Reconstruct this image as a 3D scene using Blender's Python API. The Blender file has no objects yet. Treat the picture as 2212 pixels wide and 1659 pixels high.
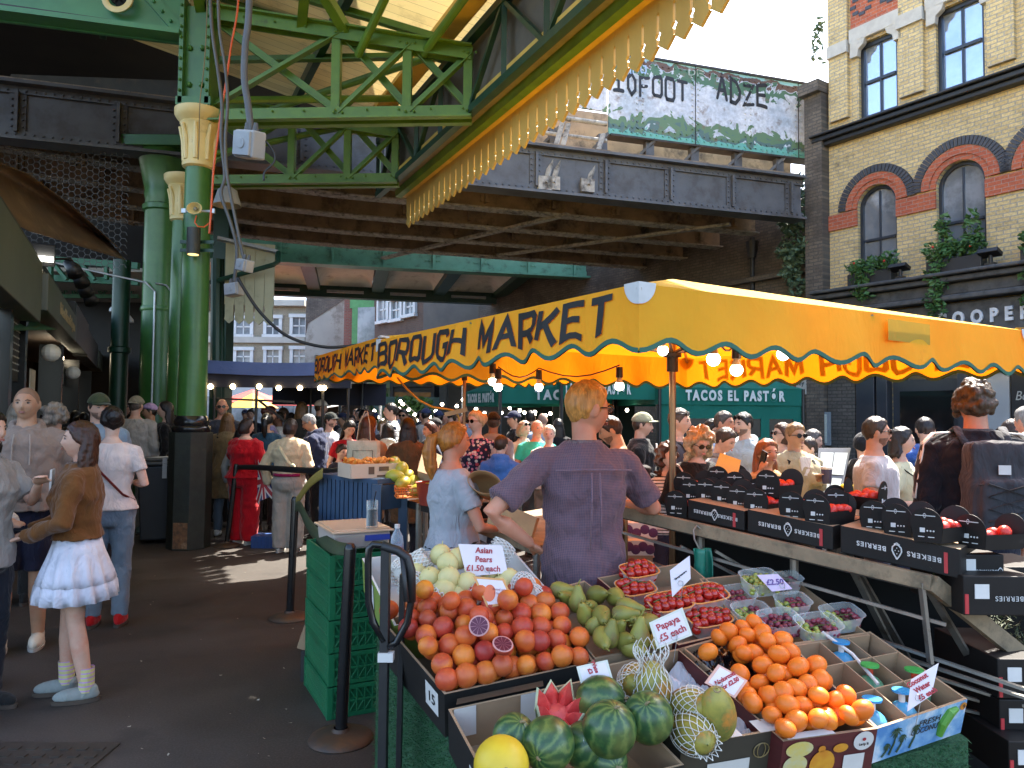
import bpy, bmesh, math, random
import numpy as np
from mathutils import Vector, Matrix, Euler, noise
R=math.radians; pi=math.pi; V=Vector
S=bpy.context.scene; COL=S.collection
rnd=random.Random(7)
FP=1600.0; CU,CV=1106.0,829.5
cam=bpy.data.cameras.new("camera"); camo=bpy.data.objects.new("camera",cam); COL.objects.link(camo)
cam.sensor_width=36; cam.lens=36*FP/2212; cam.clip_end=500; cam.clip_start=.05
CAM=V((0,0,1.6)); CROT=Matrix.Rotation(R(90+2.45),3,'X')@Matrix.Rotation(R(.5),3,'Z')
camo.matrix_world=Matrix.Translation(CAM)@CROT.to_4x4(); S.camera=camo
SUN_EL,SUN_AZ=54.0,37.0
w=bpy.data.worlds.new("World"); S.world=w; w.use_nodes=True
nt=w.node_tree; bg=nt.nodes['Background']; sk=nt.nodes.new('ShaderNodeTexSky'); sk.sky_type='NISHITA'; sk.sun_disc=False
sk.sun_elevation=R(SUN_EL); sk.sun_rotation=R(SUN_AZ); sk.air_density=1.0; sk.dust_density=2.5; sk.ozone_density=1
nt.links.new(sk.outputs[0],bg.inputs[0]); bg.inputs[1].default_value=.15
sl=bpy.data.lights.new("sun",'SUN'); so=bpy.data.objects.new("sun",sl); COL.objects.link(so)
sl.energy=4.2; sl.angle=R(.53); sl.color=(1,.93,.82)
sd=V((math.cos(R(SUN_EL))*math.sin(R(SUN_AZ)),math.cos(R(SUN_EL))*math.cos(R(SUN_AZ)),math.sin(R(SUN_EL))))
so.rotation_euler=sd.to_track_quat('Z','Y').to_euler()
S.view_settings.view_transform='Standard'; S.view_settings.look='None'; S.view_settings.exposure=2.45; S.view_settings.gamma=1
S.cycles.use_denoising=True; S.cycles.max_bounces=7; S.cycles.diffuse_bounces=5; S.cycles.glossy_bounces=3
S.cycles.transmission_bounces=5; S.cycles.transparent_max_bounces=12; S.cycles.sample_clamp_indirect=6
S.cycles.caustics_reflective=False; S.cycles.caustics_refractive=False
def P(u,v,y):
 "world point seen at photo position u,v (frame 2212 wide) at distance y"
 d=CROT@V(((u-CU)/FP,-(v-CV)/FP,-1)); return CAM+d*(y/d.y)
def PZ(u,v,z=0):
 d=CROT@V(((u-CU)/FP,-(v-CV)/FP,-1)); return CAM+d*((z-CAM.z)/d.z)
def HOR(u): return 898+.00873*(u-1106)
MATS={}
def hexc(h):
 h=h.lstrip('#'); return tuple(((int(h[i:i+2],16)/255)**2.2) for i in (0,2,4))
def C(c): return hexc(c) if isinstance(c,str) else (c if isinstance(c,tuple) else (c,c,c))
def newmat(name):
 m=bpy.data.materials.new(name); m.use_nodes=True; n=m.node_tree
 return m,n,n.nodes['Principled BSDF'],n.nodes['Material Output']
def ramp(n,fac,stops,interp='LINEAR'):
 r=n.nodes.new('ShaderNodeValToRGB'); r.color_ramp.interpolation=interp; e=r.color_ramp.elements
 while len(e)<len(stops): e.new(.5)
 for k,(p,c) in enumerate(stops): e[k].position=p; e[k].color=(*C(c),1)
 n.links.new(fac,r.inputs[0]); return r.outputs[0]
def tcoord(n,scale=(1,1,1),rot=(0,0,0),loc=(0,0,0),kind='Object'):
 t=n.nodes.new('ShaderNodeTexCoord'); mp=n.nodes.new('ShaderNodeMapping')
 mp.inputs['Scale'].default_value=scale; mp.inputs['Rotation'].default_value=rot; mp.inputs['Location'].default_value=loc
 n.links.new(t.outputs[kind],mp.inputs[0]); return mp.outputs[0]
def tnoise(n,co,scale,detail=4,rough=.6,dist=0):
 t=n.nodes.new('ShaderNodeTexNoise'); t.inputs['Scale'].default_value=scale; t.inputs['Detail'].default_value=detail
 t.inputs['Roughness'].default_value=rough; t.inputs['Distortion'].default_value=dist
 n.links.new(co,t.inputs['Vector']); return t.outputs['Fac']
def mixc(n,fac,a,b,mode='MIX'):
 m=n.nodes.new('ShaderNodeMix'); m.data_type='RGBA'; m.blend_type=mode
 for i,x in ((0,fac),(6,a),(7,b)):
  if hasattr(x,'is_output'): n.links.new(x,m.inputs[i])
  else: m.inputs[i].default_value=x if i==0 else (*C(x),1)
 return m.outputs[2]
def addbump(n,b,h,strength=.3,dist=.01,normal=None):
 k=n.nodes.new('ShaderNodeBump'); k.inputs['Strength'].default_value=strength; k.inputs['Distance'].default_value=dist
 n.links.new(h,k.inputs['Height'])
 if normal: n.links.new(normal,k.inputs['Normal'])
 n.links.new(k.outputs[0],b.inputs['Normal']); return k.outputs[0]
def M(name,c1,c2=None,scale=6,rough=.6,metal=0,bump=0,bscale=60,bdist=.004,stretch=(1,1,1),spec=.5,lo=.35,hi=.65,c3=None,s3=2.0,l3=.55,h3=.7,perobj=0,sheen=0,sss=0,trans=0,ior=1.45,coat=0,alpha=1,emit=0,kind='Object'):
 "one procedural surface: two colours mixed by noise, an optional stain colour, a bump"
 if name in MATS: return MATS[name]
 m,n,b,o=newmat(name); MATS[name]=m
 co=tcoord(n,stretch,kind=kind)
 if c2 is None: c2=tuple(min(1,x*.78) for x in C(c1))
 f=tnoise(n,co,scale,5); col=ramp(n,f,[(lo,c1),(hi,c2)])
 if c3 is not None:
  f2=tnoise(n,co,s3,6,.7); k=ramp(n,f2,[(l3,0.0),(h3,1.0)]); col=mixc(n,k,col,c3)
 if perobj:
  oi=n.nodes.new('ShaderNodeObjectInfo'); h=n.nodes.new('ShaderNodeHueSaturation')
  mr=n.nodes.new('ShaderNodeMapRange'); mr.inputs[3].default_value=1-perobj; mr.inputs[4].default_value=1+perobj
  n.links.new(oi.outputs['Random'],mr.inputs[0]); n.links.new(mr.outputs[0],h.inputs['Value']); n.links.new(col,h.inputs['Color']); col=h.outputs[0]
 n.links.new(col,b.inputs['Base Color'])
 b.inputs['Roughness'].default_value=rough; b.inputs['Metallic'].default_value=metal; b.inputs['Specular IOR Level'].default_value=spec
 if bump: addbump(n,b,tnoise(n,co,bscale,4),bump,bdist)
 if sheen: b.inputs['Sheen Weight'].default_value=sheen
 if sss: b.inputs['Subsurface Weight'].default_value=sss; b.inputs['Subsurface Radius'].default_value=(.012,.005,.003)
 if trans: b.inputs['Transmission Weight'].default_value=trans; b.inputs['IOR'].default_value=ior
 if coat: b.inputs['Coat Weight'].default_value=coat; b.inputs['Coat Roughness'].default_value=.15
 if alpha<1: b.inputs['Alpha'].default_value=alpha
 if emit:
  n.links.new(col,b.inputs['Emission Color']); b.inputs['Emission Strength'].default_value=emit
 return m
def clear_plastic(name,col=(.9,.95,.93),op=.18,rough=.12):
 if name in MATS: return MATS[name]
 m,n,b,o=newmat(name); MATS[name]=m
 b.inputs['Base Color'].default_value=(*col,1); b.inputs['Roughness'].default_value=rough; b.inputs['Specular IOR Level'].default_value=.45
 t=n.nodes.new('ShaderNodeBsdfTransparent'); t.inputs[0].default_value=(.93,.96,.95,1)
 mx=n.nodes.new('ShaderNodeMixShader'); fr=n.nodes.new('ShaderNodeLayerWeight'); fr.inputs[0].default_value=.35
 mr=n.nodes.new('ShaderNodeMapRange'); mr.inputs[3].default_value=op; mr.inputs[4].default_value=min(1,op+.6)
 n.links.new(fr.outputs['Facing'],mr.inputs[0]); n.links.new(mr.outputs[0],mx.inputs[0])
 n.links.new(t.outputs[0],mx.inputs[1]); n.links.new(b.outputs[0],mx.inputs[2]); n.links.new(mx.outputs[0],o.inputs[0]); return m
PM={}
class MB:
 def __init__(s): s.v=[]; s.f=[]; s.mi=[]; s.cur=0
 def add(s,vs,fs):
  o=len(s.v); s.v+=[tuple(p) for p in vs]; s.f+=[tuple(i+o for i in f) for f in fs]; s.mi+=[s.cur]*len(fs); return s
 def box(s,c,d,rot=None,taper=1):
  hx,hy,hz=d[0]/2,d[1]/2,d[2]/2
  vs=[V((x*hx*(taper if z>0 else 1),y*hy*(taper if z>0 else 1),z*hz)) for z in(-1,1) for y in(-1,1) for x in(-1,1)]
  if rot is not None:
   r=rot if isinstance(rot,Matrix) else Euler(rot).to_matrix(); vs=[r@p for p in vs]
  c=V(c); vs=[p+c for p in vs]
  return s.add(vs,[(0,2,3,1),(4,5,7,6),(0,1,5,4),(2,6,7,3),(0,4,6,2),(1,3,7,5)])
 def bar(s,a,b,wd,ht,up=(0,0,1)):
  a,b=V(a),V(b); d=b-a; L=d.length
  if L<1e-6: return s
  z=d/L; u=V(up)
  if abs(z.dot(u))>.98: u=V((1,0,0))
  x=u.cross(z).normalized(); y=z.cross(x); r=Matrix((x,y,z)).transposed()
  return s.box((a+b)/2,(wd,ht,L),r)
 def cyl(s,a,b,r0,r1=None,n=14,cap=True):
  return s.tube([a,b],[r0,r0 if r1 is None else r1],n,cap)
 def tube(s,pts,r,n=8,cap=True,flat=1,up=(0,0,1)):
  pts=[V(p) for p in pts]; k=len(pts)
  if not hasattr(r,'__len__'): r=[r]*k
  vs=[];fs=[];prev=None
  for i,p in enumerate(pts):
   t=(pts[min(i+1,k-1)]-pts[max(i-1,0)])
   t=t.normalized() if t.length>1e-9 else V((0,0,1))
   if prev is None:
    u=V(up)
    if abs(t.dot(u))>.95: u=V((1,0,0))
    x=(u-t*u.dot(t)).normalized()
   else:
    x=prev-t*prev.dot(t); x=x.normalized() if x.length>1e-6 else prev
   prev=x; y=t.cross(x)
   for j in range(n):
    a=2*pi*j/n; vs.append(p+x*(math.cos(a)*r[i]*flat)+y*(math.sin(a)*r[i]))
  for i in range(k-1):
   for j in range(n):
    fs.append((i*n+j,i*n+(j+1)%n,(i+1)*n+(j+1)%n,(i+1)*n+j))
  if cap: fs+= [tuple(range(n-1,-1,-1)),tuple((k-1)*n+j for j in range(n))]
  return s.add(vs,fs)
 def loft(s,secs,n=20,cap=True):
  "secs: (center, rx, ry) horizontal ellipses, bottom to top"
  vs=[];fs=[];k=len(secs)
  for c,rx,ry in secs:
   c=V(c)
   for j in range(n):
    a=2*pi*j/n; vs.append(c+V((rx*math.cos(a),ry*math.sin(a),0)))
  for i in range(k-1):
   for j in range(n): fs.append((i*n+j,i*n+(j+1)%n,(i+1)*n+(j+1)%n,(i+1)*n+j))
  if cap: fs+= [tuple(range(n-1,-1,-1)),tuple((k-1)*n+j for j in range(n))]
  return s.add(vs,fs)
 def lathe(s,prof,c=(0,0,0),n=24,rot=None,cap=False):
  c=V(c);vs=[];fs=[];k=len(prof)
  r_=rot if (rot is None or isinstance(rot,Matrix)) else Euler(rot).to_matrix()
  for (r,z) in prof:
   for j in range(n):
    a=2*pi*j/n; p=V((r*math.cos(a),r*math.sin(a),z))
    vs.append((r_@p if r_ else p)+c)
  for i in range(k-1):
   for j in range(n): fs.append((i*n+j,i*n+(j+1)%n,(i+1)*n+(j+1)%n,(i+1)*n+j))
  if cap: fs+= [tuple(range(n-1,-1,-1)),tuple((k-1)*n+j for j in range(n))]
  return s.add(vs,fs)
 def ell(s,c,r,n=16,m=10,rot=None):
  if not hasattr(r,'__len__'): r=(r,r,r)
  r_=rot if (rot is None or isinstance(rot,Matrix)) else Euler(rot).to_matrix()
  c=V(c);vs=[V((0,0,-r[2]))];fs=[]
  for i in range(1,m):
   t=-pi/2+pi*i/m
   for j in range(n):
    a=2*pi*j/n; vs.append(V((r[0]*math.cos(t)*math.cos(a),r[1]*math.cos(t)*math.sin(a),r[2]*math.sin(t))))
  vs.append(V((0,0,r[2]))); L=len(vs)-1
  for j in range(n): fs.append((0,1+(j+1)%n,1+j)); fs.append((L,L-n+j,L-n+(j+1)%n))
  for i in range(m-2):
   for j in range(n): a=1+i*n; fs.append((a+j,a+(j+1)%n,a+n+(j+1)%n,a+n+j))
  return s.add([(r_@p if r_ else p)+c for p in vs],fs)
 def prism(s,poly,origin,ax,ay,depth):
  "poly (x,y) in plane (ax,ay) from origin, extruded by vector depth"
  o,ax,ay,d=V(origin),V(ax),V(ay),V(depth); n=len(poly)
  a=[o+ax*x+ay*y for x,y in poly]; b=[p+d for p in a]
  fs=[tuple(range(n)),tuple(range(2*n-1,n-1,-1))]+[(i,n+i,n+(i+1)%n,(i+1)%n) for i in range(n)]
  return s.add(a+b,fs)
 def quad(s,a,b,c,d): return s.add([a,b,c,d],[(0,1,2,3)])
 def grid(s,fn,nu,nv):
  vs=[fn(i/nu,j/nv) for j in range(nv+1) for i in range(nu+1)]
  return s.add(vs,[(j*(nu+1)+i,j*(nu+1)+i+1,(j+1)*(nu+1)+i+1,(j+1)*(nu+1)+i) for j in range(nv) for i in range(nu)])
 def build(s,name,mat,parent=None,smooth=False,world=False,bevel=0,solid=0,mods=None,tri=False):
  me=bpy.data.meshes.new(name)
  vs=s.v
  if world and parent is not None:
   im=PM[parent.name].inverted(); vs=[im@V(p) for p in vs]
  me.from_pydata([tuple(p) for p in vs],[],s.f)
  mats=mat if isinstance(mat,(list,tuple)) else [mat]
  for m in mats: me.materials.append(m)
  if len(mats)>1: me.polygons.foreach_set('material_index',s.mi)
  me.polygons.foreach_set('use_smooth',[bool(smooth)]*len(me.polygons))
  me.update()
  bm=bmesh.new(); bm.from_mesh(me); bmesh.ops.recalc_face_normals(bm,faces=bm.faces); bm.to_mesh(me); bm.free()
  o=bpy.data.objects.new(name,me); COL.objects.link(o)
  if parent is not None: o.parent=parent
  if solid:
   md=o.modifiers.new('s','SOLIDIFY'); md.thickness=solid; md.offset=0
  if bevel:
   md=o.modifiers.new('b','BEVEL'); md.width=bevel; md.segments=2; md.limit_method='ANGLE'; md.angle_limit=R(40)
  if smooth and not isinstance(smooth,bool):
   try: me.set_sharp_from_angle(angle=R(smooth))
   except Exception: pass
  return o
def pieces(mb,name,mat,parent,**k):
 "one object per separate shell of the builder"
 n=len(mb.v); p=list(range(n))
 def fd(i):
  while p[i]!=i: p[i]=p[p[i]]; i=p[i]
  return i
 for f in mb.f:
  for j in f[1:]: p[fd(f[0])]=fd(j)
 gs={}
 for q,f in enumerate(mb.f): gs.setdefault(fd(f[0]),[]).append(f)
 for fs in gs.values():
  ix=sorted({j for f in fs for j in f}); mp={j:i for i,j in enumerate(ix)}; m=MB(); m.add([mb.v[j] for j in ix],[tuple(mp[j] for j in f) for f in fs]); m.build(name,mat,parent,**k)
def tag(o,label=None,cat=None,group=None,kind=None):
 if label: o['label']=label
 if cat: o['category']=cat
 if group: o['group']=group
 if kind: o['kind']=kind
 return o
def thing(name,label,cat,loc=(0,0,0),rz=0,group=None,rot=None):
 o=bpy.data.objects.new(name,None); COL.objects.link(o); o.empty_display_size=.1
 o.location=loc; o.rotation_euler=rot if rot is not None else (0,0,rz)
 PM[o.name]=Matrix.Translation(V(loc))@Euler(o.rotation_euler).to_matrix().to_4x4()
 return tag(o,label,cat,group)
KIDS={}
def copy_tree(o,loc=None,rot=None,label=None,scale=None):
 c=o.copy(); COL.objects.link(c)
 if loc is not None: c.location=loc
 if rot is not None: c.rotation_euler=rot
 if scale is not None: c.scale=scale if hasattr(scale,'__len__') else (scale,)*3
 if label: c['label']=label
 for ch in list(o.children):
  d=ch.copy(); COL.objects.link(d); d.parent=c
  for g in list(ch.children):
   e=g.copy(); COL.objects.link(e); e.parent=d
 return c
_FONT=None
def text_mesh(txt,size=1,extrude=0.002,bold=0,shear=0,space=1,align='CENTER'):
 cu=bpy.data.curves.new('lettering','FONT'); cu.body=txt; cu.size=size; cu.extrude=extrude; cu.offset=bold; cu.shear=shear; cu.space_character=space
 cu.align_x=align; cu.align_y='CENTER'; cu.resolution_u=3
 o=bpy.data.objects.new('lettering',cu); COL.objects.link(o)
 dg=bpy.context.evaluated_depsgraph_get(); me=bpy.data.meshes.new_from_object(o.evaluated_get(dg))
 vs=[tuple(v.co) for v in me.vertices]; fs=[tuple(p.vertices) for p in me.polygons]
 bpy.data.objects.remove(o); bpy.data.curves.remove(cu); bpy.data.meshes.remove(me)
 return vs,fs
def put_text(mb,txt,center,ax,ay,size,fn=None,**k):
 "lay text in the plane of ax (reading direction) and ay (up); raised along the normal"
 vs,fs=text_mesh(txt,size,**k); ax,ay=V(ax).normalized(),V(ay).normalized(); nz=ax.cross(ay); c=V(center)
 mb.add([(fn(*v) if fn else c+ax*v[0]+ay*v[1]+nz*v[2]) for v in vs],fs); return mb
STROKE={'A':[[(0,0),(.5,1),(1,0)],[(.2,.36),(.8,.36)]],'B':[[(0,0),(0,1),(.8,1),(.95,.85),(.95,.66),(.8,.53),(0,.53)],[(.8,.53),(1,.38),(1,.15),(.85,0),(0,0)]],
'O':[[(.15,0),(0,.15),(0,.85),(.15,1),(.85,1),(1,.85),(1,.15),(.85,0),(.15,0)]],'R':[[(0,0),(0,1),(.85,1),(1,.86),(1,.6),(.85,.46),(0,.46)],[(.55,.46),(1,0)]],
'U':[[(0,1),(0,.15),(.15,0),(.85,0),(1,.15),(1,1)]],'G':[[(1,.82),(.85,1),(.15,1),(0,.85),(0,.15),(.15,0),(.85,0),(1,.15),(1,.5),(.55,.5)]],
'H':[[(0,0),(0,1)],[(1,0),(1,1)],[(0,.5),(1,.5)]],'M':[[(0,0),(0.1,1),(.5,.25),(.9,1),(1,0)]],'K':[[(0,0),(0,1)],[(1,1),(.05,.42)],[(.35,.58),(1,0)]],
'E':[[(1,1),(0,1),(0,0),(1,0)],[(0,.52),(.8,.52)]],'T':[[(0,1),(1,1)],[(.5,1),(.5,0)]],'F':[[(1,1),(0,1),(0,0)],[(0,.52),(.75,.52)]],'1':[[(0,.62),(.5,1),(.5,0)],[(0,0),(1,.02)]],
'0':[[(.5,0),(.1,.25),(.1,.75),(.5,1),(.9,.75),(.9,.25),(.5,0)]],'D':[[(0,0),(0,1),(.6,.95),(1,.6),(.9,.25),(.5,0),(0,0)]],'Z':[[(0,1),(1,1),(0,0),(1,0)]],'N':[[(0,0),(0,1),(1,0),(1,1)]],'S':[[(1,.9),(.5,1),(0,.8),(.2,.55),(.8,.45),(1,.2),(.5,0),(0,.1)]],
'L':[[(0,1),(0,0),(1,0)]],'I':[[(.5,0),(.5,1)]],'P':[[(0,0),(0,1),(.85,1),(1,.86),(1,.6),(.85,.46),(0,.46)]],'C':[[(1,.85),(.6,1),(.1,.8),(0,.4),(.2,.08),(.6,0),(1,.15)]],'X':[[(0,0),(1,1)],[(0,1),(1,0)]],'Y':[[(0,1),(.5,.5),(1,1)],[(.5,.5),(.5,0)]]}
def stroke_text(mb,txt,fn,h=1,wd=.62,gap=.28,th=.16,narrow={'I':.2,'M':1.15},round_=False):
 "strokes as mitred ribbons; fn maps (x along, y up) to a world point; total length is returned"
 x0=0; segs=[]
 for ch in txt:
  if ch==' ': x0+=wd*.9; continue
  k=wd*narrow.get(ch,1)
  for pl in STROKE.get(ch,[]):
   segs.append([(x0+px*k,py*h) for px,py in pl])
  x0+=k+gap
 tot=x0-gap
 for pl in segs:
  q=[pl[0]]
  for a,b in zip(pl,pl[1:]):
   d=math.hypot(b[0]-a[0],b[1]-a[1]); nn=max(1,int(d/.22))
   for i in range(1,nn+1): q.append((a[0]+(b[0]-a[0])*i/nn,a[1]+(b[1]-a[1])*i/nn))
  n=len(q); L=[];Rr=[]
  closed=(abs(q[0][0]-q[-1][0])+abs(q[0][1]-q[-1][1]))<1e-6
  for i in range(n):
   p0=q[i-1] if i>0 else (q[-2] if closed else q[0]); p1=q[i+1] if i<n-1 else (q[1] if closed else q[-1])
   def un(a,b):
    l=math.hypot(b[0]-a[0],b[1]-a[1]); return ((b[0]-a[0])/l,(b[1]-a[1])/l) if l>1e-9 else None
   t0=un(p0,q[i]) or un(q[i],p1); t1=un(q[i],p1) or t0
   nx,ny=-(t0[1]+t1[1]),(t0[0]+t1[0]); l=math.hypot(nx,ny) or 1; nx/=l;ny/=l
   c=max(.5,nx*-t0[1]+ny*t0[0]); k=th/2/c
   L.append((q[i][0]+nx*k,q[i][1]+ny*k)); Rr.append((q[i][0]-nx*k,q[i][1]-ny*k))
  vs=[fn(*p,0) for p in L]+[fn(*p,0) for p in Rr]
  mb.add(vs,[(i,i+1,n+i+1,n+i) for i in range(n-1)])
  if round_:
   for e in (q[0],q[-1]):
    mb.add([fn(e[0]+th/2*math.cos(a),e[1]+th/2*math.sin(a),.0005) for a in [2*pi*k/10 for k in range(10)]],[tuple(range(10))])
 return tot
# ================= SETTING: ground
def onplane(u,v,loc,rz,off=0):
 "local x,z where the line of sight meets the vertical plane local y=off of a frame at loc turned by rz"
 d=CROT@V(((u-CU)/FP,-(v-CV)/FP,-1)); n=V((-math.sin(rz),math.cos(rz),0)); L=V(loc)
 t=((L-CAM).dot(n)+off)/d.dot(n); p=CAM+d*t-L
 return p.x*math.cos(rz)+p.y*math.sin(rz), p.z, p.y
def xz(n,scale=1,swap=False):
 t=n.nodes.new('ShaderNodeTexCoord'); s=n.nodes.new('ShaderNodeSeparateXYZ'); c=n.nodes.new('ShaderNodeCombineXYZ')
 n.links.new(t.outputs['Object'],s.inputs[0]); n.links.new(s.outputs[1 if swap else 0],c.inputs[0]); n.links.new(s.outputs[2],c.inputs[1]); return c.outputs[0]
def brickmat(name,c1,c2,mortar,bw=.225,rh=.075,ms=.012,dirt=None,swap=False,dl=.5,dh=.68,rough=.85):
 if name in MATS: return MATS[name]
 m,n,b,o=newmat(name); MATS[name]=m
 co=xz(n,1,swap); wob=n.nodes.new('ShaderNodeTexNoise'); wob.inputs['Scale'].default_value=9; n.links.new(co,wob.inputs[0])
 ad=n.nodes.new('ShaderNodeMix'); ad.data_type='VECTOR'; ad.inputs[0].default_value=.012; n.links.new(co,ad.inputs[4]); n.links.new(wob.outputs['Color'],ad.inputs[5]); co2=ad.outputs[1]
 t=n.nodes.new('ShaderNodeTexBrick'); t.inputs['Scale'].default_value=1; t.inputs['Brick Width'].default_value=bw; t.inputs['Row Height'].default_value=rh
 t.inputs['Mortar Size'].default_value=ms; t.inputs['Mortar Smooth'].default_value=.2; t.inputs['Bias'].default_value=-.1
 n.links.new(co2,t.inputs[0]); t.inputs['Color1'].default_value=(*C(c1),1); t.inputs['Color2'].default_value=(*C(c2),1); t.inputs['Mortar'].default_value=(*C(mortar),1)
 f=tnoise(n,co,22,5,.7); v=ramp(n,f,[(.25,.55),(.75,1.25)]); col=mixc(n,1.0,t.outputs['Color'],v,'MULTIPLY')
 if dirt: 
  k=ramp(n,tnoise(n,co,1.1,7,.72),[(dl,0.0),(dh,.85)]); col=mixc(n,k,col,dirt)
 n.links.new(col,b.inputs['Base Color']); b.inputs['Roughness'].default_value=rough
 b1=addbump(n,b,t.outputs['Fac'],-.8,.012); addbump(n,b,f,.5,.008,b1); return m
gm,n,b,o=newmat('worn dark tarmac'); co=tcoord(n)
f=tnoise(n,co,.7,6,.65); f0=tnoise(n,co,.35,3,.5); col=ramp(n,f,[(.3,(.018,.014,.011)),(.7,(.043,.034,.028))]); col=mixc(n,ramp(n,f0,[(.46,0.0),(.50,.35)]),col,(.055,.047,.040))
g=tnoise(n,co,95,3,.7); col=mixc(n,ramp(n,g,[(.45,0.0),(.75,.45)]),col,(.11,.1,.09))
vo=n.nodes.new('ShaderNodeTexVoronoi'); vo.inputs['Scale'].default_value=2.6; n.links.new(co,vo.inputs[0])
sp=ramp(n,vo.outputs['Distance'],[(.006,1.0),(.012,0.0)]); col=mixc(n,sp,col,(.3,.27,.23))
st=ramp(n,tnoise(n,co,2.3,5,.6),[(.55,0.0),(.68,.6)]); col=mixc(n,st,col,(.022,.019,.017))
n.links.new(col,b.inputs['Base Color']); n.links.new(ramp(n,f,[(.3,.55),(.7,.9)]),b.inputs['Roughness']); addbump(n,b,g,.35,.004)
gr=MB(); gr.box((0,40,-.05),(500,500,.1)); tag(gr.build('ground',gm),kind='structure')
mGreen=M('gloss green paint',(.055,.17,.035),(.04,.135,.03),5,.32,bump=.06,bscale=30,c3=(.03,.05,.025),s3=4,l3=.62,h3=.8)  # green yellowed for the warm bounce on the column's lit side
mGreenB=M('lit lime truss paint',(.11,.23,.022),(.075,.17,.02),4,.42,bump=.08,bscale=40,c3=(.05,.05,.02),s3=5,l3=.6,h3=.8)  # lime tone of lit ironwork is mixed into this green
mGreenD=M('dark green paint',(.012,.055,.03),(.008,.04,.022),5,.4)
mTeal=M('pale sea green paint',(.13,.35,.23),(.10,.28,.18),3,.4,bump=.05,c3=(.06,.12,.08),s3=3)
mCream=M('cream gloss paint',(.74,.6,.27),(.66,.52,.22),4,.4,bump=.04,c3=(.3,.22,.1),s3=5,l3=.62,h3=.85)
mYellowB=M('yellow board paint',(.72,.47,.10),(.6,.39,.08),5,.5,stretch=(1,1,1),c3=(.3,.2,.05),s3=3,l3=.6,h3=.8)
mBlack=M('black paint',(.012,.012,.013),(.02,.02,.02),6,.45,bump=.05)
mBlackG=M('black gloss',(.008,.008,.009),(.012,.012,.012),6,.22)
mSteelD=M('sooty brown steel',(.05,.040,.03),(.028,.023,.019),3,.6,bump=.3,bscale=18,c3=(.10,.06,.035),s3=2.5,l3=.55,h3=.75)
mSteelG=M('grey girder paint',(.12,.12,.128),(.08,.08,.086),2,.5,bump=.15,bscale=20,c3=(.06,.045,.035),s3=2,l3=.5,h3=.75)
mSteelU=M('brown underside steel',(.36,.255,.165),(.22,.16,.11),2.5,.65,bump=.2,bscale=15,c3=(.03,.024,.02),s3=1.8,l3=.5,h3=.7)
mSteelF=M('dusty flange steel',(.50,.46,.40),(.3,.27,.23),9,.7,bump=.3,bscale=35,c3=(.05,.042,.035),s3=5,l3=.5,h3=.7)
mGlassUp=M('window reflecting sky',(.50,.58,.70),(.56,.64,.76),.8,.05,metal=.7,c3=(.34,.42,.56),s3=.5,l3=.45,h3=.7)
mGlassD=M('glass with painted reflection',(.20,.22,.25),(.34,.36,.39),1.2,.05,spec=.9,metal=.35,c3=(.42,.45,.5),s3=.9,l3=.5,h3=.62)  # pale bluish reflection is painted into the pane colour
mStone=M('pale stone',(.55,.52,.46),(.46,.43,.38),6,.8,bump=.15,bscale=40,c3=(.2,.18,.15),s3=3,l3=.62,h3=.8)
mSlateBlue=M('blue black shopfront paint',(.022,.027,.038),(.03,.035,.047),3,.35,c3=(.06,.06,.06),s3=6,l3=.66,h3=.8)
mLead=M('weathered black lead',(.05,.05,.055),(.10,.10,.10),5,.6,bump=.3,bscale=20,c3=(.02,.02,.02),s3=3)
# ================= brick pub on the right
A=V((6.9,16.0,0)); AZ=math.atan2(-.83,.558)
pub=thing('brick_pub','yellow brick pub with red arched windows and black shopfront at right','building',A,AZ)
mBrick=brickmat('yellow stock brick',(.74,.56,.26),(.58,.42,.19),(.40,.35,.27),dirt=(.075,.06,.045),dl=.56,dh=.74)
mRed=brickmat('red rubbed brick',(.52,.13,.055),(.43,.10,.05),(.35,.25,.2),ms=.006,dirt=(.12,.05,.03),dl=.6,dh=.8)
mBlue=M('blue black header brick',(.035,.038,.048),(.06,.06,.07),20,.5)
mMort=M('lime mortar',(.42,.36,.27),(.32,.27,.2),20,.9)
op=lambda u,v,off=0: onplane(u,v,A,AZ,off)
ZL=op(1933,616)[1]; ZC=op(1990,238)[1]            # ledge and string course heights
def arch_loop(x0,x1,zb,zt,n=14):
 r=(x1-x0)/2; zs=zt-r; return [(x0,zb),(x1,zb)]+[((x0+x1)/2+r*math.cos(pi*k/n),zs+r*math.sin(pi*k/n)) for k in range(n+1)]
uw=[]
for ua,ub in ((1865,1937),(2035,2126)): uw.append((op(ua,200)[0]-.10,op(ub,200)[0]+.02))
zu0=ZC+.22; zu1=op(1865,92)[1]
sp_=uw[1][0]-uw[0][0]; uw.append((uw[1][0]+sp_,uw[1][1]+sp_)); uw.append((uw[2][0]+sp_,uw[2][1]+sp_))
aw=[(op(1863,480)[0]-.10,op(1934,480)[0]+.03),(op(2035,450)[0]-.10,op(2126,450)[0]+.03)]
aw.append((aw[1][0]+sp_,aw[1][1]+sp_)); aw.append((aw[2][0]+sp_,aw[2][1]+sp_))
za1=op(1897,398)[1]; zaA=za1; zaB=op(2082,345)[1]; zb=ZL+.06
ZT=11.0; XR=17.0
rects=[[(a,zu0),(b_,zu0),(b_,zu1),(a,zu1)] for a,b_ in uw]+[arch_loop(a,b_,zb,zaA if i==0 else zaB) for i,(a,b_) in enumerate(aw)]
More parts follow.
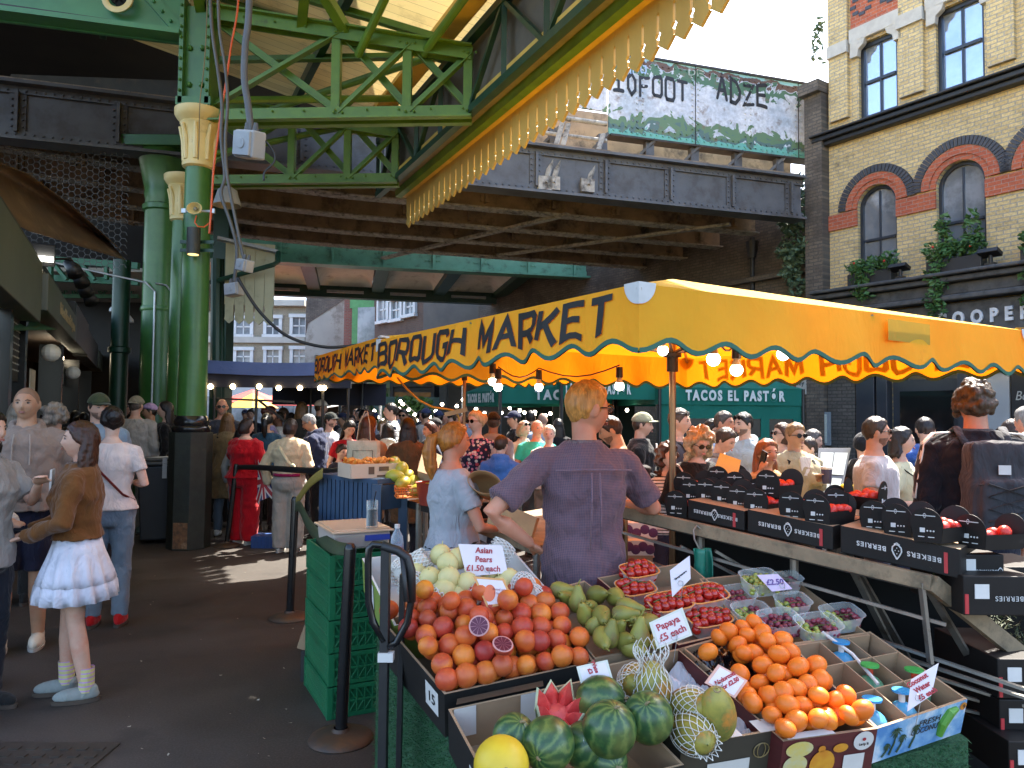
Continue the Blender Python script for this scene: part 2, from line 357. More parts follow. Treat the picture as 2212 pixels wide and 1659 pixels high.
def wall_with_holes(outer,holes,depth=.22,y=0):
 bm=bmesh.new(); es=[]
 def loop(pts):
  vs=[bm.verts.new((p[0],y,p[1])) for p in pts]
  for i in range(len(vs)): es.append(bm.edges.new((vs[i],vs[(i+1)%len(vs)])))
 loop(outer)
 for h in holes: loop(h)
 bmesh.ops.triangle_fill(bm,edges=es,use_beauty=True)
 mb=MB(); bm.verts.index_update(); mb.add([v.co[:] for v in bm.verts],[tuple(v.index for v in f.verts) for f in bm.faces]); bm.free()
 for h in holes:
  for i in range(len(h)):
   a,c=h[i],h[(i+1)%len(h)]; mb.quad((a[0],y,a[1]),(c[0],y,c[1]),(c[0],y+depth,c[1]),(a[0],y+depth,a[1]))
 return mb
wl=wall_with_holes([(0,ZL-.9),(XR,ZL-.9),(XR,ZT),(0,ZT)],rects)
wl.box((-.02+XR/2,4,ZT-.06),(XR,7.9,.1)); wl.quad((0,0,0),(0,8,0),(0,8,ZT),(0,0,ZT)); wl.quad((0,8,0),(XR,8,0),(XR,8,ZT),(0,8,ZT))
wl.build('wall',mBrick,pub)
mb=MB()                                                    # piers standing proud between the upper windows
edges=[-.0]+[x for p in uw for x in p]
for a,b_ in zip(edges[0::2],edges[1::2]):
 if b_-a>.5: mb.box(((a+b_)/2-.06,-.05,(ZC+ZT)/2+.2),((b_-a)-.28,.10,ZT-ZC-.3))
pieces(mb,'pier',mBrick,pub)
mb=MB()
for a,b_ in zip(edges[0::2],edges[1::2]):
 mb.box(((a+b_)/2-.06,-.085,zu1+.02),((b_-a)-.24,.16,.26))
pieces(mb,'stone_band',mStone,pub)
for i,(a,b_) in enumerate(uw):
 l=MB(); l.box(((a+b_)/2,-.03,zu1+.20),(b_-a+.32,.14,.30)); l.box(((a+b_)/2,-.08,zu1+.08),(b_-a-.1,.05,.05))
 for sx in(a,b_):
  s_=1 if sx==a else -1
  l.prism([(0,0),(.2*s_,0),(.16*s_,-.12),(.05*s_,-.2),(.03*s_,-.34),(-.14*s_,-.34),(-.14*s_,0)],(sx,-.10,zu1+.06),(1,0,0),(0,0,1),(0,.13,0))
 l.build('lintel',mStone,pub,bevel=.01)
 r=MB(); r.box(((a+b_)/2,-.02,zu1+.78),(b_-a+.3,.04,.84)); r.build('red_panel',mRed,pub)
 d=MB()
 for dx in(-.3,.3):
  for k in range(8):
   an=pi*k/4; d.box(((a+b_)/2+dx+.2*math.cos(an),-.045,zu1+.82+.2*math.sin(an)),(.13,.02,.075))
 d.build('ornament',mBlue,pub)
 f=MB(); w_=b_-a; y=.14
 f.box((a+.035,y,(zu0+zu1)/2),(.07,.1,zu1-zu0)); f.box((b_-.035,y,(zu0+zu1)/2),(.07,.1,zu1-zu0)); f.box(((a+b_)/2,y,zu1-.04),(w_-.14,.1,.08)); f.box(((a+b_)/2,y,zu0+.04),(w_-.14,.1,.08))
 zm=(zu0+zu1)/2-.02; f.box(((a+b_)/2,y,zm),(w_-.2,.07,.06))
 for z0,z1 in((zu0+.1,zm-.03),(zm+.03,zu1-.1)): f.box(((a+b_)/2,y,(z0+z1)/2),(.035,.05,z1-z0))
 fo=f.build('window',mSlateBlue,pub); g=MB(); g.quad((a+.07,y+.02,zu0+.08),(b_-.07,y+.02,zu0+.08),(b_-.07,y+.02,zu1-.08),(a+.07,y+.02,zu1-.08)); g.build('pane',mGlassUp,fo)
for i,(a,b_) in enumerate(aw):
 cx=(a+b_)/2; r=(b_-a)/2; zt=zaA if i==0 else zaB; zs=zt-r
 ro=(op(1970,450)[0]-op(1814,470)[0])/2*1.06 if i==0 else (op(2170,420)[0]-op(1970,440)[0])/2*1.06
 def ring(r0,r1,y0,y1,n=40):
  k=MB()
  for q in range(n):
   a0,a1=pi*q/n,pi*(q+1)/n
   pts=[(cx+rr*math.cos(t),zs+rr*math.sin(t)) for rr,t in((r0,a0),(r1,a0),(r1,a1),(r0,a1))]
   k.prism(pts,(0,y0,0),(1,0,0),(0,0,1),(0,y1-y0,0))
  return k
 rb=ro*.80
 k=ring(r+.005,r+(rb-r)*.42,-.035,.02); k.build('arch',mRed,pub); ring(r+(rb-r)*.42,rb,-.06,.02).build('arch',mRed,pub)
 k=MB(); nb=30 if i==0 else 36
 for q in range(nb):
  t=pi*(q+.5)/nb; hw=pi/nb*.40
  pts=[(cx+rr*math.cos(tt),zs+rr*math.sin(tt)) for rr,tt in((rb+.01,t-hw),(ro,t-hw),(ro,t+hw),(rb+.01,t+hw))]
  k.prism(pts,(0,-.075,0),(1,0,0),(0,0,1),(0,.08,0))
 k.build('header_brick_ring',mBlue,pub); ring(rb,ro-.01,-.05,.02).build('mortar_ring',mMort,pub)
 y=.14; f=MB(); lp=arch_loop(a,b_,zb,zt); li=arch_loop(a+.06,b_-.06,zb+.06,zt-.06)
 for q in range(len(lp)):
  q2=(q+1)%len(lp); f.prism([lp[q],lp[q2],li[q2],li[q]],(0,y-.05,0),(1,0,0),(0,0,1),(0,.1,0))
 zm=zb+(zt-zb)*.47; f.box((cx,y,zm),(b_-a-.18,.06,.05)); f.box((cx,y,(zb+zt)/2),(.03,.05,zt-zb-.2)); fo=f.build('window',mSlateBlue,pub)
 g=MB(); g.add([(p[0],y+.02,p[1]) for p in li],[tuple(range(len(li)))]); g.build('pane',mGlassD,fo)
 c=MB()
 for sx in ((a+.12,.28),(b_-.4,.26)): c.grid(lambda q,t,sx=sx:(sx[0]+q*sx[1],y+.10+.03*math.sin(q*22),zb+.1+t*(zs+.2-zb)),24,1)
 c.build('curtain',M('net curtain',(.5,.52,.55),(.4,.42,.45),10,.9),fo)
mb=MB(); 
xs=[0]+[x for p in aw for x in p]
zr=op(1820,478)[1]
for a,b_ in zip(xs[0::2],xs[1::2]):
 if b_>a: mb.box(((a+b_)/2,-.02,zr),(b_-a-.004,.045,.34))
pieces(mb,'red_brick_band',mRed,pub)
mb=MB(); mb.box((XR/2-.15,-.12,ZC),(XR+.2,.30,.10)); mb.box((XR/2-.15,-.08,ZC-.10),(XR+.2,.2,.10)); mb.box((XR/2-.15,-.16,ZC+.08),(XR+.25,.36,.05)); mb.build('string_course',mBlack,pub,bevel=.02)
mb=MB(); mb.box((XR/2-.1,-.24,ZL),(XR+.2,.5,.07)); mb.box((XR/2-.1,-.2,ZL-.10),(XR+.2,.4,.10)); mb.box((XR/2-.1,-.12,ZL-.27),(XR+.1,.26,.22)); mb.box((XR/2-.1,-.2,ZL-.44),(XR+.2,.36,.10)); mb.box((XR/2-.1,-.09,ZL-1.0),(XR+.1,.2,.95)); mb.box((XR/2-.1,-.2,ZL-1.55),(XR+.2,.4,.12))
mb.build('shopfront_cornice',mLead,pub,bevel=.025)
x0,z0,_=op(2140,680,-.2)
mb=MB(); vs,fs=text_mesh('COOPER',.25,extrude=.02,bold=.012,space=1.9)
xr_=op(2212,680,-.2)[0]; wid=max(v[0] for v in vs)
mb.add([(xr_+.12+v[0]-wid,-.215+(-v[2]),op(2165,680,-.2)[1]+v[1]*1.3) for v in vs],fs); mb.build('lettering',M('pale lettering',(.72,.74,.78),rough=.5),pub)
ZF=ZL-1.6
mb=MB(); mb.box((.32,-.03,ZF/2),(.62,.22,ZF)); mb.build('rough_brick_pier',brickmat('sooty brick',(.13,.115,.1),(.085,.075,.065),(.06,.055,.05),dirt=(.03,.027,.024)),pub)
mb=MB(); 
for xa,xb in((.66,1.05),(1.10,1.32),(2.65,2.82),(5.2,5.45),(8.2,8.5),(11.5,11.8)): mb.box(((xa+xb)/2,-.06,ZF/2),(xb-xa,.2,ZF))
mb.box((XR/2+.6,-.04,ZF-.12),(XR-1.2,.16,.24)); pieces(mb,'pilaster',mSlateBlue,pub,bevel=.01)
mb=MB(); mb.box((2.0,.05,1.2),(1.3,.06,2.35)); d=mb.build('door',mSlateBlue,pub); g=MB(); g.box((2.0,.01,1.45),(1.0,.04,1.4)); g.build('pane',M('dark bar glass',(.012,.011,.012),rough=.08,spec=.8),d)
mb=MB(); mb.box((3.16,-.02,1.25),(.62,.06,2.4)); mb.build('grey_panel',M('grey primer board',(.33,.34,.35),(.29,.3,.31),2,.6),pub)
mb=MB(); mb.box((3.98,-.02,1.25),(.95,.06,2.4)); cb=mb.build('chalkboard',M('chalkboard',(.015,.015,.016),rough=.7),pub)
mb=MB()
for t,zz,sz,bl in(('Bottomless',2.02,.23,0),('Fizz',1.78,.19,0),('PROSECCO',1.52,.24,0)):
 vs,fs=text_mesh(t,sz,extrude=.002,shear=.25 if t!='PROSECCO' else 0); mb.add([(3.98+v[0]*.8,-.055-v[2],zz+v[1]) for v in vs],fs)
for sx in(-.06,.08):
 mb.tube([(3.98+sx,-.055,1.32),(3.98+sx*1.4,-.055,1.1),(3.98+sx*2,-.055,.9)],.012,5)
mb.build('chalk_lettering',M('chalk',(.45,.44,.40),rough=.9),cb)
mb=MB(); mb.box((9.5,1.6,1.4),(15,.1,2.8)); mb.box((4,.9,1.1),(7,.5,.1)); mb.quad((0,2,ZF),(XR,2,ZF),(XR,.05,ZF),(0,.05,ZF)); mb.build('bar_interior',M('dark bar interior',(.02,.016,.013),(.04,.03,.02),2,.5),pub)
mBulbW=M('warm lamp glow',(1,.72,.35),(1,.72,.35),1,.5,emit=7)
mb=MB()
for k in range(16): mb.ell((3+rnd.random()*8,1.2+rnd.random()*.2,rnd.choice([1.9,2.3,1.2])+rnd.random()*.05),.025,6,4)
pieces(mb,'bar_lamp',mBulbW,pub,smooth=True)
fl=thing('fairy_lights','string of tiny warm lights along the black shopfront lintel','string lights',A,AZ)
pts=[(1.2+k*.16,-.2,ZF-.1-.05*math.sin(k*1.3)-.03*(k%3)) for k in range(60)]
MB().tube(pts,.006,4).build('cable',mBlack,fl)
mb=MB()
for p in pts[::1]: mb.ell((p[0],p[1]-.01,p[2]-.03-.03*rnd.random()),.016,6,4)
pieces(mb,'bulb',M('warm pin light',(1,.8,.5),(1,.8,.5),1,.5,emit=9),fl)
for i,(u,v) in enumerate(((1945,598),(2140,565))):
 x,z,_=op(u,v,-.3); t=thing('floodlight',['small black floodlight on ledge beside first arched window','small black floodlight on ledge right of second window box'][i],'floodlight',A+V((math.cos(AZ)*x+math.sin(AZ)*.3,math.sin(AZ)*x-math.cos(AZ)*.3,ZL+.035)),AZ,'floodlights on the pub ledge')
 MB().box((0,0,.03),(.16,.12,.06)).cyl((0,0,.06),(0,0,.2),.035).build('bracket',mBlack,t); MB().box((0,-.03,.24),(.34,.22,.08),(R(-20),0,0)).build('lamp_head',mBlack,t,bevel=.01)
def leaf_cloud(mb,c,rad,n,size,seed=0,droop=0,rng=None):
 g=rng or random.Random(seed)
 for _ in range(n):
  while True:
   p=V((g.uniform(-1,1),g.uniform(-1,1),g.uniform(-1,1)))
   if p.length<1: break
  q=V(c)+V((p.x*rad[0],p.y*rad[1],p.z*rad[2])); s=size*g.uniform(.6,1.3)
  e=Euler((g.uniform(-1.2,1.2),g.uniform(-1.2,1.2),g.uniform(0,6.3))).to_matrix()
  mb.add([q+e@V(k) for k in((0,-s,0),(s*.5,-.15*s,.12*s),(0,s,-.1*s),(-s*.5,-.15*s,.12*s))],[(0,1,2,3)])
mLeaf=M('green leaf',(.05,.13,.035),(.10,.20,.06),3,.45,lo=.4,hi=.6,spec=.4)
mLeafB=M('grey green leaf',(.07,.13,.075),(.13,.19,.11),3,.5)
mSoil=M('black planter plastic',(.03,.03,.032),rough=.55)
mFlower=M('red flower',(.6,.04,.02),rough=.6)
for i,(a,b_) in enumerate(aw[:3]):
 cx=(a+b_)/2; t=thing('window_box',['black window box of green geraniums under left arched window','black window box with trailing ivy and tall shoots under second arched window','black window box at right edge of pub ledge'][i],'window box',A+V((math.cos(AZ)*cx+math.sin(AZ)*.22,math.sin(AZ)*cx-math.cos(AZ)*.22,ZL+.035)),AZ,'window boxes on the pub ledge')
 MB().box((0,0,.13),(b_-a+.1,.24,.26)).build('planter',mSoil,t,bevel=.015)
 m=MB(); g=random.Random(i); 
 for k in range(9): leaf_cloud(m,(g.uniform(-.5,.5)*(b_-a),g.uniform(-.1,0),.36+g.uniform(-.05,.12)),(.22,.2,.16),70,.055,rng=g)
 for k in range(5): leaf_cloud(m,((-.12 if i==0 else -.25)+g.uniform(-.12,.12),-.16,.2-k*(.1 if i==0 else .22)),(.2,.1,.16),60,.06,rng=g)
 if i==1:
  for sx in(-.2,.3): leaf_cloud(m,(sx,0,.75),(.16,.12,.42),150,.06,rng=g)
 m.build('foliage',mLeaf,t); fm=MB()
 for k in range(2): fm.ell((g.uniform(-.5,.5)*(b_-a),-.2,.38+g.uniform(0,.15)),.026,6,4)
 fm.build('flower',mFlower,t)
# ================= abutment wall behind, with a climbing shrub
ab=thing('abutment_wall','soot blackened brick abutment wall carrying the bridge end','wall',A,AZ)
mSoot=brickmat('soot black brick',(.19,.15,.115),(.125,.10,.08),(.10,.09,.075),dirt=(.06,.048,.04),dl=.45,dh=.65)
mb=MB(); mb.box((-9,1.25,2.45),(17.6,2,4.9)); mb.box((-9,1.15,4.95),(17.6,2.2,.12)); mb.box((-9,1.4,5.95),(17.6,1.9,1.9)); mb.build('wall',mSoot,ab)
mb=MB(); mb.box((-.22,.5,8.45/2+.3),(.42,1.5,8.45)); mb.box((-.24,.45,8.85),(.5,1.7,.25)); mb.build('pier',mSoot,ab)
mb=MB(); mb.cyl((-2.2,.2,4.6),(-2.2,.2,6.0),.06); mb.cyl((-2.2,.2,5.5),(-2.2,.2,5.9),.10,.16); mb.build('drainpipe',mBlack,ab)
sh=thing('climbing_shrub','straggling grey green shrub rooted in the sooty wall beside the pub','plant',A,AZ)
m=MB(); g=random.Random(5); stem=MB(); stem.tube([op(1748,380,.1)[0:1]+(-.1,op(1748,380,.1)[1]),(op(1735,480,.1)[0],-.1,op(1735,480)[1]),(op(1720,600,.1)[0],-.1,op(1720,600)[1])],[.012,.02,.025],6); stem.build('stem',mSteelD,sh)
for u,v,n_ in ((1745,400,30),(1748,432,60),(1715,485,80),(1745,480,80),(1725,510,50),(1712,545,70),(1730,560,120),(1720,590,90),(1750,535,60),(1735,620,40)):
 x,z,_=op(u,v,.1); leaf_cloud(m,(x,-.12,z),(.26,.2,.22),n_*2,.075,rng=g)
m.build('foliage',mLeafB,sh)
sh=thing('roof_weed','wispy weed growing from the wall head against the white sky','plant',A,AZ); m=MB()
for k in range(10):
 x,z,_=op(1768+rnd.uniform(-10,12),50+k*9,.2); leaf_cloud(m,(x,.1,z),(.12,.1,.12),9,.07,rng=g)
 m.tube([(op(1785,120,.2)[0],.1,op(1785,110,.2)[1]),(x,.1,z)],.006,4)
m.build('foliage',mLeafB,sh)
# ================= railway bridge
B=V((6.49,16.0,0)); BZ=math.atan2(.292,.956); bp=lambda u,v,off=0: onplane(u,v,B,BZ,off)
br=thing('railway_bridge','riveted railway bridge with graffiti covered parapet over the street','bridge',B,BZ)
XL=-22.0; zb0=5.92; zb1=6.78
def rivets(mb,x0,x1,z,y,step,r=.022):
 k=int(abs(x1-x0)/step)
 for i in range(k+1): mb.box((x0+(x1-x0)*i/max(1,k),y,z),(r*1.6,r,r*1.6),(0,R(45),0))
gd=MB(); XE=-.25
gd.box(((XL+XE)/2,.02,(zb0+zb1)/2),(XE-XL,.04,zb1-zb0)); gd.box(((XL+XE)/2,.02,zb0-.02),(XE-XL,.42,.05)); gd.box(((XL+XE)/2,.02,zb1+.02),(XE-XL,.42,.05))
gd.box(((XL+XE)/2,-.02,zb0+.07),(XE-XL,.05,.12)); gd.box(((XL+XE)/2,-.02,zb1-.07),(XE-XL,.05,.12))
rv=MB()
rivets(rv,XL*.75,XE,zb0+.08,-.055,.13); rivets(rv,XL*.75,XE,zb1-.08,-.055,.13)
x=XE-.3; i=0
while x>XL:
 gd.box((x,-.05,(zb0+zb1)/2),(.05,.12,zb1-zb0-.2)); gd.box((x,-.02,(zb0+zb1)/2),(.24,.02,zb1-zb0-.2))
 for z in np.arange(zb0+.2,zb1-.15,.11):
  for dx in(-.08,.08): rv.box((x+dx,-.045,float(z)),(.03,.03,.03),(0,R(45),0))
 x-=1.45; i+=1
gd.build('main_girder',mSteelG,br); rv.build('rivet',mSteelG,br)
for k in range(1,5):
 y=k*1.5; m=MB(); f=MB(); xr=XE-.1
 def cz(x): return .05*max(0,(-x-9.5))**1.5*.35
 xs_=[xr-(xr-XL)*q/40 for q in range(41)]
 for a,b_ in zip(xs_,xs_[1:]):
  za,zb_=cz(a),cz(b_)
  m.add([(a,y,zb0+za),(b_,y,zb0+zb_),(b_,y,6.7),(a,y,6.7)],[(0,1,2,3)])
  f.add([(a,y-.17,zb0+za),(b_,y-.17,zb0+zb_),(b_,y+.17,zb0+zb_),(a,y+.17,zb0+za),(a,y-.17,zb0+za+.03),(b_,y-.17,zb0+zb_+.03),(b_,y+.17,zb0+zb_+.03),(a,y+.17,zb0+za+.03)],[(0,1,2,3),(4,7,6,5),(0,4,5,1),(3,2,6,7)])
 q=0
 for xx in np.arange(xr-.3,XL,-.16):
  for dy in(-.10,.10): f.box((float(xx)+(.08 if dy>0 else 0),y+dy,zb0+cz(float(xx))-.008),(.035,.035,.022))
 for xx in np.arange(xr-.6,XL,-1.5):
  m.box((float(xx),y-.05,6.35),(.06,.14,.6)); m.box((float(xx),y-.02,6.35),(.22,.03,.55))
  for z in(6.1,6.2,6.3,6.4,6.5,6.6):
   for dx in(-.08,.08): m.box((float(xx)+dx,y-.04,z),(.035,.03,.035))
 m.build('longitudinal_girder',mSteelU,br); f.build('riveted_flange',mSteelF,br)
mb=MB(); mb.box(((XL)/2-.3,3.2,6.86),(-XL,6.4,.12)); mb.box((-3.9,1.6,7.6),(9.2,.1,1.5)); mb.build('deck',mSteelU,br)
mb=MB()
for xx in np.arange(-1.5,XL,-1.5): mb.box((float(xx),3.1,6.62),(.12,5.6,.3))
pieces(mb,'cross_beam',mSteelU,br)
mb=MB()
for (u0,v0,u1,v1) in((870,490,900,455),(1020,330+130,1000,470)): pass
mb.bar((-5.2,1.2,5.9),(-8.4,7.0,5.9),.16,.06); mb.bar((-1.5,.8,5.9),(-5.5,5.6,5.9),.14,.06); pieces(mb,'wind_brace',mSteelF,br)
off=.55; zp0=bp(1755,348,off)[1]; zp1=bp(1755,186,off)[1]; xg=bp(1316,200,off)[0]; xe=bp(1757,300,off)[0]
gmat,n,b,o=newmat('layered street paint on steel'); co=xz(n)
c1=ramp(n,tnoise(n,co,1.2,4,.55,.6),[(.40,(.50,.55,.62)),(.5,(.62,.64,.70)),(.62,(.72,.73,.77))])
fn=ramp(n,tnoise(n,co,9,5,.7),[(.35,.72),(.65,1.12)]); c1=mixc(n,1.0,c1,fn,'MULTIPLY')
sx=n.nodes.new('ShaderNodeSeparateXYZ'); n.links.new(co,sx.inputs[0])
wv=tnoise(n,co,2.3,3,.55,1.2)
def band(zc,wd,amp):
 a=n.nodes.new('ShaderNodeMath'); a.operation='MULTIPLY_ADD'; n.links.new(wv,a.inputs[0]); a.inputs[1].default_value=amp; n.links.new(sx.outputs[1],a.inputs[2])
 s=n.nodes.new('ShaderNodeMath'); s.operation='SUBTRACT'; n.links.new(a.outputs[0],s.inputs[0]); s.inputs[1].default_value=zc+amp*.5
 ab_=n.nodes.new('ShaderNodeMath'); ab_.operation='ABSOLUTE'; n.links.new(s.outputs[0],ab_.inputs[0])
 return ramp(n,ab_.outputs[0],[(wd,1.0),(wd*1.05,0.0)],'LINEAR')
H_=zp1-zp0
for zc,wd,amp,cc in((zp0+H_*.20,.12,1.3,(.13,.22,.12)),(zp0+H_*.12,.07,1.1,(.10,.17,.16)),(zp0+H_*.84,.10,1.2,(.08,.17,.10)),(zp0+H_*.97,.09,.9,(.14,.08,.06)),(zp0+.06,.10,.55,(.16,.45,.38)),(zp0+H_*1.0,.04,.3,(.30,.55,.52))):
 c1=mixc(n,band(zc,wd,amp),c1,cc)
rs=ramp(n,tnoise(n,co,3.3,6,.7),[(.56,0.0),(.68,.85)]); c1=mixc(n,rs,c1,(.20,.13,.09))
n.links.new(c1,b.inputs['Base Color']); b.inputs['Roughness'].default_value=.6
gp=MB(); gp.box(((xg+xe)/2,off+.03,(zp0+zp1)/2),(xe-xg,.06,H_)); gp.box((xg-1.35,off+.12,(zp0+zp1)/2+.28),(2.7,.06,H_-.5)); pg=gp.build('parapet_girder',gmat,br)
rv=MB(); gpd=MB(); gpd.box(((xg+xe)/2,off+.05,zp1+.025),(xe-xg,.16,.05)); gpd.box(((xg+xe)/2,off+.05,zp0-.02),(xe-xg,.3,.04))
for q in range(4):
 xx=xg+(xe-xg)*(.14+q*.26)
 if q in(1,3): gpd.box((xx,off-.006,(zp0+zp1)/2),(.012,.02,H_))
 for z in np.arange(zp0+.1,zp1,.13):
  for dx in(-.07,.07): rv.box((xx+dx,off-.012,float(z)),(.035,.03,.035),(0,R(45),0))
for z in(zp0+.12,zp0+.22,zp1-.12): rivets(rv,xg+.1,xe-.1,z,off-.012,.14,.022)
for q in range(7): gpd.cyl((xg+.3+q*.75,off,zp1),(xg+.3+q*.75,off,zp1+.16),.008,n=5)
gpd.build('parapet_trim',mSteelD,pg); rv.build('rivet',gmat,pg)
gl=MB()
def gt(txt,u0,v0,u1,v1,hpx,th=.12,wd=.66,gap=.30,z=.0):
 a=V(bp(u0,v0,off)[:2]); c=V(bp(u1,v1,off)[:2]); hh=abs(bp(u0,v0-hpx,off)[1]-a[1]); tmp=MB()
 L=stroke_text(tmp,txt,lambda x,y,zz:(x,0,y),1,wd,gap,th); dr=(c-a)/L
 g=random.Random(len(txt)); sh=lambda x:.07*math.sin(x*2.3+1)
 stroke_text(gl,txt,lambda x,y,zz:(a[0]+dr[0]*x+sh(y)*.1*hh+.0*y,off-.008-z-zz,a[1]+dr[1]*x+(y+sh(x))*hh*(1+.12*math.sin(x*1.9))),1,wd,gap,th,round_=True)
gt('10FOOT',1326,197,1483,218,42,.19); gt('ADZE',1549,214,1655,233,46,.18); gl.build('graffiti_lettering',M('black spray paint',(.015,.013,.014),rough=.5),pg)
gl=MB(); gt('RANG',1334,152,1395,160,30,.15); gl.build('graffiti_lettering',M('pale blue spray paint',(.42,.55,.78),rough=.5),pg)
gl=MB(); gt('DE',1488,163,1520,167,13,.10); gl.build('graffiti_lettering',M('pale spray paint',(.6,.62,.55),rough=.5),pg)
st=MB()
for q in range(6): xx=xe-.9-q*1.08; st.box((xx,.62,(zb1+zp0)/2),(.19,.14,zp0-zb1)); st.bar((xx-.5,.9,zb1),(xx+.1,.5,zp0),.1,.06)
pieces(st,'stub_post',mSteelG,br); st=MB()
for u0,v0,u1,v1 in((1216,262,1178,395),(1228,268,1195,395),(1303,290,1270,400)):
 a=bp(u0,v0,.35); c=bp(u1,v1,-.12); st.bar((a[0],.35,a[1]),(c[0],-.12,c[1]),.09,.05); st.box((c[0],-.09,c[1]),(.28,.08,.26))
a=bp(1165,248,.4); c=bp(1310,268,.4); st.cyl((a[0]-.5,.4,a[1]),(c[0],.4,c[1]),.05); st.cyl((a[0]-.5,.4,a[1]-.35),(c[0],.4,c[1]-.35),.04)
pieces(st,'strut',mSteelF,br)
# ================= second, green bridge behind
Gp=P(605,567,21.6); Gq=P(1108,593,23.1); GZ=math.atan2(Gq.y-Gp.y,Gq.x-Gp.x); z0=(Gp.z+Gq.z)/2
g2=thing('green_bridge','pale green plate girder bridge with white panels beyond the dark bridge','bridge',(Gp.x,Gp.y,0),GZ)
mb=MB(); mb.box((6,0,z0+.7),(26,.06,1.4)); mb.box((6,0,z0),(26,.5,.06)); mb.box((6,-.04,z0+.12),(26,.04,.16))
for q in range(18): mb.box((-6+q*1.5,-.05,z0+.7),(.06,.14,1.3))
mb.build('girder',mTeal,g2); mb=MB()
for q in range(18):
 for dx in(-.22,-.12,.12,.22):
  for z in(.3,.45,.6,.75): mb.box((-6+q*1.5+dx,-.04,z0+z),(.05,.04,.05))
mb.build('rivet',mTeal,g2)
mb=MB()
for q in range(10): mb.box((-6+q*2.25,2.6,z0+.22),(.42,4.8,.4))
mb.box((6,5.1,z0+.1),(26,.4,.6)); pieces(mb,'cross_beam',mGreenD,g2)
mb=MB()
for q in range(9):
 x=-6+q*2.25+1.12; mb.grid(lambda s,t,x=x:(x-.9+1.8*s,.3+4.4*t,z0+.18+.30*(1-max(abs(2*s-1),abs(2*t-1))**5)),10,10)
mb.build('soffit_panel',M('dirty white panel',(.74,.72,.66),(.62,.6,.54),1.5,.7,c3=(.2,.18,.15),s3=2,l3=.55,h3=.8),g2,smooth=True)
mb=MB()
for q in range(9): mb.box((-6+q*2.25+1.1,4.7,z0-.02),(1.3,.14,.09))
pieces(mb,'tube_lamp',M('lamp casing',(.3,.31,.32),rough=.4),g2)
mb=MB(); mb.box((6,2.6,z0+.62),(26,5.2,.1)); mb.build('deck',mGreenD,g2)
# ================= market canopy (world coordinates under one thing)
ED=V((-.45,.893,0)); 
def E(y,off=0): return V((-.41-.504*(y-8.7)+off,y,0))
cn=thing('market_canopy','green steel and yellow boarded market canopy with toothed timber valance','canopy',(-3.84,8.9,0))
def eb(name,mat,off,z,wd,ht,y0=12.15,y1=.3,**k):
 m=MB(); a=E(y0,off); b=E(y1,off); a.z=b.z=z; m.bar(a,b,wd,ht); return m.build(name,mat,cn,world=True,**k)
eb('gutter_board',mYellowB,-.02,5.34,.16,.07); eb('soffit',M('grey soffit board',(.22,.19,.13),rough=.7),.10,5.33,.16,.03); eb('edge_beam',mGreenB,.24,5.28,.12,.16); eb('valance_rail',mYellowB,.33,5.25,.07,.10)  # soffit strip in plain grey brown
va=MB(); L=(E(.3)-E(12.15)).length; nb=int(L/.215); dr=(E(.3)-E(12.15)).normalized(); base=E(12.15,.37); w_=.215
h=w_/2
prof=[(-h+.002,0),(-h+.002,-.22),(-h+.017,-.24),(-h+.017,-.40)]+[(-h+.017+.022*math.sin(pi*k/4),-.405-.045*k/4) for k in range(1,4)]+[(-h+.017,-.455),(-h+.017,-.50),(-h+.002,-.515),(0,-.60)]
prof=prof+[(-x,z) for x,z in prof[-2::-1]]
nrm=V((0,0,1)).cross(dr)
for k in range(nb):
 o=base+dr*(w_*(k+.5)); o.z=5.28+rnd.uniform(-.004,.004); va.prism(prof,o,dr,(0,0,1),nrm*(.03+rnd.uniform(-.002,.002)))
va.build('valance',M('valance board',(.60,.41,.105),(.50,.33,.08),2.5,.55,stretch=(1,1,.3),c3=(.35,.22,.08),s3=3,l3=.62,h3=.85),cn,world=True)
lt=MB(); a=E(12.1,-.12); b=E(.3,-.12)
for z in(5.22,6.12):
 q,r_=a.copy(),b.copy(); q.z=r_.z=z; lt.bar(q,r_,.10,.09)
nl=14; 
for k in range(nl+1):
 p=a.lerp(b,k/nl); t=p.copy(); p.z=5.22; t.z=6.12; lt.bar(p,t,.08,.06)
 if k<nl:
  p2=a.lerp(b,(k+1)/nl); p2.z=6.12 if k%2==0 else 5.22; s_=a.lerp(b,k/nl); s_.z=5.22 if k%2==0 else 6.12; lt.bar(s_,p2,.06,.05)
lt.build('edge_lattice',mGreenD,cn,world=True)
cl=MB(); a=E(12.12,.02); b=E(.3,.02); a.z=b.z=5.85; cl.bar(a,b,.03,.9); cl.build('cladding',M('old clapboard',(.15,.13,.10),(.11,.10,.08),3,.7),cn,world=True)
SL=.36
def deckp(s,y,dz=0): 
 p=E(y,-.05); return V((p.x-s,p.y,6.30+SL*s+dz))
dm,n,b_,o=newmat('yellow deck boards'); t=n.nodes.new('ShaderNodeTexCoord'); sp=n.nodes.new('ShaderNodeSeparateXYZ'); n.links.new(t.outputs['Object'],sp.inputs[0])
def math_(op_,a,c): 
 k=n.nodes.new('ShaderNodeMath'); k.operation=op_
 for s_,x in zip(k.inputs,(a,c)):
  if hasattr(x,'is_output'): n.links.new(x,s_)
  else: s_.default_value=x
 return k.outputs[0]
sc_=math_('MULTIPLY',sp.outputs[1],1/.155); fr=math_('FRACT',sc_,0); seam=ramp(n,fr,[(.0,1.0),(.05,0.0)],'LINEAR')
fl=math_('FLOOR',sc_,0); wn=n.nodes.new('ShaderNodeTexWhiteNoise'); wn.noise_dimensions='1D'; n.links.new(fl,wn.inputs['W'])
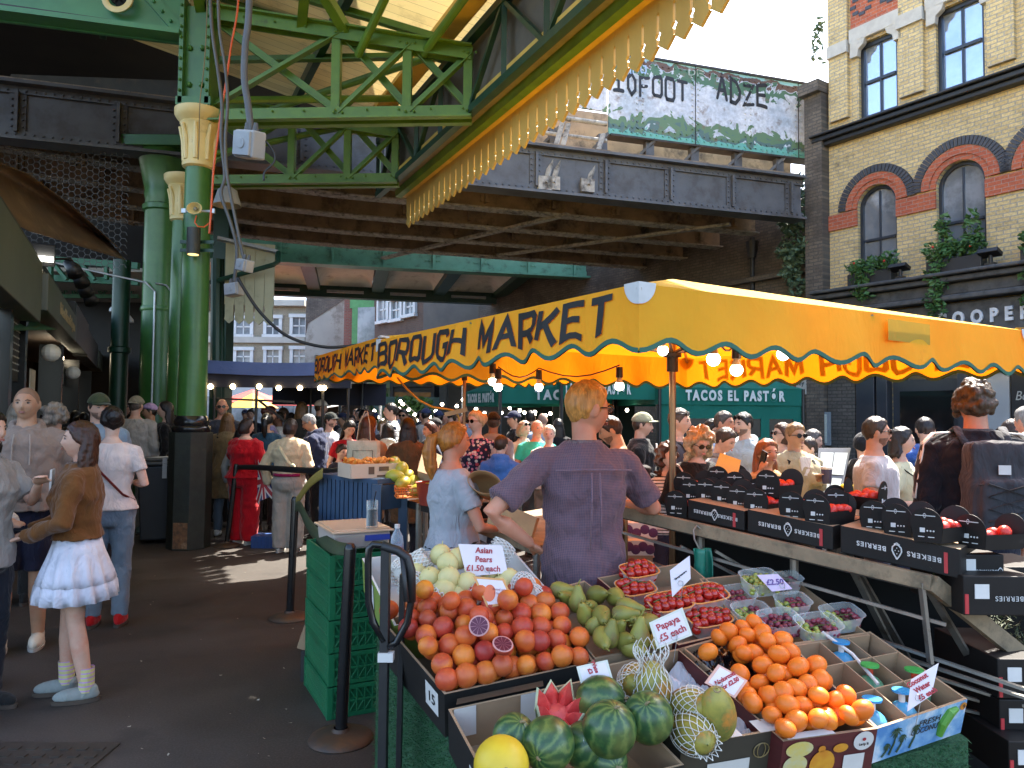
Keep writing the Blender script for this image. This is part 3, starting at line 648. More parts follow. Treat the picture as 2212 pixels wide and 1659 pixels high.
c0=ramp(n,wn.outputs['Value'],[(0,(.92,.74,.34)),(1,(.80,.62,.27))]); c0=mixc(n,ramp(n,tnoise(n,tcoord(n),1.6,6,.7),[(.55,0.0),(.75,.55)]),c0,(.36,.24,.09)); c0=mixc(n,seam,c0,(.16,.10,.035))
n.links.new(c0,b_.inputs['Base Color']); b_.inputs['Roughness'].default_value=.6
tl=n.nodes.new('ShaderNodeBsdfTranslucent'); n.links.new(c0,tl.inputs[0]); mx=n.nodes.new('ShaderNodeMixShader'); mx.inputs[0].default_value=.10; n.links.new(b_.outputs[0],mx.inputs[1]); n.links.new(tl.outputs[0],mx.inputs[2]); n.links.new(mx.outputs[0],o.inputs[0])  # translucency added to the boards so sunlight brightens ceiling and people below
dk=MB(); q=[deckp(-.25,12.1),deckp(9,12.1),deckp(9,.3),deckp(-.25,.3)]
dk.add(q,[(0,1,2,3)]); dk.build('roof_deck',dm,cn,world=True)
eb('eaves_board',mYellowB,-.30,6.36,.30,.06)
pm=MB()
for s in(1.5,3.1,4.7,6.3):
 pm.bar(deckp(s,12.1,-.10),deckp(s,.3,-.10),.10,.16)
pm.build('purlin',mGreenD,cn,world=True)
def ang(mb,a,b,w=.085,t=.012,up=(0,0,1)):
 "rolled angle section"
 a,b=V(a),V(b); d=(b-a).normalized(); u=V(up)
 if abs(d.dot(u))>.97: u=V((0,-1,0))
 x=u.cross(d).normalized(); y=d.cross(x)
 mb.bar(a,b,w,t,up); mb.bar(a+x*(w/2)+y*(w/2),b+x*(w/2)+y*(w/2),t,w,up)
def truss(c,y_e,deep):
 c=V(c); e=E(y_e,-.1); m=MB(); zc=5.2
 bot=lambda f: V((c.x+(e.x-c.x)*f,c.y+(e.y-c.y)*f,zc)); top=lambda f: V((c.x+(e.x-c.x)*f,c.y+(e.y-c.y)*f,6.50-.60*f))
 for f0,f1,g in((0,1,bot),(0,1,top)):
  a,b=g(f0),g(f1); 
  for dy in(-.07,.07): m.bar(a+V((0,dy,0)),b+V((0,dy,0)),.02,.15); m.bar(a+V((0,dy*1.5,.075 if g is top else -.075)),b+V((0,dy*1.5,.075 if g is top else -.075)),.10,.02)
 fs=[0,.52,.78,1]
 for f in fs[1:]: ang(m,bot(f),top(f),.10)
 for f0,f1 in zip(fs,fs[1:]):
  ang(m,bot(f0)+V((0,-.05,0)),top(f1)+V((0,-.05,0)),.09); ang(m,top(f0)+V((0,.05,0)),bot(f1)+V((0,.05,0)),.09)
 for f in fs:
  for g in(bot,top):
   for dx in(-.05,.05): m.ell(g(f)+V((dx,-.10,0)),.017,6,4)
 for f in np.linspace(.05,.97,9): 
  m.ell(bot(f)+V((0,-.10,.03)),.015,6,4); m.ell(top(f)+V((0,-.10,.0)),.015,6,4)
 m.build('truss',mGreenB,cn,world=True)
truss((-3.84,8.9),8.7,0); truss((-5.14,11.4),11.2,0)
m=MB()
for a,b in(((-3.9,11,6.1),(-.6,9.0,6.2)),((-3.9,9.1,5.5),(-1.2,10.8,6.3)),((-5.1,11.3,5.5),(-1.9,11.6,6.35)),((-3.7,8.7,6.9),(-.2,7.2,6.0)),((-3.84,8.9,7.2),(-1.0,5.8,6.9)),((-1.9,8.8,5.95),(-.6,6.9,7.0)),((-1.1,8.75,5.95),(.4,6.4,6.5))):
 m.tube([a,b],.05,10)
for a,b in(((-3.84,8.9,6.4),(-3.3,6.4,7.4)),((-2.6,8.8,6.25),(-1.6,6.0,7.2)),((-2.03,8.8,6.15),(-3.2,5.5,7.6)),((-4.4,10,7.4),(-.7,9.6,6.2)),((-5.0,11.2,7.0),(-1.6,9.8,6.4)),((-4.2,9.6,7.5),(-1.0,8.9,6.2)),((-3.7,7.4,7.4),(.2,7.3,6.1)),((-3.2,5.9,7.4),(1.0,5.9,6.1))): ang(m,a,b,.11,.015)
pieces(m,'roof_brace',mGreenB,cn,world=True)
def column(name,label,loc,r0,r1,ztop,capz,group=None,capm=None,octz=1.37):
 t=thing(name,label,'column',loc,0,group); m=MB(); m.tube([(0,0,octz+.17),(0,0,capz-.02)],[r0,r1],28); m.build('shaft',mGreen,t,smooth=40)
 m=MB(); m.lathe([(r0*1.28,octz),(r0*1.38,octz+.04),(r0*1.3,octz+.07),(r0*1.15,octz+.08),(r0*1.22,octz+.12),(r0*1.1,octz+.17),(r0*.98,octz+.2)],n=28); m.build('base_ring',mBlackG,t,smooth=50)
 m=MB(); R8=.245; m.prism([(R8*math.cos(pi/8+k*pi/4),R8*math.sin(pi/8+k*pi/4)) for k in range(8)],(0,0,0),(1,0,0),(0,1,0),(0,0,octz)); m.build('octagonal_base',M('chipped black green paint',(.022,.028,.02),(.012,.015,.012),9,.55,bump=.4,bscale=14,bdist=.01,c3=(.09,.055,.03),s3=5,l3=.66,h3=.8),t,bevel=.006)
 m=MB(); m.box((0,-.229,.17),(.165,.008,.3)); m.build('rust_patch',M('bubbled rust',(.22,.11,.05),(.10,.06,.035),18,.9,bump=.6,bscale=60,c3=(.30,.2,.12),s3=12),t)
 m=MB(); c=r1
 m.lathe([(c*1.02,capz-.04),(c*1.25,capz-.02),(c*1.28,capz+.02),(c*1.15,capz+.05),(c*1.16,capz+.28),(c*1.28,capz+.42),(c*1.52,capz+.50),(c*1.45,capz+.51),(c*1.75,capz+.56),(c*1.92,capz+.60),(c*1.95,capz+.67),(c*1.7,capz+.68),(.02,capz+.68)],n=32)
 for k in range(8):
  a=k*pi/4+.2; m.tube([(c*1.12*math.cos(a),c*1.12*math.sin(a),capz+.05),(c*1.2*math.cos(a),c*1.2*math.sin(a),capz+.3),(c*1.52*math.cos(a),c*1.52*math.sin(a),capz+.47)],[.03,.034,.02],8)
 m.build('capital',capm or mCream,t,smooth=40); return t
c0=column('iron_column','slender green iron column with cream capital and black octagonal foot, nearest the camera',(-3.84,8.9,0),.168,.148,5.2,4.60,'iron columns carrying the canopy')
m=MB(); m.box((0,0,5.9),(.28,.26,1.25)); m.box((-.16,-.06,5.95),(.05,.30,1.3)); m.box((.16,-.06,5.95),(.05,.30,1.3)); m.box((0,0,5.33),(.42,.42,.10))
for z in np.arange(5.45,6.5,.13):
 for dx in(-.16,.16): m.ell((dx,-.22,float(z)),.02,6,4)
for z in(5.55,6.0): m.ell((-.08,-.14,z),.035,8,5); m.ell((.07,-.14,z),.035,8,5)
m.build('riveted_stanchion',mGreen,c0)
c1=column('iron_column','slender green iron column farther back, half hidden behind the near one',(-5.14,11.4,0),.168,.148,5.2,4.60,'iron columns carrying the canopy')
bc=thing('viaduct_column','massive dark green round column carrying the viaduct','column',(-5.97,12.5,0))
m=MB(); m.lathe([(.36,0),(.36,.6),(.30,.8),(.29,5.2),(.31,5.3),(.30,5.36),(.42,5.95),(.46,6.0)],n=30,cap=True); m.lathe([(.31,3.3),(.32,3.34),(.31,3.38)],n=30); m.lathe([(.30,5.0),(.33,5.02),(.33,5.1),(.30,5.12)],n=30); m.build('shaft',mGreen,bc,smooth=40)
m=MB(); m.box((0,0,6.09),(1.0,1.0,.18)); m.build('cap_plate',mGreen,bc,bevel=.01)
m=MB(); m.tube([(.05,-.32,.9),(.05,-.32,3.6),(-.1,-.33,3.75),(-1.4,-.6,4.0),(-3.2,-1.6,4.3)],.018,8); m.tube([(.28,-.2,.9),(.28,-.2,3.6),(.2,-.25,3.72),(.05,-.32,3.74)],.016,8); m.build('conduit',M('galvanised conduit',(.5,.52,.53),rough=.35,metal=.6),bc)
c3=thing('drain_column','narrow dark green drain column beside the massive column','column',(-6.7,12.6,0)); m=MB(); m.tube([(0,0,0),(0,0,4.2)],.14,16); m.lathe([(.14,2.6),(.18,2.62),(.18,2.7),(.14,2.72)],n=16); m.build('shaft',mGreenD,c3,smooth=40)
gg=thing('ornate_girder','green riveted girder with cream quatrefoil roundel at upper left','girder',(-3.84,8.9,0),0)
a=P(398,85,8.85); b=P(0,34,8.5); dr=(a-b).normalized(); zb_=a.z
m=MB(); m.bar(b-dr*3+V((0,.05,.7)),a+V((0,.05,.7)),.04,1.5); m.bar(b-dr*3+V((0,-.05,-.0)),a+V((0,-.05,.0)),.32,.06)
m.bar(a+dr*-.9+V((0,-.0,1.0)),a+V((-.05,0,.1)),.04,.14); 
for k in range(8): m.ell(a+dr*(-.85+.1*k)+V((0,-.03,.95-.108*k)),.022,6,4)
m.build('plate',M('mid green gloss paint',(.06,.24,.10),(.045,.19,.08),3,.35,c3=(.03,.09,.04),s3=4,l3=.62,h3=.8),gg,world=True)
for u_,v_ in((262,2),(60,-50)):
 q=P(u_,v_,8.72); m=MB(); m.lathe([(.12,.0),(.185,.0),(.19,-.03),(.15,-.04),(.12,-.03)],(0,0,0),28,(R(-90),0,0)); mm=MB(); mm.add([tuple(V(p)+q+V((0,-.06,0))) for p in m.v],m.f); mm.build('roundel',mCream,gg,world=True,smooth=40)
 m=MB()
 for k in range(4): m.cyl(q+V((.055*math.cos(k*pi/2),-.02,.055*math.sin(k*pi/2))),q+V((.055*math.cos(k*pi/2),-.045,.055*math.sin(k*pi/2))),.05,n=16)
 m.build('quatrefoil',M('void black',(.004,.004,.004),rough=.9),gg,world=True)
m=MB(); m.bar(P(0,5,8.4)-dr*2,P(322,57,8.6),.03,.03); m.build('conduit',mBlack,gg,world=True)
for q,s_ in((.4,1),): pass
vd=thing('viaduct_vault','viaduct vault coloured black for its deep shade, filling the upper left background','viaduct',(-12,12,0))
m=MB(); m.box((-9,16,9.2),(16,16,.3)); m.box((-15,20,5),(12,.3,9)); m.build('soffit',M('vault in deep shade',(.014,.012,.010),(.022,.018,.014),1,.8),vd,world=True)  # darkness of the void is put into the vault colour
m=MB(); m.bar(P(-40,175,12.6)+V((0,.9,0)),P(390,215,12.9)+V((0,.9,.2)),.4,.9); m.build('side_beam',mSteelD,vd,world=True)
nm=thing('pigeon_netting','black honeycomb pigeon netting hung below the dark girder','netting',(-7.5,12,0))
m=MB(); s_=.062; a0=P(-30,170,11.85); 
ax=(P(300,205,12.05)-a0); W=ax.length; ax.normalize(); 
for i in range(int(W/(s_*1.5))):
 for j in range(int(3.1/(s_*1.732))):
  o=a0+ax*(i*s_*1.5)+V((0,0,-(j+.5*(i%2))*s_*1.732))
  if o.z<3.3: continue
  for k in range(3):
   a1,a2=k*pi/3,(k+1)*pi/3
   p,q=o+ax*(s_*math.cos(a1))+V((0,0,s_*math.sin(a1))),o+ax*(s_*math.cos(a2))+V((0,0,s_*math.sin(a2)))
   d=(q-p).normalized(); nn=V((0,-1,0)).cross(d)*.005; m.quad(p+nn,q+nn,q-nn,p-nn)
m.build('netting',M('grey netting cord',(.10,.095,.09),rough=.8),nm,world=True)
# ================= left row of shops (frame: x away along the row)
KR=1.7; LA=V((-4.13*KR,6.9*KR,0)); LZ=math.atan2(.893,-.45); lp=lambda u,v,off=0: onplane(u,v,LA,LZ,off)
ls=thing('market_shop_row','row of dark market shops under olive fascias along the left edge','shop',LA,LZ)
mOlive=M('olive fascia metal',(.115,.125,.095),(.09,.10,.075),2,.45,c3=(.05,.055,.04),s3=3,l3=.6,h3=.8); mDarkF=M('dark fascia',(.05,.053,.05),(.035,.037,.035),3,.5)
zr_=lambda z:1.6+(z-1.6)*KR
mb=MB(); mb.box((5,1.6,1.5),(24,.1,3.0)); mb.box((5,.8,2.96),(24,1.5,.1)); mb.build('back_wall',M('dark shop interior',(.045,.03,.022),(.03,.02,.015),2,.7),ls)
for k,(xa,xb,z0,z1,yo,mm) in enumerate(((-6,-2.75,2.14,2.50,.05,mOlive),(-6,-.32,2.44,2.68,.22,mDarkF),(-2.70,-.35,2.22,2.45,.0,mOlive),(-.3,1.7,2.25,2.60,.03,mDarkF),(1.78,4.2,2.24,2.56,.05,mDarkF),(4.3,6.4,2.24,2.5,.02,mOlive),(6.5,9.3,2.22,2.5,.05,mDarkF))):
 mb=MB(); mb.box(((xa+xb)/2*KR,yo,(zr_(z0)+zr_(z1))/2),((xb-xa)*KR,.24,zr_(z1)-zr_(z0))); mb.build('fascia',mm,ls,bevel=.01)
def row_text(txt,xc,zc,sz,yy,mat,w_=None):
 vs,fs=text_mesh(txt,sz,extrude=.003); wd=max(v[0] for v in vs)*2; k=(w_/wd) if w_ else 1
 mb=MB(); mb.add([(xc+v[0]*k,yy-v[2],zc+v[1]) for v in vs],fs); mb.build('lettering',mat,ls)
mLett=M('cream sign lettering',(.62,.60,.52),rough=.6)
row_text('PORTEÑA',-1.35*KR,zr_(2.555),.30,.095,mLett,3.0); row_text("Richard Haward's Oysters",-1.25*KR,zr_(2.33),.21,-.125,M('gold sign lettering',(.50,.40,.24),rough=.6),2.3)
mb=MB()
for x in(-4.4,-3.3,-2.72,-.33,1.75,4.25,6.45): mb.box((x*KR,.2,1.3),(.16,.3,2.6))
pieces(mb,'shop_post',mBlackG,ls)
mb=MB(); mb.box((-2.6*KR,.9,1.3),(1.9*KR,.05,2.6)); mb.build('brown_panel',M('orange brown panel',(.26,.115,.055),(.2,.09,.045),2,.6),ls)
xm0,zm1,_=lp(20,708,.1); xm1,zm0,_=lp(58,800,.1)
mb=MB(); mb.box(((xm0+xm1)/2,.12,(zm0+zm1)/2),(xm1-xm0,.03,.62)); k_=mb.build('chalk_menu',M('chalkboard slate',(.02,.021,.022),rough=.7),ls)
mb=MB(); g=random.Random(3)
for q in range(8):
 xx=xm0+.06
 while xx<xm1-.12:
  l=g.uniform(.03,.12); mb.box((xx+l/2,.10,(zm0+zm1)/2+.25-q*.065),(l,.002,.014)); xx+=l+.04
mb.build('chalk_writing',M('chalk white',(.55,.55,.52),rough=.9),k_)
mb=MB(); xa,za,_=lp(22,812,.2); xb,zb2,_=lp(50,845,.2); mb.box(((xa+xb)/2,.2,(za+zb2)/2),(xb-xa,.01,za-zb2)); xa,za,_=lp(70,820,.2); mb.box((xa,.2,za),(.5,.01,.25)); mb.build('paper_notice',M('paper notice',(.66,.6,.5),(.55,.5,.42),9,.8),ls)
mb=MB()
for u0,v0,u1,v1 in((117,775,134,830),(140,800,150,880)):
 xa,za,_=lp(u0,v0,.3); xb,zb2,_=lp(u1,v1,.3); mb.box(((xa+xb)/2,.3,(za+zb2)/2),(xb-xa,.05,za-zb2))
mb.build('sign_board',M('pale signboard',(.42,.43,.40),(.35,.36,.34),3,.6),ls)
xa,za,_=lp(145,845,.27); vs,fs=text_mesh('PORT',.26,extrude=.003); mb=MB(); mb.add([(xa-v[1]*1.3,.262-v[2],za+v[0]*.7) for v in vs],fs); mb.build('lettering',mBlack,ls)
xa,za,_=lp(128,770,.3); mb=MB(); mb.box((xa,.3,za),(1.0,.06,.06)); mb.build('tube_lamp',M('warm tube glow',(1,.85,.6),(1,.85,.6),1,.5,emit=6),ls)
mb=MB(); 
for u,v in((110,762),(158,805)): xa,za,_=lp(u,v,-.1); mb.ell((xa,-.1,za),.10,12,8); 
pieces(mb,'globe_lamp',M('opal globe',(.8,.78,.72),rough=.3),ls)
mb=MB(); mb.box((4.4,1.2,1.5),(1.2,.04,.5)); mb.box((9,1.2,1.7),(1.4,.04,.5)); mb.build('glowing_shelf',M('glowing shelf panel',(.6,.3,.12),(.3,.15,.06),6,.6,emit=.25),ls)  # panels emit by themselves, standing in for the shop's lamplight
t=thing('spotlight_cluster','row of black spotlights on a pipe above the shop sign','spotlight',P(150,590,10))
mb=MB(); prs=[P(155,575,9.6),P(170,597,10.0),P(180,618,10.4),P(190,637,10.8)]
for p in prs: mb.tube([p+V((-.07,0,.05)),p+V((.02,-.02,-.02)),p+V((.09,-.05,-.12))],[.05,.085,.10],12)
pieces(mb,'lamp_head',mBlack,t,world=True,smooth=True); mb=MB(); mb.tube([P(100,560,9.3)]+[p+V((-.02,0,.10)) for p in prs],.015,6); mb.build('pipe',mBlack,t,world=True)
t=thing('shop_floodlight','small square floodlight on the dark fascia above the shop sign','floodlight',P(90,552,9.0)); mb=MB(); mb.box(P(92,550,9.0),(.26,.14,.26),(.3,0,.5)); mb.build('casing',mBlack,t,world=True); mb=MB(); mb.box(P(94,559,8.9),(.2,.03,.06),(.3,0,.5)); mb.build('lens',M('cool lamp glow',(1,.95,.85),(1,.95,.85),1,.5,emit=3),t,world=True)
t=thing('green_awning','small dark green fabric shop awning at the left edge','awning',P(0,690,4.6))
q=[P(-60,610,6.5),P(20,655,8.6),P(122,712,8.4),P(-60,715,6.0)]; mb=MB(); mb.grid(lambda s,t_:q[0].lerp(q[1],s).lerp(q[3].lerp(q[2],s),t_)+V((0,0,-.04*math.sin(pi*t_))),8,6); mb.build('canvas',M('green awning canvas',(.035,.12,.06),(.025,.095,.05),3,.7),t,world=True,smooth=True,solid=.01)
t=thing('brown_tarpaulin','large curved brown tarpaulin sail above the left shops','awning',P(100,450,7))
q0=[P(-60,330,6.6),P(60,375,8),P(150,440,9.4),P(275,552,11.2)]; q1=[P(-60,430,6.4),P(60,498,7.8),P(150,525,9.3),P(272,562,11.1)]
def sail(s,t_):
 def cr(q): 
  k=min(2,int(s*3)); f=s*3-k; return q[k].lerp(q[k+1],f)
 p=cr(q0).lerp(cr(q1),t_); return p+V((-.3*math.sin(pi*t_),0,.28*math.sin(pi*t_)))
MB().grid(sail,18,8).build('sheet',M('brown tarpaulin',(.17,.105,.06),(.12,.075,.045),1.5,.6,c3=(.26,.18,.11),s3=2,l3=.5,h3=.7),t,world=True,smooth=True,solid=.008)
fh=thing('far_market_hall','pale lit market hall with green scrollwork girders in the left distance','building',(-14,26,0))
m=MB(); m.quad(P(60,860,27),P(310,860,27),P(310,640,27),P(60,640,27)); m.build('back_wall',M('pale hall wall',(.55,.56,.52),(.45,.46,.43),.8,.7),fh,world=True)
m=MB(); m.quad(P(60,770,26.9),P(300,770,26.9),P(300,860,26.9),P(60,860,26.9)); m.build('dark_shops',M('dim distant shops',(.06,.05,.04),(.11,.08,.06),2,.7),fh,world=True)
m=MB()
for v0,v1,y in((720,745,22),(655,680,20),(620,640,18)):
 a,b=P(70,v0,y),P(300,v0,y); c,d=P(70,v1,y),P(300,v1,y); m.bar(a,b,.1,.09); m.bar(c,d,.1,.09)
 for k in range(8):
  p,q=a.lerp(b,k/8),c.lerp(d,(k+.5)/8); cc=(p+q)/2; r_=(p-q).length*.40
  m.tube([cc+V((r_*(1-j/26)*math.cos(j*.55),0,r_*(1-j/26)*math.sin(j*.55))) for j in range(22)],.018,4)
for u in(100,225,300): m.bar(P(u,600,20),P(u,790,20),.12,.12)
for a,b,y in(((95,560),(300,575),14),((95,600),(300,610),14.2)): m.bar(P(*a,y),P(*b,y),.1,.12)
for u in(110,170,230): m.bar(P(u,562,14),P(u+35,604,14),.08,.06); m.bar(P(u,562,14),P(u,604,14),.08,.06)
pieces(m,'scroll_girder',M('mid green hall paint',(.05,.22,.12),(.04,.17,.09),2,.5),fh,world=True)
m=MB(); m.box(P(180,615,16.5)+V((0,2,.15)),(5,6,.08)); m.build('rooflight',M('pale canopy sheet',(.5,.47,.42),(.4,.37,.32),1,.7),fh,world=True)
for i,(u,v,y) in enumerate(((255,668,15),(272,690,17))):
 t=thing('pendant_lamp',['white pendant bell lamp hanging nearer in the far hall','white pendant bell lamp hanging farther in the far hall'][i],'lamp',P(u,v,y),0,'pendant lamps in the far hall'); MB().lathe([(.03,.22),(.05,.14),(.16,.0),(.17,-.06),(.16,-.06)],n=18).build('shade',M('white enamel lamp',(.8,.82,.84),rough=.25),t,smooth=40); MB().tube([(0,0,.2),(0,0,1.2)],.008,5).build('flex',mBlack,t)
cg=thing('boarded_gable','cream boarded end of a lower canopy with dark toothed lower edge','canopy',P(540,620,13.5))
m=MB(); pa=P(487,545,13.3); pb=P(598,530,13.6); w_=.17; dx=V((pb.x-pa.x,pb.y-pa.y,0)); Ln=dx.length; dx.normalize(); k=0
while (k+1)*w_<Ln:
 o=pa+dx*(w_*(k+.5)); o.z=4.72; zl=-(4.72-P(540,700,13.4).z)-.12*(k%1)
 m.prism([(-w_/2+.003,0),(-w_/2+.003,zl+.35),(-w_/2+.015,zl+.34),(-w_/2+.015,zl+.12),(-w_/2+.003,zl+.08),(0,zl),(w_/2-.003,zl+.08),(w_/2-.015,zl+.12),(w_/2-.015,zl+.34),(w_/2-.003,zl+.35),(w_/2-.003,0)],o,dx,(0,0,1),(0,.03,0)); k+=1
m.build('board',M('weathered cream board',(.50,.47,.30),(.42,.39,.24),1.5,.6,c3=(.18,.16,.11),s3=1.3,l3=.55,h3=.75),cg,world=True)
m=MB(); a=P(470,515,13.2); b=P(600,545,13.55); m.bar(a,b,.2,.05); m.build('capping',M('lead capping',(.42,.43,.44),rough=.5),cg,world=True)
m=MB(); m.tube([P(470,606,13.2),P(590,572,13.3),P(601,565,13.3),P(601,545,13.4)],.045,8); m.build('drainpipe',mGreenD,cg,world=True)
m=MB(); m.box(P(470,700,14.2)+V((-.1,.5,0)),(.3,.4,6.0)); m.tube([P(478,560,13.6),P(478,860,13.6)],.06,8); m.tube([P(468,560,13.4),P(466,860,13.4)],.10,10); m.build('side_post',mGreenD,cg,world=True)
# ================= background buildings (each far facade a thing)
def facade(name,label,u0,u1,vtop,y0,y1,mat,wins,frame,pane,base=None,extra=None,zbot=0):
 a=P(u0,vtop,y0); b=P(u1,vtop,y1); rz=math.atan2(b.y-a.y,b.x-a.x); loc=V((a.x,a.y,0)); t=thing(name,label,'building',loc,rz); L_=math.hypot(b.x-a.x,b.y-a.y)
 MB().box((L_/2,2,(a.z+zbot)/2),(L_,4,a.z-zbot)).build('wall',mat,t)
 for (ua,va,ub,vb) in wins:
  xa,z1,_=onplane(ua,va,loc,rz); xb,z0,_=onplane(ub,vb,loc,rz)
  f=MB(); w2=.09
  f.box(((xa+xb)/2,-.06,z1+w2),(xb-xa+.4,.2,.18)); f.box(((xa+xb)/2,-.06,z0-w2),(xb-xa+.4,.24,.14))
  for x in(xa-.08,xb+.08): f.box((x,-.05,(z0+z1)/2),(.16,.14,z1-z0))
  f.box(((xa+xb)/2,-.02,(z0+z1)/2),(xb-xa,.06,.07)); f.box(((xa+xb)/2,-.02,(z0+z1)/2),(.05,.06,z1-z0))
  fo=f.build('window',frame,t); MB().box(((xa+xb)/2,-.005,(z0+z1)/2),(xb-xa,.02,z1-z0)).build('pane',pane,fo)
 return t,loc,rz,L_,a.z
mGeor=brickmat('pale gault brick',(.42,.35,.24),(.36,.30,.21),(.33,.29,.22),dirt=(.22,.19,.14)); mWht=M('white painted joinery',(.72,.72,.70),(.62,.62,.6),3,.5)
mPane=M('far window glass',(.16,.18,.19),(.35,.37,.38),1,.1,lo=.4,hi=.6)
t,lc,rz,L_,zt=facade('georgian_terrace','pale brick terrace with white moulded window surrounds behind the blue tent',440,662,648,38,38,mGeor,[(512,690,541,722),(577,688,603,722),(634,686,660,722),(512,757,541,784),(577,756,603,784),(634,755,660,784)],mWht,mPane)
m=MB(); m.box((L_/2,-.1,zt-.15),(L_,.5,.3)); 
for v in(735,):
 m.box((L_/2,-.06,onplane(600,v,lc,rz)[1]),(L_,.25,.3))
m.build('cornice',M('pale stucco',(.52,.49,.42),(.45,.42,.36),2,.8),t)
m=MB(); zg=onplane(550,828,lc,rz)[1]; m.box((L_/2,-.25,zg/2),(L_,.4,zg)); m.build('shopfront',M('white shopfront',(.62,.63,.62),(.5,.52,.52),1.2,.5),t)
m=MB()
for k in range(5): m.box((.7+k*1.25,-.47,1.7),(.9,.05,1.5))
m.build('shop_window',mPane,t)
t,lc,rz,L_,zt=facade('rendered_gable','grey rendered gable wall with peeling patches',662,772,630,37,37,M('patchy grey render',(.43,.41,.35),(.35,.34,.30),.5,.85,c3=(.25,.23,.19),s3=.8,l3=.5,h3=.6),[],mWht,mPane)
m=MB(); m.prism([(0,zt),(2.5,zt),(.1,zt-1.6),(0,zt-2.2)],(0,-.03,0),(1,0,0),(0,0,1),(0,.03,0)); m.build('brick_corner',mSoot,t)
facade('brown_brick_house','brown brick house with white sash windows and green bay window',772,918,630,36,31,brickmat('brown brick',(.17,.09,.06),(.13,.07,.05),(.13,.11,.09),dirt=(.07,.05,.04)),[(822,648,839,690),(850,652,868,686),(880,648,897,676)],mWht,mPane)
t=thing('green_bay','green painted bay window on red brick corner','window',P(790,690,35)); 
MB().box(P(786,700,35.2),(1.9,.4,6),(0,0,-.3)).build('surround',brickmat('red corner brick',(.30,.10,.07),(.25,.08,.06),(.2,.15,.12)),t,world=True); m=MB(); m.box(P(790,645,34.9),(1.5,.3,.9),(0,0,-.3)); m.box(P(790,707,34.9),(1.3,.3,2.2),(0,0,-.3)); pieces(m,'frame',M('leaf green paint',(.10,.32,.10),rough=.5),t,world=True); m=MB(); m.box(P(792,705,34.7),(.9,.1,1.8),(0,0,-.3)); m.build('pane',mPane,t,world=True)
facade('grey_parapet_building','plain dark building with grey parapet behind the yellow tents',915,1260,640,31,26,M('grey brown wall',(.16,.14,.12),(.11,.10,.09),1,.8),[],mWht,mPane)
def shop(name,label,u0,u1,vt,y,mat,sign=None,signmat=None,sz=.5,openm=None,extra=None,lz=None):
 a=P(u0,vt,y); b=P(u1,vt,y); t=thing(name,label,'shop',(a.x,y,0)); W=b.x-a.x; zt=a.z
 MB().box((W/2,1,zt/2),(W,2,zt)).build('front',mat,t)
 m=MB(); m.box((W/2,-.02,zt*.36),(W*.82,.05,zt*.70)); m.build('opening',openm or M('dim shop opening',(.03,.025,.02),(.07,.05,.035),1.5,.6),t)
 m=MB(); m.box((W/2,-.12,zt-.45),(W,.25,.7)); m.box((W*.04,-.1,zt/2),(W*.07,.22,zt)); m.box((W*.96,-.1,zt/2),(W*.07,.22,zt)); m.build('surround',mat,t)
 if sign:
  m=MB(); vs,fs=text_mesh(sign,sz,extrude=.01); m.add([(W/2+v[0],-.26-v[2],(lz or zt-.45)+v[1]) for v in vs],fs); m.build('lettering',signmat,t)
 return t,W,zt
shop('green_shop','pale green shopfront with bright green interior between dark shops',800,845,795,29,M('pale green front',(.30,.38,.22),(.25,.32,.18),2,.6),openm=M('lime interior',(.10,.30,.06),(.06,.20,.04),2,.6))
shop('fish_shop','plum and teal shopfront signed with condensed pale capitals',845,940,790,28,M('slate plum front',(.075,.06,.075),(.03,.075,.08),.6,.5),"APPLEBEE'S",M('sign cream',(.55,.55,.48),rough=.6),.42,M('amber glow inside',(.10,.055,.02),(.05,.03,.015),2,.6,emit=.15))  # opening glows faintly, its lamplight put into the material
m_=MB(); q=P(893,872,27.7); m_.box(q,(3.0,.12,.5)); tag(m_.build('roller_shutter',M('teal shutter',(.12,.24,.25),(.09,.19,.2),30,.5,stretch=(.02,.02,1))),'half lowered teal roller shutter over the plum shopfront','shutter')
shop('corner_pub','black painted pub front with ornate dark lettering behind the green tents',950,1180,770,27,M('charcoal pub front',(.045,.047,.05),(.035,.036,.04),2,.45),'WHEATSHEAF',M('old brown lettering',(.10,.055,.035),rough=.5),.9,lz=2.95)
shop('awning_shop','dark fronted cafe with a grey striped awning behind the tents',695,800,800,30,M('cream upper front',(.42,.38,.29),(.35,.31,.24),1,.7))
t=thing('grey_awning','sloping grey fabric awning of the distant cafe','awning',P(740,850,28)); q=[P(722,838,29.5),P(812,832,29.5),P(790,868,27.5),P(690,884,27.5)]; MB().grid(lambda s,r_:q[0].lerp(q[1],s).lerp(q[3].lerp(q[2],s),r_),4,4).build('canvas',M('grey canvas',(.42,.40,.37),(.35,.33,.31),2,.7),t,world=True,solid=.02)
for i,(u,v,y,c_) in enumerate(((545,868,30,(.5,.05,.03)),(610,872,31,(.55,.12,.06)),(665,874,30,(.42,.05,.05)),(545,878,28,(.75,.42,.04)))):
 t=thing('cafe_parasol',['red cafe parasol left of the distant row','faded orange red cafe parasol in the middle of the distant row','dark red cafe parasol at right of the distant row','yellow cafe parasol below the left red one'][i],'parasol',(P(u,v,y).x,y,0),0,'cafe parasols in the far street'); zz=P(u,v,y).z+.5
 MB().lathe([(1.5 if i<3 else 1.0,zz-.55),(.02,zz)],n=10).build('canopy',M('parasol cloth %d'%i,c_,rough=.7),t); MB().cyl((0,0,0),(0,0,zz),.025).build('pole',mBlack,t)
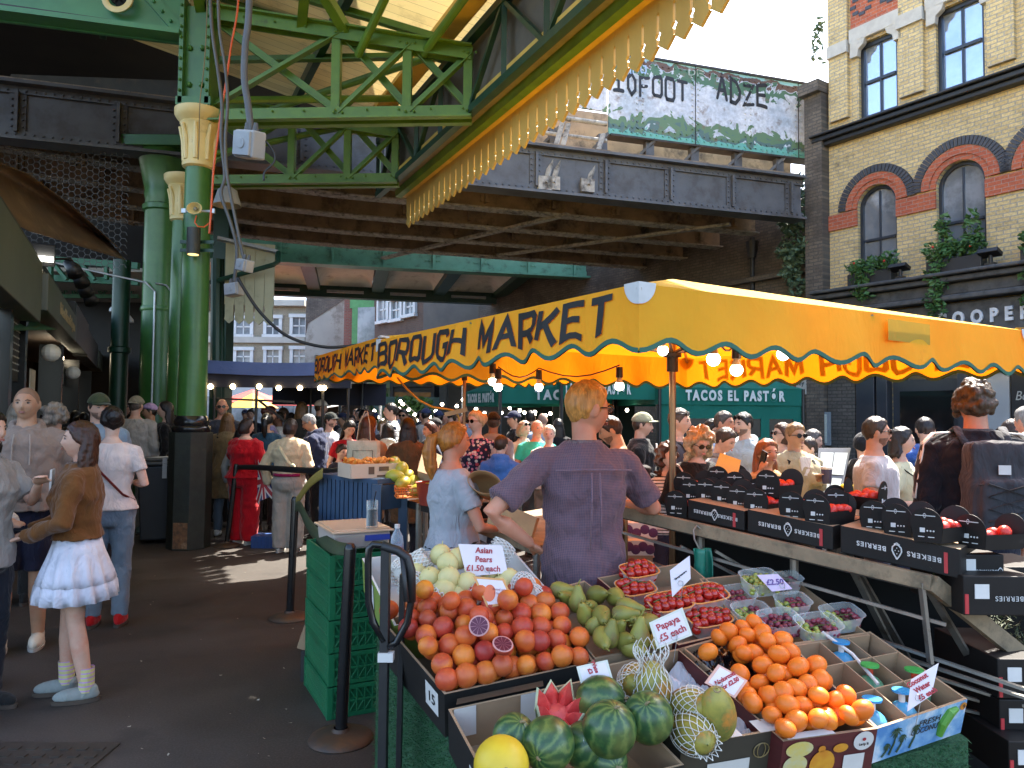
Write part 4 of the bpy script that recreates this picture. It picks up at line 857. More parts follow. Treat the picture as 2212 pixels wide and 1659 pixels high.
# ================= yellow market parasols
def cloth(name,dif,tr,k=.5,c3=None,bs=7,dirt=(.3,.2,.03)):
 if name in MATS: return MATS[name]
 m,n,b,o=newmat(name); MATS[name]=m; co=tcoord(n)
 f=tnoise(n,co,2.2,6,.65,.5); col=ramp(n,f,[(.35,dif),(.7,tuple(x*.86 for x in C(dif)))])
 col=mixc(n,ramp(n,tnoise(n,co,5,6,.7),[(.64,0.0),(.8,.5)]),col,dirt)
 n.links.new(col,b.inputs['Base Color']); b.inputs['Roughness'].default_value=.75; b.inputs['Specular IOR Level'].default_value=.25
 t=n.nodes.new('ShaderNodeBsdfTranslucent'); t.inputs[0].default_value=(*C(tr),1)
 mx=n.nodes.new('ShaderNodeMixShader'); mx.inputs[0].default_value=k; n.links.new(b.outputs[0],mx.inputs[1]); n.links.new(t.outputs[0],mx.inputs[2]); n.links.new(mx.outputs[0],o.inputs[0])
 nn=addbump(n,b,tnoise(n,tcoord(n,(1,1,.35)),bs,4,.55,.4),.5,.03); n.links.new(nn,t.inputs['Normal']); return m
mPar=cloth('yellow parasol canvas',(.82,.50,.03),(.92,.21,.004),.36)
mBind=M('green binding tape',(.03,.13,.085),rough=.7); mLet=M('black screen print',(.012,.012,.012),rough=.6)
mPole=M('anodised bronze pole',(.30,.19,.11),(.26,.16,.09),3,.28,metal=.85); mRib=M('alloy rib',(.5,.42,.32),rough=.3,metal=.8)
mPatch=M('grey canvas corner patch',(.60,.60,.58),(.5,.5,.48),8,.8)
mOpal=M('lit opal bulb',(1,.86,.66),(1,.86,.66),1,.4,emit=6)
def parasol(label,Cn,Ln,Rn,ztop,zbot,zpk,pole,text_edges,h_let,seed):
 Cn,Ln,Rn=V(Cn),V(Ln),V(Rn); Fn=Ln+Rn-Cn; cen=(Ln+Rn)/2
 t=thing('market_parasol',label,'parasol',(pole[0],pole[1],0),0,'yellow market parasols'); g=random.Random(seed)
 rf=MB(); pk=V((cen.x,cen.y,zpk)); cs=[Cn,Rn,Fn,Ln]; cs=[V((c.x,c.y,ztop)) for c in cs]
 for a,b in zip(cs,cs[1:]+cs[:1]):
  mid=(a+b)/2; mid+= (cen.xy.to_3d()-mid.xy.to_3d())*.0
  rf.grid(lambda s,r_: (a.lerp(b,s)).lerp(pk,r_)+V((0,0,-.05*math.sin(pi*r_)*(1-abs(2*s-1))-.0)),16,10)
 rf.build('canopy',mPar,t,world=True,smooth=40)
 for ei,(a,b) in enumerate(zip(cs,cs[1:]+cs[:1])):
  dv=(b-a); Ld=dv.length; dv=dv/Ld; out=dv.cross(V((0,0,1))); H=ztop-zbot; nw=max(6,round(Ld/.26)); 
  if ei==3 or ei==1: nw=round(Ld/.24)
  ph=g.random()
  wz=lambda s: zbot+.02-.02*math.cos(2*pi*s*nw)
  def pt(s,r_,push=0,a=a,dv=dv,out=out,Ld=Ld):
   z=ztop+(wz(s)-ztop)*r_; en=min(1,s*14,(1-s)*14); rip=((.013*math.sin(s*nw*2*pi*.5+ph*6)+.012*math.sin(s*41+2))*r_+.025*r_)*en
   return V((a.x,a.y,0))+dv*(s*Ld)+out*(rip+push)+V((0,0,z))
  va=MB(); va.grid(lambda s,r_: pt(s,r_),nw*10,6); va.build('valance',mPar,t,world=True,smooth=True)
  bd=MB(); N=nw*10
  for q in range(N):
   s0,s1=q/N,(q+1)/N
   for ps in(.004,-.004):
    p0,p1=pt(s0,1,ps),pt(s1,1,ps); bd.quad(p0+V((0,0,-.008)),p1+V((0,0,-.008)),p1+V((0,0,.010)),p0+V((0,0,.010)))
  bd.build('binding',mBind,t,world=True)
  if ei in text_edges:
   s_a,s_b=text_edges[ei]; lt=MB(); tmp=MB(); Lt=stroke_text(tmp,'BOROUGH MARKET',lambda x,y,z:(x,0,y),1,.66,.26,.205)
   hb=(1-h_let)/2+.04
   rev=(out.dot(V((0,0,0))-out)<0)
   def fn(x,y,z):
    s=s_a+(s_b-s_a)*(x/Lt); return pt(1-s if True else s,1-(hb+y*h_let),.004)
   def fn2(x,y,z):
    s=s_a+(s_b-s_a)*(x/Lt); return pt(s,1-(hb+y*h_let),.005)
   stroke_text(lt,'BOROUGH MARKET',fn2,1,.66,.26,.205); lt.build('lettering',mLet,t,world=True)
 sm=MB()
 for c in cs:
  d=(c-cen); d.z=0; d.normalize(); q=c+d*.012; 
  i_=cs.index(c); d1=(cs[(i_+1)%4]-c).normalized(); d2=(cs[i_-1]-c).normalized(); o_=c-d1*.006-d2*.006+V((0,0,.006))
  for e1,e2,rr in((d1,V((0,0,-1)),.075),(d2,V((0,0,-1)),.075),(d1+V((0,0,.12)),d2+V((0,0,.12)),.06)):
   sm.add([o_]+[o_+e1*(rr*math.cos(k*pi/16))+e2*(rr*math.sin(k*pi/16)) for k in range(9)],[(0,k,k+1) for k in range(1,9)])
 sm.build('corner_patch',mPatch,t,world=True)
 px,py=pole; po=MB(); po.cyl((px,py,0),(px,py,zpk-.05),.0185,n=16); po.build('pole',mPole,t,world=True,smooth=40)
 zh=zbot+.08; hb_=MB(); hb_.cyl((px,py,zh-.05),(px,py,zh+.04),.032,n=14); hb_.cyl((px,py,zh+.03),(px,py,zh+.05),.05,n=14); hb_.build('runner',mBlack,t,world=True)
 rb=MB(); 
 for k in range(4):
  for tgt in(cs[k],(cs[k]+cs[(k+1)%4])/2):
   e=tgt.copy(); e.z=ztop-.02; top=V((px,py,zpk-.07)); rb.tube([top,e],.011,6); rb.tube([V((px,py,zh+.05)),top.lerp(e,.55)],.010,6)
 rb.build('rib',mRib,t,world=True); return t,cs,cen
D=2.45
def pxy(u,v,y): p=P(u,v,y); return (p.x,p.y,0)
Cn=P(1380,748,D); zb1_=Cn.z; 
kL=(zb1_-1.6); 
def at_z(u,v,z):
 d=CROT@V(((u-CU)/FP,-(v-CV)/FP,-1)); t=(z-CAM.z)/d.z; return CAM+d*t
Lc=at_z(814,811,zb1_); Rc=at_z(2222,806,zb1_)
pcx=(Lc.x+Rc.x)/2; pcy=(Lc.y+Rc.y)/2
PT,PCS,PCEN=parasol('yellow market parasol nearest the camera, over the fruit and berry stall',(Cn.x,Cn.y,0),(Lc.x,Lc.y,0),(Rc.x,Rc.y,0),P(1380,612,D).z,zb1_-.015,2.36,(pcx,pcy),{3:(.02,.945),1:(.06,.95)},.62,1)
Z2=1.96; C2=at_z(822,797,Z2); L2=at_z(679,822,Z2); R2=C2+(Rc-Cn); C2.z=L2.z=R2.z=0
PT2,_,c2=parasol('yellow market parasol behind the nearest one, its left end lettered',(C2.x,C2.y,0),(L2.x,L2.y,0),(R2.x,R2.y,0),P(825,727,C2.y).z,Z2-.015,2.48,((P(1003,850,8.0).x),8.0),{3:(.03,.95)},.55,2)
m=MB(); 
def ptp(s): return PCS[0].lerp(PCS[1],s)
o=(PCS[1]-PCS[0]).normalized().cross(V((0,0,1)))
a=ptp(.53)+o*.022+V((0,0,-.025)); b=ptp(.65)+o*.022+V((0,0,-.03)); m.quad(a,b,b+V((0,0,-.09)),a+V((0,0,-.09)))
m.build('sewn_patch',cloth('ochre patch canvas',(.50,.36,.05),(.5,.25,.02),.25),PT,world=True)
def bulb_string(label,pts,r=.034,cord=None):
 t=thing('festoon_lights',label,'string lights',pts[0],0,'festoon strings under the parasols')
 m=MB(); q=[]
 for a,b in zip(pts,pts[1:]):
  for k in range(6): f=k/6; p=V(a).lerp(V(b),f)+V((0,0,.12-.06*math.sin(pi*f))); q.append(p)
 q.append(V(pts[-1])+V((0,0,.12))); m.tube(q,.0045,5); m.build('cord',cord or M('dark red cord',(.10,.02,.015),rough=.6),t,world=True)
 for p in pts:
  p=V(p); MB().ell(p,r,14,10).build('bulb',mOpal,t,world=True,smooth=True); MB().cyl(p+V((0,0,r*.7)),p+V((0,0,r*.7+.03)),r*.75,r*.5).build('collar',M('bulb collar',(.75,.6,.4),rough=.4),t,world=True); MB().cyl(p+V((0,0,r*.7+.03)),p+V((0,0,r*.7+.09)),.021,.019).build('socket',mBlack,t,world=True)
 return t
bulb_string('festoon of white globe bulbs right of the bronze pole under the near parasol',[P(1432,757,3.75),P(1541,776,2.9),P(1591,799,3.2),P(1692,765,3.15)],.027)
bulb_string('festoon of white globe bulbs left of the seller under the near parasol',[P(1064,824,4.5),P(1076,836,4.4),P(1164,836,4.7),P(1338,834,4.2)],.026)
t=thing('extension_cable','yellow extension cable drooping to the second parasol pole','cable',P(860,822,7.8)); m=MB(); m.tube([P(u,v,7.8) for u,v in((858,815),(880,842),(905,865),(935,880),(965,884),(985,888),(992,905),(992,960))],.011,6); m.build('cable',M('yellow cable',(.5,.36,.05),rough=.5),t,world=True)
t=thing('pole_heater','bronze strip heater clamped on the second parasol pole','heater',P(985,890,7.8)); MB().box(P(985,890,7.76),(.24,.05,.045),(0,R(-14),0)).build('casing',mPole,t,world=True)
# ================= green tents
mTent=cloth('bottle green tent canvas',(.015,.17,.125),(.02,.20,.13),.25,bs=4,dirt=(.02,.12,.09)); mTentT=M('tent lettering',(.60,.66,.64),rough=.6)
def tent(label,ul,vl,ur,vr,y0,y1,vtop,side=None,wall=True,txt=True,tx=(.28,.92),cut=None,zk=.5):
 a=P(ul,vl,y0); b=P(ur,vr,y1); zb=(a.z+b.z)/2; dv=V((b.x-a.x,b.y-a.y,0)); Ld=dv.length; rz=math.atan2(dv.y,dv.x)
 t=thing('market_tent',label,'tent',(a.x,a.y,0),rz,'green market tents'); zt=P((ul+ur)/2,vtop,(y0+y1)/2).z; zv=zb+(zt-zb)*zk; dp=2.6
 m=MB(); pk=V((Ld/2,dp/2,zb+1.05))
 q=[V((0,0,zv)),V((Ld,0,zv)),V((Ld,dp,zv)),V((0,dp,zv))]
 for i in range(4): m.grid(lambda s,r_,i=i:q[i].lerp(q[(i+1)%4],s).lerp(pk,r_)+V((0,0,-.06*math.sin(pi*r_))),10,6)
 m.build('roof',mTent,t,smooth=40)
 for i in range(4):
  a_,b_=q[i],q[(i+1)%4]; m=MB(); m.grid(lambda s,r_:a_.lerp(b_,s)+V((0,-.012*math.sin(s*19+i) if i%2==0 else 0,-(zv-zb)*r_)),24,3); m.build('valance',mTent,t,smooth=True)
 if txt:
  s_=cut or 'TACOS EL PASTÓR'; vs,fs=text_mesh(s_,(zv-zb)*.80,extrude=.003,bold=.012,space=1.35); wd=max(v[0] for v in vs)*2; x0,x1=Ld*tx[0],Ld*tx[1]; k=(x1-x0)/wd
  m=MB(); m.add([((x0+x1)/2+v[0]*k,-.03-v[2],zb+(zv-zb)*.52+v[1]) for v in vs],fs); m.build('lettering',mTentT,t)
 m=MB()
 for p in q: m.cyl((p.x*.99+.01,p.y,0),(p.x*.99+.01,p.y,zv),.03,n=8)
 pieces(m,'leg',mBlack,t)
 if wall:
  m=MB(); h0=zb-.0; wins=[(Ld*f0,Ld*f1,1.25,1.58) for f0,f1 in((.09,.38),(.43,.70),(.76,.93))]
  mb=wall_with_holes([(.02,.02),(Ld-.02,.02),(Ld-.02,h0),(.02,h0)],[[(x0,z0),(x1,z0),(x1,z1),(x0,z1)] for x0,x1,z0,z1 in wins],.01,.03); mb.build('side_wall',mTent,t)
  m=MB()
  for x0,x1,z0,z1 in wins: m.quad((x0,.045,z0),(x1,.045,z0),(x1,.045,z1),(x0,.045,z1))
  m.build('clear_window',M('dark vinyl window',(.02,.022,.022),rough=.15),t)
 else:
  m=MB(); m.quad((0,dp-.1,0),(Ld,dp-.1,0),(Ld,dp-.1,zb),(0,dp-.1,zb)); m.build('back_wall',M('shaded tent back',(.008,.02,.016),rough=.8),t)  # back wall canvas darkened to carry the shade inside the tent
  m=MB(); 
  for k in range(3): m.ell((Ld*(.25+.27*k),1.2,zb-.12-.03*k),.035,8,6)
  pieces(m,'bulb',mOpal,t,smooth=True)
 return t
tent('green market tent with closed side wall and dark windows, rightmost of the row',1424,872,1737,878,13.0,13.4,816,tx=(.17,.86),zk=.62)
tent('open fronted green market tent in the middle of the row',1212,861,1421,864,13.2,13.2,812,wall=False,tx=(.03,.72),zk=.85)
tent('open fronted green market tent left of the middle one, lettering cut off',1080,872,1212,872,14.0,13.9,828,wall=False,cut='TAC',tx=(.58,1.0),zk=.8)
tent('narrow green market tent at the left end of the row, seen at an angle',1004,880,1080,874,15.6,14.1,838,wall=False,tx=(.12,.88),zk=.8)
# ================= navy tent
a=P(443,833,10.6); b=P(752,832,10.9); t=thing('navy_tent','flat topped blue market tent hung with warm bulbs beside the green column','tent',(a.x,a.y,0)); W=b.x-a.x+.1; zb=a.z; zt=P(560,780,10.7).z
mNavy=M('blue tent canvas',(.13,.175,.36),(.10,.14,.29),1.2,.65,bump=.5,bscale=3,bdist=.04,stretch=(1,1,1.5)); mNavyD=M('shaded tent underside',(.018,.02,.035),rough=.8)  # underside repeats the canvas darker, its shade put into the colour
m=MB(); m.grid(lambda s,r_:V((W*s,-.02-.02*math.sin(9*s),zt+(zb+.18-zt)*r_-.03*math.sin(pi*s))),30,4); m.grid(lambda s,r_:V((W*s,3.0*r_,zt+.05*math.sin(pi*r_)-.03*math.sin(pi*s))),16,6); m.build('roof',mNavy,t,smooth=40)
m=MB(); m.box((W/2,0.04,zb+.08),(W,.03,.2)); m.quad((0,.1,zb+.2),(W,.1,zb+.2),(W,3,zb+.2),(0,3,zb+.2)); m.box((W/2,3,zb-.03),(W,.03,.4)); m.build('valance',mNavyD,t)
m=MB(); 
for x,y in((.1,.1),(W*.33,.15),(W*.80,.1),(W-.05,.1),(W*.8,2.9),(W*.35,2.9)): m.cyl((x,y,0),(x,y,zb+.2),.022,n=8)
m.bar((.1,.12,zb-.18),(W*.60,.12,zb-.22),.03,.03); m.bar((W*.35,.12,zb-.2),(W*.60,.12,zb-.6),.03,.03); m.build('frame',mBlack,t)
for u in(455,503,560,602,648,692,700): 
 q=P(u,835 if u<600 else 838,10.62); MB().ell(q,.038,10,8).build('bulb',mBulbW,t,world=True)
# ================= festoon over the far crowd
for i,(u0,v0,u1,v1,y,n_,sag) in enumerate(((800,866,865,862,20,7,.5),(870,868,1000,858,19,10,.5),(862,878,955,868,18,7,.35),(1010,866,1120,862,18,6,.3))):
 a,b=P(u0,v0,y),P(u1,v1,y); t=thing('far_festoon',['far string of white bulbs before the lime shop','far string of white bulbs before the plum shopfront','lower far string of white bulbs before the plum shopfront','far string of white bulbs under the left green tents'][i],'string lights',a,0,'festoon strings over the far crowd'); pts=[a.lerp(b,k/n_)+V((0,0,-sag*math.sin(pi*k/n_))) for k in range(n_+1)]
 MB().tube(pts,.012,4).build('cord',mBlack,t,world=True)
 m=MB()
 for p in pts: m.ell(p+V((0,0,-.06)),.042,8,6)
 pieces(m,'bulb',mOpal,t,world=True,smooth=True)
for i,u in enumerate((735,788,822,1000)): 
 q=P(u,880,17+i); t=thing('scaffold_pole','slim grey scaffold pole standing in the far crowd','pole',(q.x,q.y,0),0,'scaffold poles in the far crowd'); MB().cyl((0,0,0),(0,0,2.5),.04,n=8).build('tube',mBlack if i<2 else MATS['galvanised conduit'],t)
for i,(u,v) in enumerate(((858,885),(893,888))):
 q=P(u+15,v,22); t=thing('hanging_basket',['leafy hanging basket left of the dark doorway','leafy hanging basket right of the dark doorway'][i],'plant',q,0,'hanging baskets by the far pub'); m=MB(); leaf_cloud(m,(0,0,0),(.5,.4,.4),220,.12,i); m.build('foliage',mLeaf,t); MB().lathe([(.02,-.4),(.22,-.25),(.25,-.1)],n=10).build('basket',mBlack,t)
# ================= hanging cables and fittings by the column
mGreyC=M('grey rubber cable',(.10,.10,.10),rough=.5); mBox=M('grey abs box',(.38,.39,.40),(.32,.33,.34),3,.45,bump=.03,c3=(.2,.19,.17),s3=6,l3=.6,h3=.8); mOr=M('orange cable',(.75,.12,.03),rough=.45)
def cab(name,label,pts,r,mat,y):
 t=thing(name,label,'cable',P(pts[0][0],max(2,pts[0][1]),y)); m=MB(); q=[P(u,v,y+(k*.0)) for k,(u,v) in enumerate(pts)]
 s=[]
 for i in range(len(q)-1):
  p0,p1,p2,p3=q[max(0,i-1)],q[i],q[i+1],q[min(len(q)-1,i+2)]
  for k in range(6):
   f=k/6; s.append(.5*((2*p1)+(p2-p0)*f+(2*p0-5*p1+4*p2-p3)*f*f+(3*p1-p0-3*p2+p3)*f**3))
 s.append(q[-1]); m.tube(s,r,7); m.build('cable',mat,t,world=True,smooth=True); return t
cab('orange_cable','bright orange cable hanging down beside the cream capital',[(519,-60),(512,30),(499,100),(488,180),(478,240),(470,300),(462,360),(458,420),(454,480),(452,505)],.011,mOr,7.6)
cab('grey_cable','bundle of grey cables hanging left of the orange one',[(452,-60),(458,60),(472,160),(480,230),(478,300),(486,380),(478,420),(498,480),(512,540),(505,615)],.018,mGreyC,7.4)
cab('grey_cable','grey cable hanging right of the orange one to the small upper box',[(470,-60),(474,60),(486,140),(492,220),(487,300),(490,370),(500,430),(512,490),(524,548),(530,566)],.016,mGreyC,7.3)
cab('grey_cable','thin ochre rope hanging along the column front',[(448,-60),(446,60),(440,150),(432,220),(430,300),(428,345)],.006,M('ochre rope',(.25,.2,.1),rough=.8),8.5)
cab('black_cable','long black cable sweeping down from the boxes to the second parasol',[(514,600),(530,628),(560,672),(600,712),(640,735),(690,748),(730,750),(800,742)],.016,mBlack,7.2)
cab('grey_cable','thick grey cable with chain dropping to the large junction box',[(540,-60),(537,40),(530,100),(528,170),(535,220),(540,260),(541,285)],.022,mGreyC,4.6)
cab('black_cable','thin black cable looped from the large junction box to a grey tag',[(560,290),(590,325),(592,350),(572,372),(570,390)],.007,mBlack,4.6)
def jbox(label,u,v,y,d,rot):
 q=P(u,v,y); t=thing('junction_box',label,'junction box',q,0,'junction boxes on the hanging cables',rot=rot); m=MB(); m.box((0,0,0),d); m.build('casing',mBox,t,bevel=.012); m=MB(); m.box((0,-d[1]/2-.008,0),(d[0]*.86,.02,d[2]*.86)); m.cyl((0,-d[1]/2-.016,0),(0,-d[1]/2-.024,0),d[2]*.2); m.build('cover',mBox,t,bevel=.005)
 m=MB(); m.cyl((-d[0]*.2,0,d[2]/2),(-d[0]*.2,0,d[2]/2+.05),.02,.012); m.cyl((d[0]*.25,0,d[2]/2),(d[0]*.25,0,d[2]/2+.05),.02,.012); m.build('gland',mGreyC,t)
jbox('large grey junction box hanging before the roof trusses',540,313,4.6,(.17,.11,.17),(R(8),R(12),R(-28)))
jbox('small grey junction box with yellow lit side beside the boarded gable',530,574,7.2,(.15,.10,.12),(0,R(14),R(-35)))
jbox('small grey junction box hanging lowest, below the other small one',506,626,7.3,(.16,.10,.13),(0,R(-5),R(-18)))
t=thing('horn_loudspeaker','cream horn loudspeaker strapped on the green column','loudspeaker',P(422,452,8.6)); q=P(423,452,8.55)
m=MB(); m.lathe([(.018,.12),(.03,.08),(.045,.02),(.085,-.04),(.092,-.045),(.085,-.05),(.05,-.0),(.02,.02)],q,20,(R(-90),0,0)); 
m.v=[tuple(V((q.x+(V(p).x-q.x)*1.0,V(p).y,q.z+(V(p).z-q.z)*.78))) for p in m.v]; m.build('horn',mCream,t,world=True,smooth=40); MB().ell(q+V((0,-.01,0)),.024,10,8).build('driver',M('driver',(.3,.28,.2),rough=.4),t,world=True)
m=MB(); m.box(q+V((0,.08,0)),(.36,.012,.025)); m.box(q+V((-.17,.07,0)),(.05,.03,.05)); m.box(q+V((.17,.07,0)),(.05,.03,.05)); m.build('strap',MATS['galvanised conduit'],t,world=True)
m=MB(); m.tube([q+V((.0,.02,-.07)),q+V((.0,-.02,-.16)),q+V((.04,-.03,-.21)),q+V((.10,-.0,-.21)),q+V((.15,.05,-.14)),q+V((.16,.07,-.02))],.008,6); m.build('lead',mOr,t,world=True)
t=thing('cylinder_downlight','dark cylindrical downlight strapped on the green column below the loudspeaker','lamp',P(418,522,8.6)); q=P(418,522,8.58); m=MB(); m.cyl(q+V((0,0,-.15)),q+V((0,0,.16)),.075,n=20); m.build('casing',M('dark grey casing',(.035,.04,.035),rough=.5),t,world=True,smooth=40); MB().cyl(q+V((0,0,-.156)),q+V((0,0,-.15)),.06,n=18).build('lens',M('yellow lens',(.8,.55,.2),rough=.2,emit=.6),t,world=True)
m=MB(); m.box(q+V((.0,.1,.02)),(.40,.012,.04)); m.box(q+V((.0,.1,-.08)),(.40,.012,.04)); m.build('strap',mGreenD,t,world=True)
t=thing('bell_floodlight','grey bell floodlight under the bridge behind the hanging cables','lamp',P(491,420,9.5)); q=P(491,428,9.5); MB().lathe([(.05,.15),(.12,.1),(.17,-.08),(.18,-.10)],q,18).build('shade',mBox,t,world=True,smooth=40)
# ================= fruit stall (sloping display) 
KP,CP=.33,-.106
def SP(u,v,lift=0):
 d=CROT@V(((u-CU)/FP,-(v-CV)/FP,-1)); t=(KP*CAM.y+CP+lift-CAM.z)/(d.z-KP*d.y); return CAM+d*t
SN=V((0,-KP,1)).normalized()
mCard=M('brown cardboard',(.36,.24,.14),(.30,.20,.115),6,.8,bump=.08,bscale=80,c3=(.22,.14,.08),s3=4,l3=.6,h3=.8)
mCardK=M('black printed cardboard',(.016,.015,.014),(.024,.022,.02),5,.42,c3=(.05,.045,.04),s3=7,l3=.66,h3=.8)
mCardW=M('white cardboard',(.68,.66,.62),(.6,.58,.54),6,.7); mCardO=M('dark olive cardboard',(.06,.05,.035),(.045,.04,.03),5,.5)
mTurf,n,b,o=newmat('artificial turf'); co=tcoord(n); f=tnoise(n,co,120,3,.7); n.links.new(ramp(n,f,[(.3,(.012,.05,.022)),(.7,(.035,.13,.05))]),b.inputs['Base Color']); b.inputs['Roughness'].default_value=.8; addbump(n,b,f,1,.01)
def crate(name,label,cat,quad,h,mo,mi=None,group=None,lift=0,wall=.007,floor=True):
 "open box whose rim corners are FL,FR,BR,BL on the display slope"
 q=[SP(u,v,lift) for u,v in quad]; c=sum(q,V())/4-SN*h
 t=thing(name,label,cat,c,0,group); dn=-SN*h; m=MB(); 
 ins=[p+(c+SN*h-p).normalized()*wall*1.6 for p in q]
 m.cur=0
 for i in range(4):
  a,b_=q[i],q[(i+1)%4]; m.quad(a,b_,b_+dn,a+dn)
 m.cur=1
 for i in range(4):
  a,b_=ins[i],ins[(i+1)%4]; m.quad(a,b_,b_+dn*.97,a+dn*.97)
  m.quad(q[i],q[(i+1)%4],b_,a)
 m.quad(*[p+dn*.97 for p in ins])
 m.cur=0; m.quad(*[p+dn for p in q]); m.build('box',[mo,mi or mCard],t,world=True); t_q=q; return t,q
def bil(q,s,r): return q[0].lerp(q[1],s).lerp(q[3].lerp(q[2],s),r)
def face_text(t,txt,a,b,frac,sz,mat,flip=False,name='lettering',dn=None,up=None,shear=0,off=.003,rowoff=0,space=1.0,width=None):
 "lettering on the outer face below rim edge a->b; frac = height share below the rim"
 ax=(b-a).normalized(); up=up or SN; ay=(up-ax*up.dot(ax)).normalized(); nn=ax.cross(ay)
 vs,fs=text_mesh(txt,sz,extrude=.0005,shear=shear,space=space); k=1
 if width: k=width/(2*max(v[0] for v in vs))
 c=(a+b)/2+ax*rowoff-ay*frac+nn*off; s=-1 if flip else 1
 m=MB(); m.add([c+ax*(v[0]*s*k)+ay*(v[1]*s)+nn*v[2] for v in vs],fs); return m.build(name,mat,t,world=True)
mWhT=M('white print',(.62,.62,.60),rough=.6); mRedT=M('red print',(.42,.03,.04),rough=.6); mBlk=M('ink black',(.01,.01,.012),rough=.6)
def single(o,label,cat,group): return tag(o,label,cat,group)
def ocopy(o,loc,rot=None,sc=None,label=None):
 c=o.copy(); COL.objects.link(c); c.location=loc
 if rot: c.rotation_euler=rot
 if sc: c.scale=(sc,)*3 if not hasattr(sc,'__len__') else sc
 if label: c['label']=label
 return c
def citrusmat(name,cols,dark,k=.5,navel=True):
 m,n,b,o=newmat(name); oi=n.nodes.new('ShaderNodeObjectInfo'); base=ramp(n,oi.outputs['Random'],[(i/(len(cols)-1),c) for i,c in enumerate(cols)])
 t=n.nodes.new('ShaderNodeTexCoord'); va=n.nodes.new('ShaderNodeVectorMath'); va.operation='ADD'; sc=n.nodes.new('ShaderNodeVectorMath'); sc.operation='SCALE'; sc.inputs[3].default_value=7.0
 cb=n.nodes.new('ShaderNodeCombineXYZ'); 
 for i in range(3): n.links.new(oi.outputs['Random'],cb.inputs[i])
 n.links.new(cb.outputs[0],sc.inputs[0]); n.links.new(t.outputs['Object'],va.inputs[0]); n.links.new(sc.outputs[0],va.inputs[1])
 f=tnoise(n,va.outputs[0],11,3,.55); col=mixc(n,ramp(n,f,[(.42,0.0),(.66,k)]),base,dark)
 n.links.new(col,b.inputs['Base Color']); b.inputs['Roughness'].default_value=.42; b.inputs['Specular IOR Level'].default_value=.45
 vo=n.nodes.new('ShaderNodeTexVoronoi'); vo.inputs['Scale'].default_value=420; n.links.new(t.outputs['Object'],vo.inputs[0]); addbump(n,b,vo.outputs['Distance'],.22,.001); return m
mBlood=citrusmat('blood orange peel',[(.74,.26,.025),(.66,.15,.025),(.56,.08,.025),(.72,.23,.025),(.34,.03,.028),(.62,.12,.025),(.74,.27,.025),(.50,.06,.025)],(.40,.035,.022),.8)
mMand=citrusmat('mandarin peel',[(.78,.20,.015),(.74,.17,.012),(.80,.23,.02)],(.72,.13,.01),.5)
def citrus(r,mat,name,flat=.95):
 m=MB(); n_,k_=22,14; prof=[]
 for i in range(k_+1):
  a=-pi/2+pi*i/k_; rr=r*math.cos(a); z=r*flat*math.sin(a)
  if i in(0,k_): rr=.0008; z*=.93
  if i==k_-1: z*=.985
  prof.append((rr,z))
 m.lathe(prof,n=n_); 
 m.ell((0,0,r*flat*.92),(r*.10,r*.10,r*.04),8,4); return m.build(name,mat,None,smooth=True)
g=random.Random(11)
t,qB=crate('fruit_box','black cardboard box with the white number 15 label, heaped with blood oranges','box',[(960,1500),(1285,1430),(1165,1278),(822,1338)],.17,mCardK,mCard,'fruit boxes on the sloping stall')
a=qB[3].lerp(qB[0],.83)-SN*.07; ax=(qB[0]-qB[3]).normalized(); m=MB(); nn=ax.cross(SN); 
m.add([a+nn*.003+ax*x+SN*y for x,y in((-.045,-.045),(.045,-.045),(.045,.045),(-.045,.045))],[(0,1,2,3)]); m.build('number_label',mCardW,t,world=True)
face_text(t,'15',qB[3],qB[0],.07,.055,mBlk,rowoff=(qB[0]-qB[3]).length*.33,off=.005)
proto=citrus(.037,mBlood,'blood_orange'); first=True
def orange_label(s,r,lay):
 a=['front','second','third','middle','fifth','sixth','back'][min(6,int(r*7))]; b_='left' if s<.33 else ('middle' if s<.66 else 'right')
 return f'blood orange at the {b_} of the {a} row of the heap' if lay else f'blood orange deep in the heap, showing between the {a} row at {b_}'
def place_fruit(proto,items,cat,group,rs=.10):
 global first
 for i,(p,lab) in enumerate(items):
  o=proto if i==0 else proto.copy()
  if i: COL.objects.link(o)
  o.location=p; o.rotation_euler=(g.uniform(-.9,.9),g.uniform(-.9,.9),g.uniform(0,6.3)); k=1+g.uniform(-rs,rs); o.scale=(k,k,k*g.uniform(.97,1.04)); tag(o,lab,cat,group)
items=[]; nr,nc=7,8
for lay in(1,0):
 for r in range(nr-(1-lay)):
  for c in range(nc-(1-lay)):
   s=(c+.5+(.25 if r%2 else -.15)+.5*(1-lay))/nc; rr=(r+.5+.5*(1-lay))/nr
   if not .02<s<.985: continue
   h=.0+.085*math.sin(pi*min(1,max(0,rr*.75+.05)))*(1-.5*abs(s-.4)) - (0 if lay else .055)
   items.append((bil(qB,s,rr)+SN*(h+g.uniform(-.010,.016))+V((g.uniform(-.011,.011),g.uniform(-.011,.011),0)),orange_label(s,rr,lay)))
for s,rr,h in((.30,.62,.145),(.52,.70,.14),(.80,.72,.12),(.62,.52,.14),(.22,.85,.14),(.40,.42,.13)): items.append((bil(qB,s,rr)+SN*h,'blood orange lying on top of the heap %s'%{.30:'left of centre',.52:'below the orange price card',.80:'at the right back',.62:'right of the cut half',.22:'at the far left back',.40:'before the cut half'}[s]))
place_fruit(proto,items,'orange','blood oranges heaped in the black box')
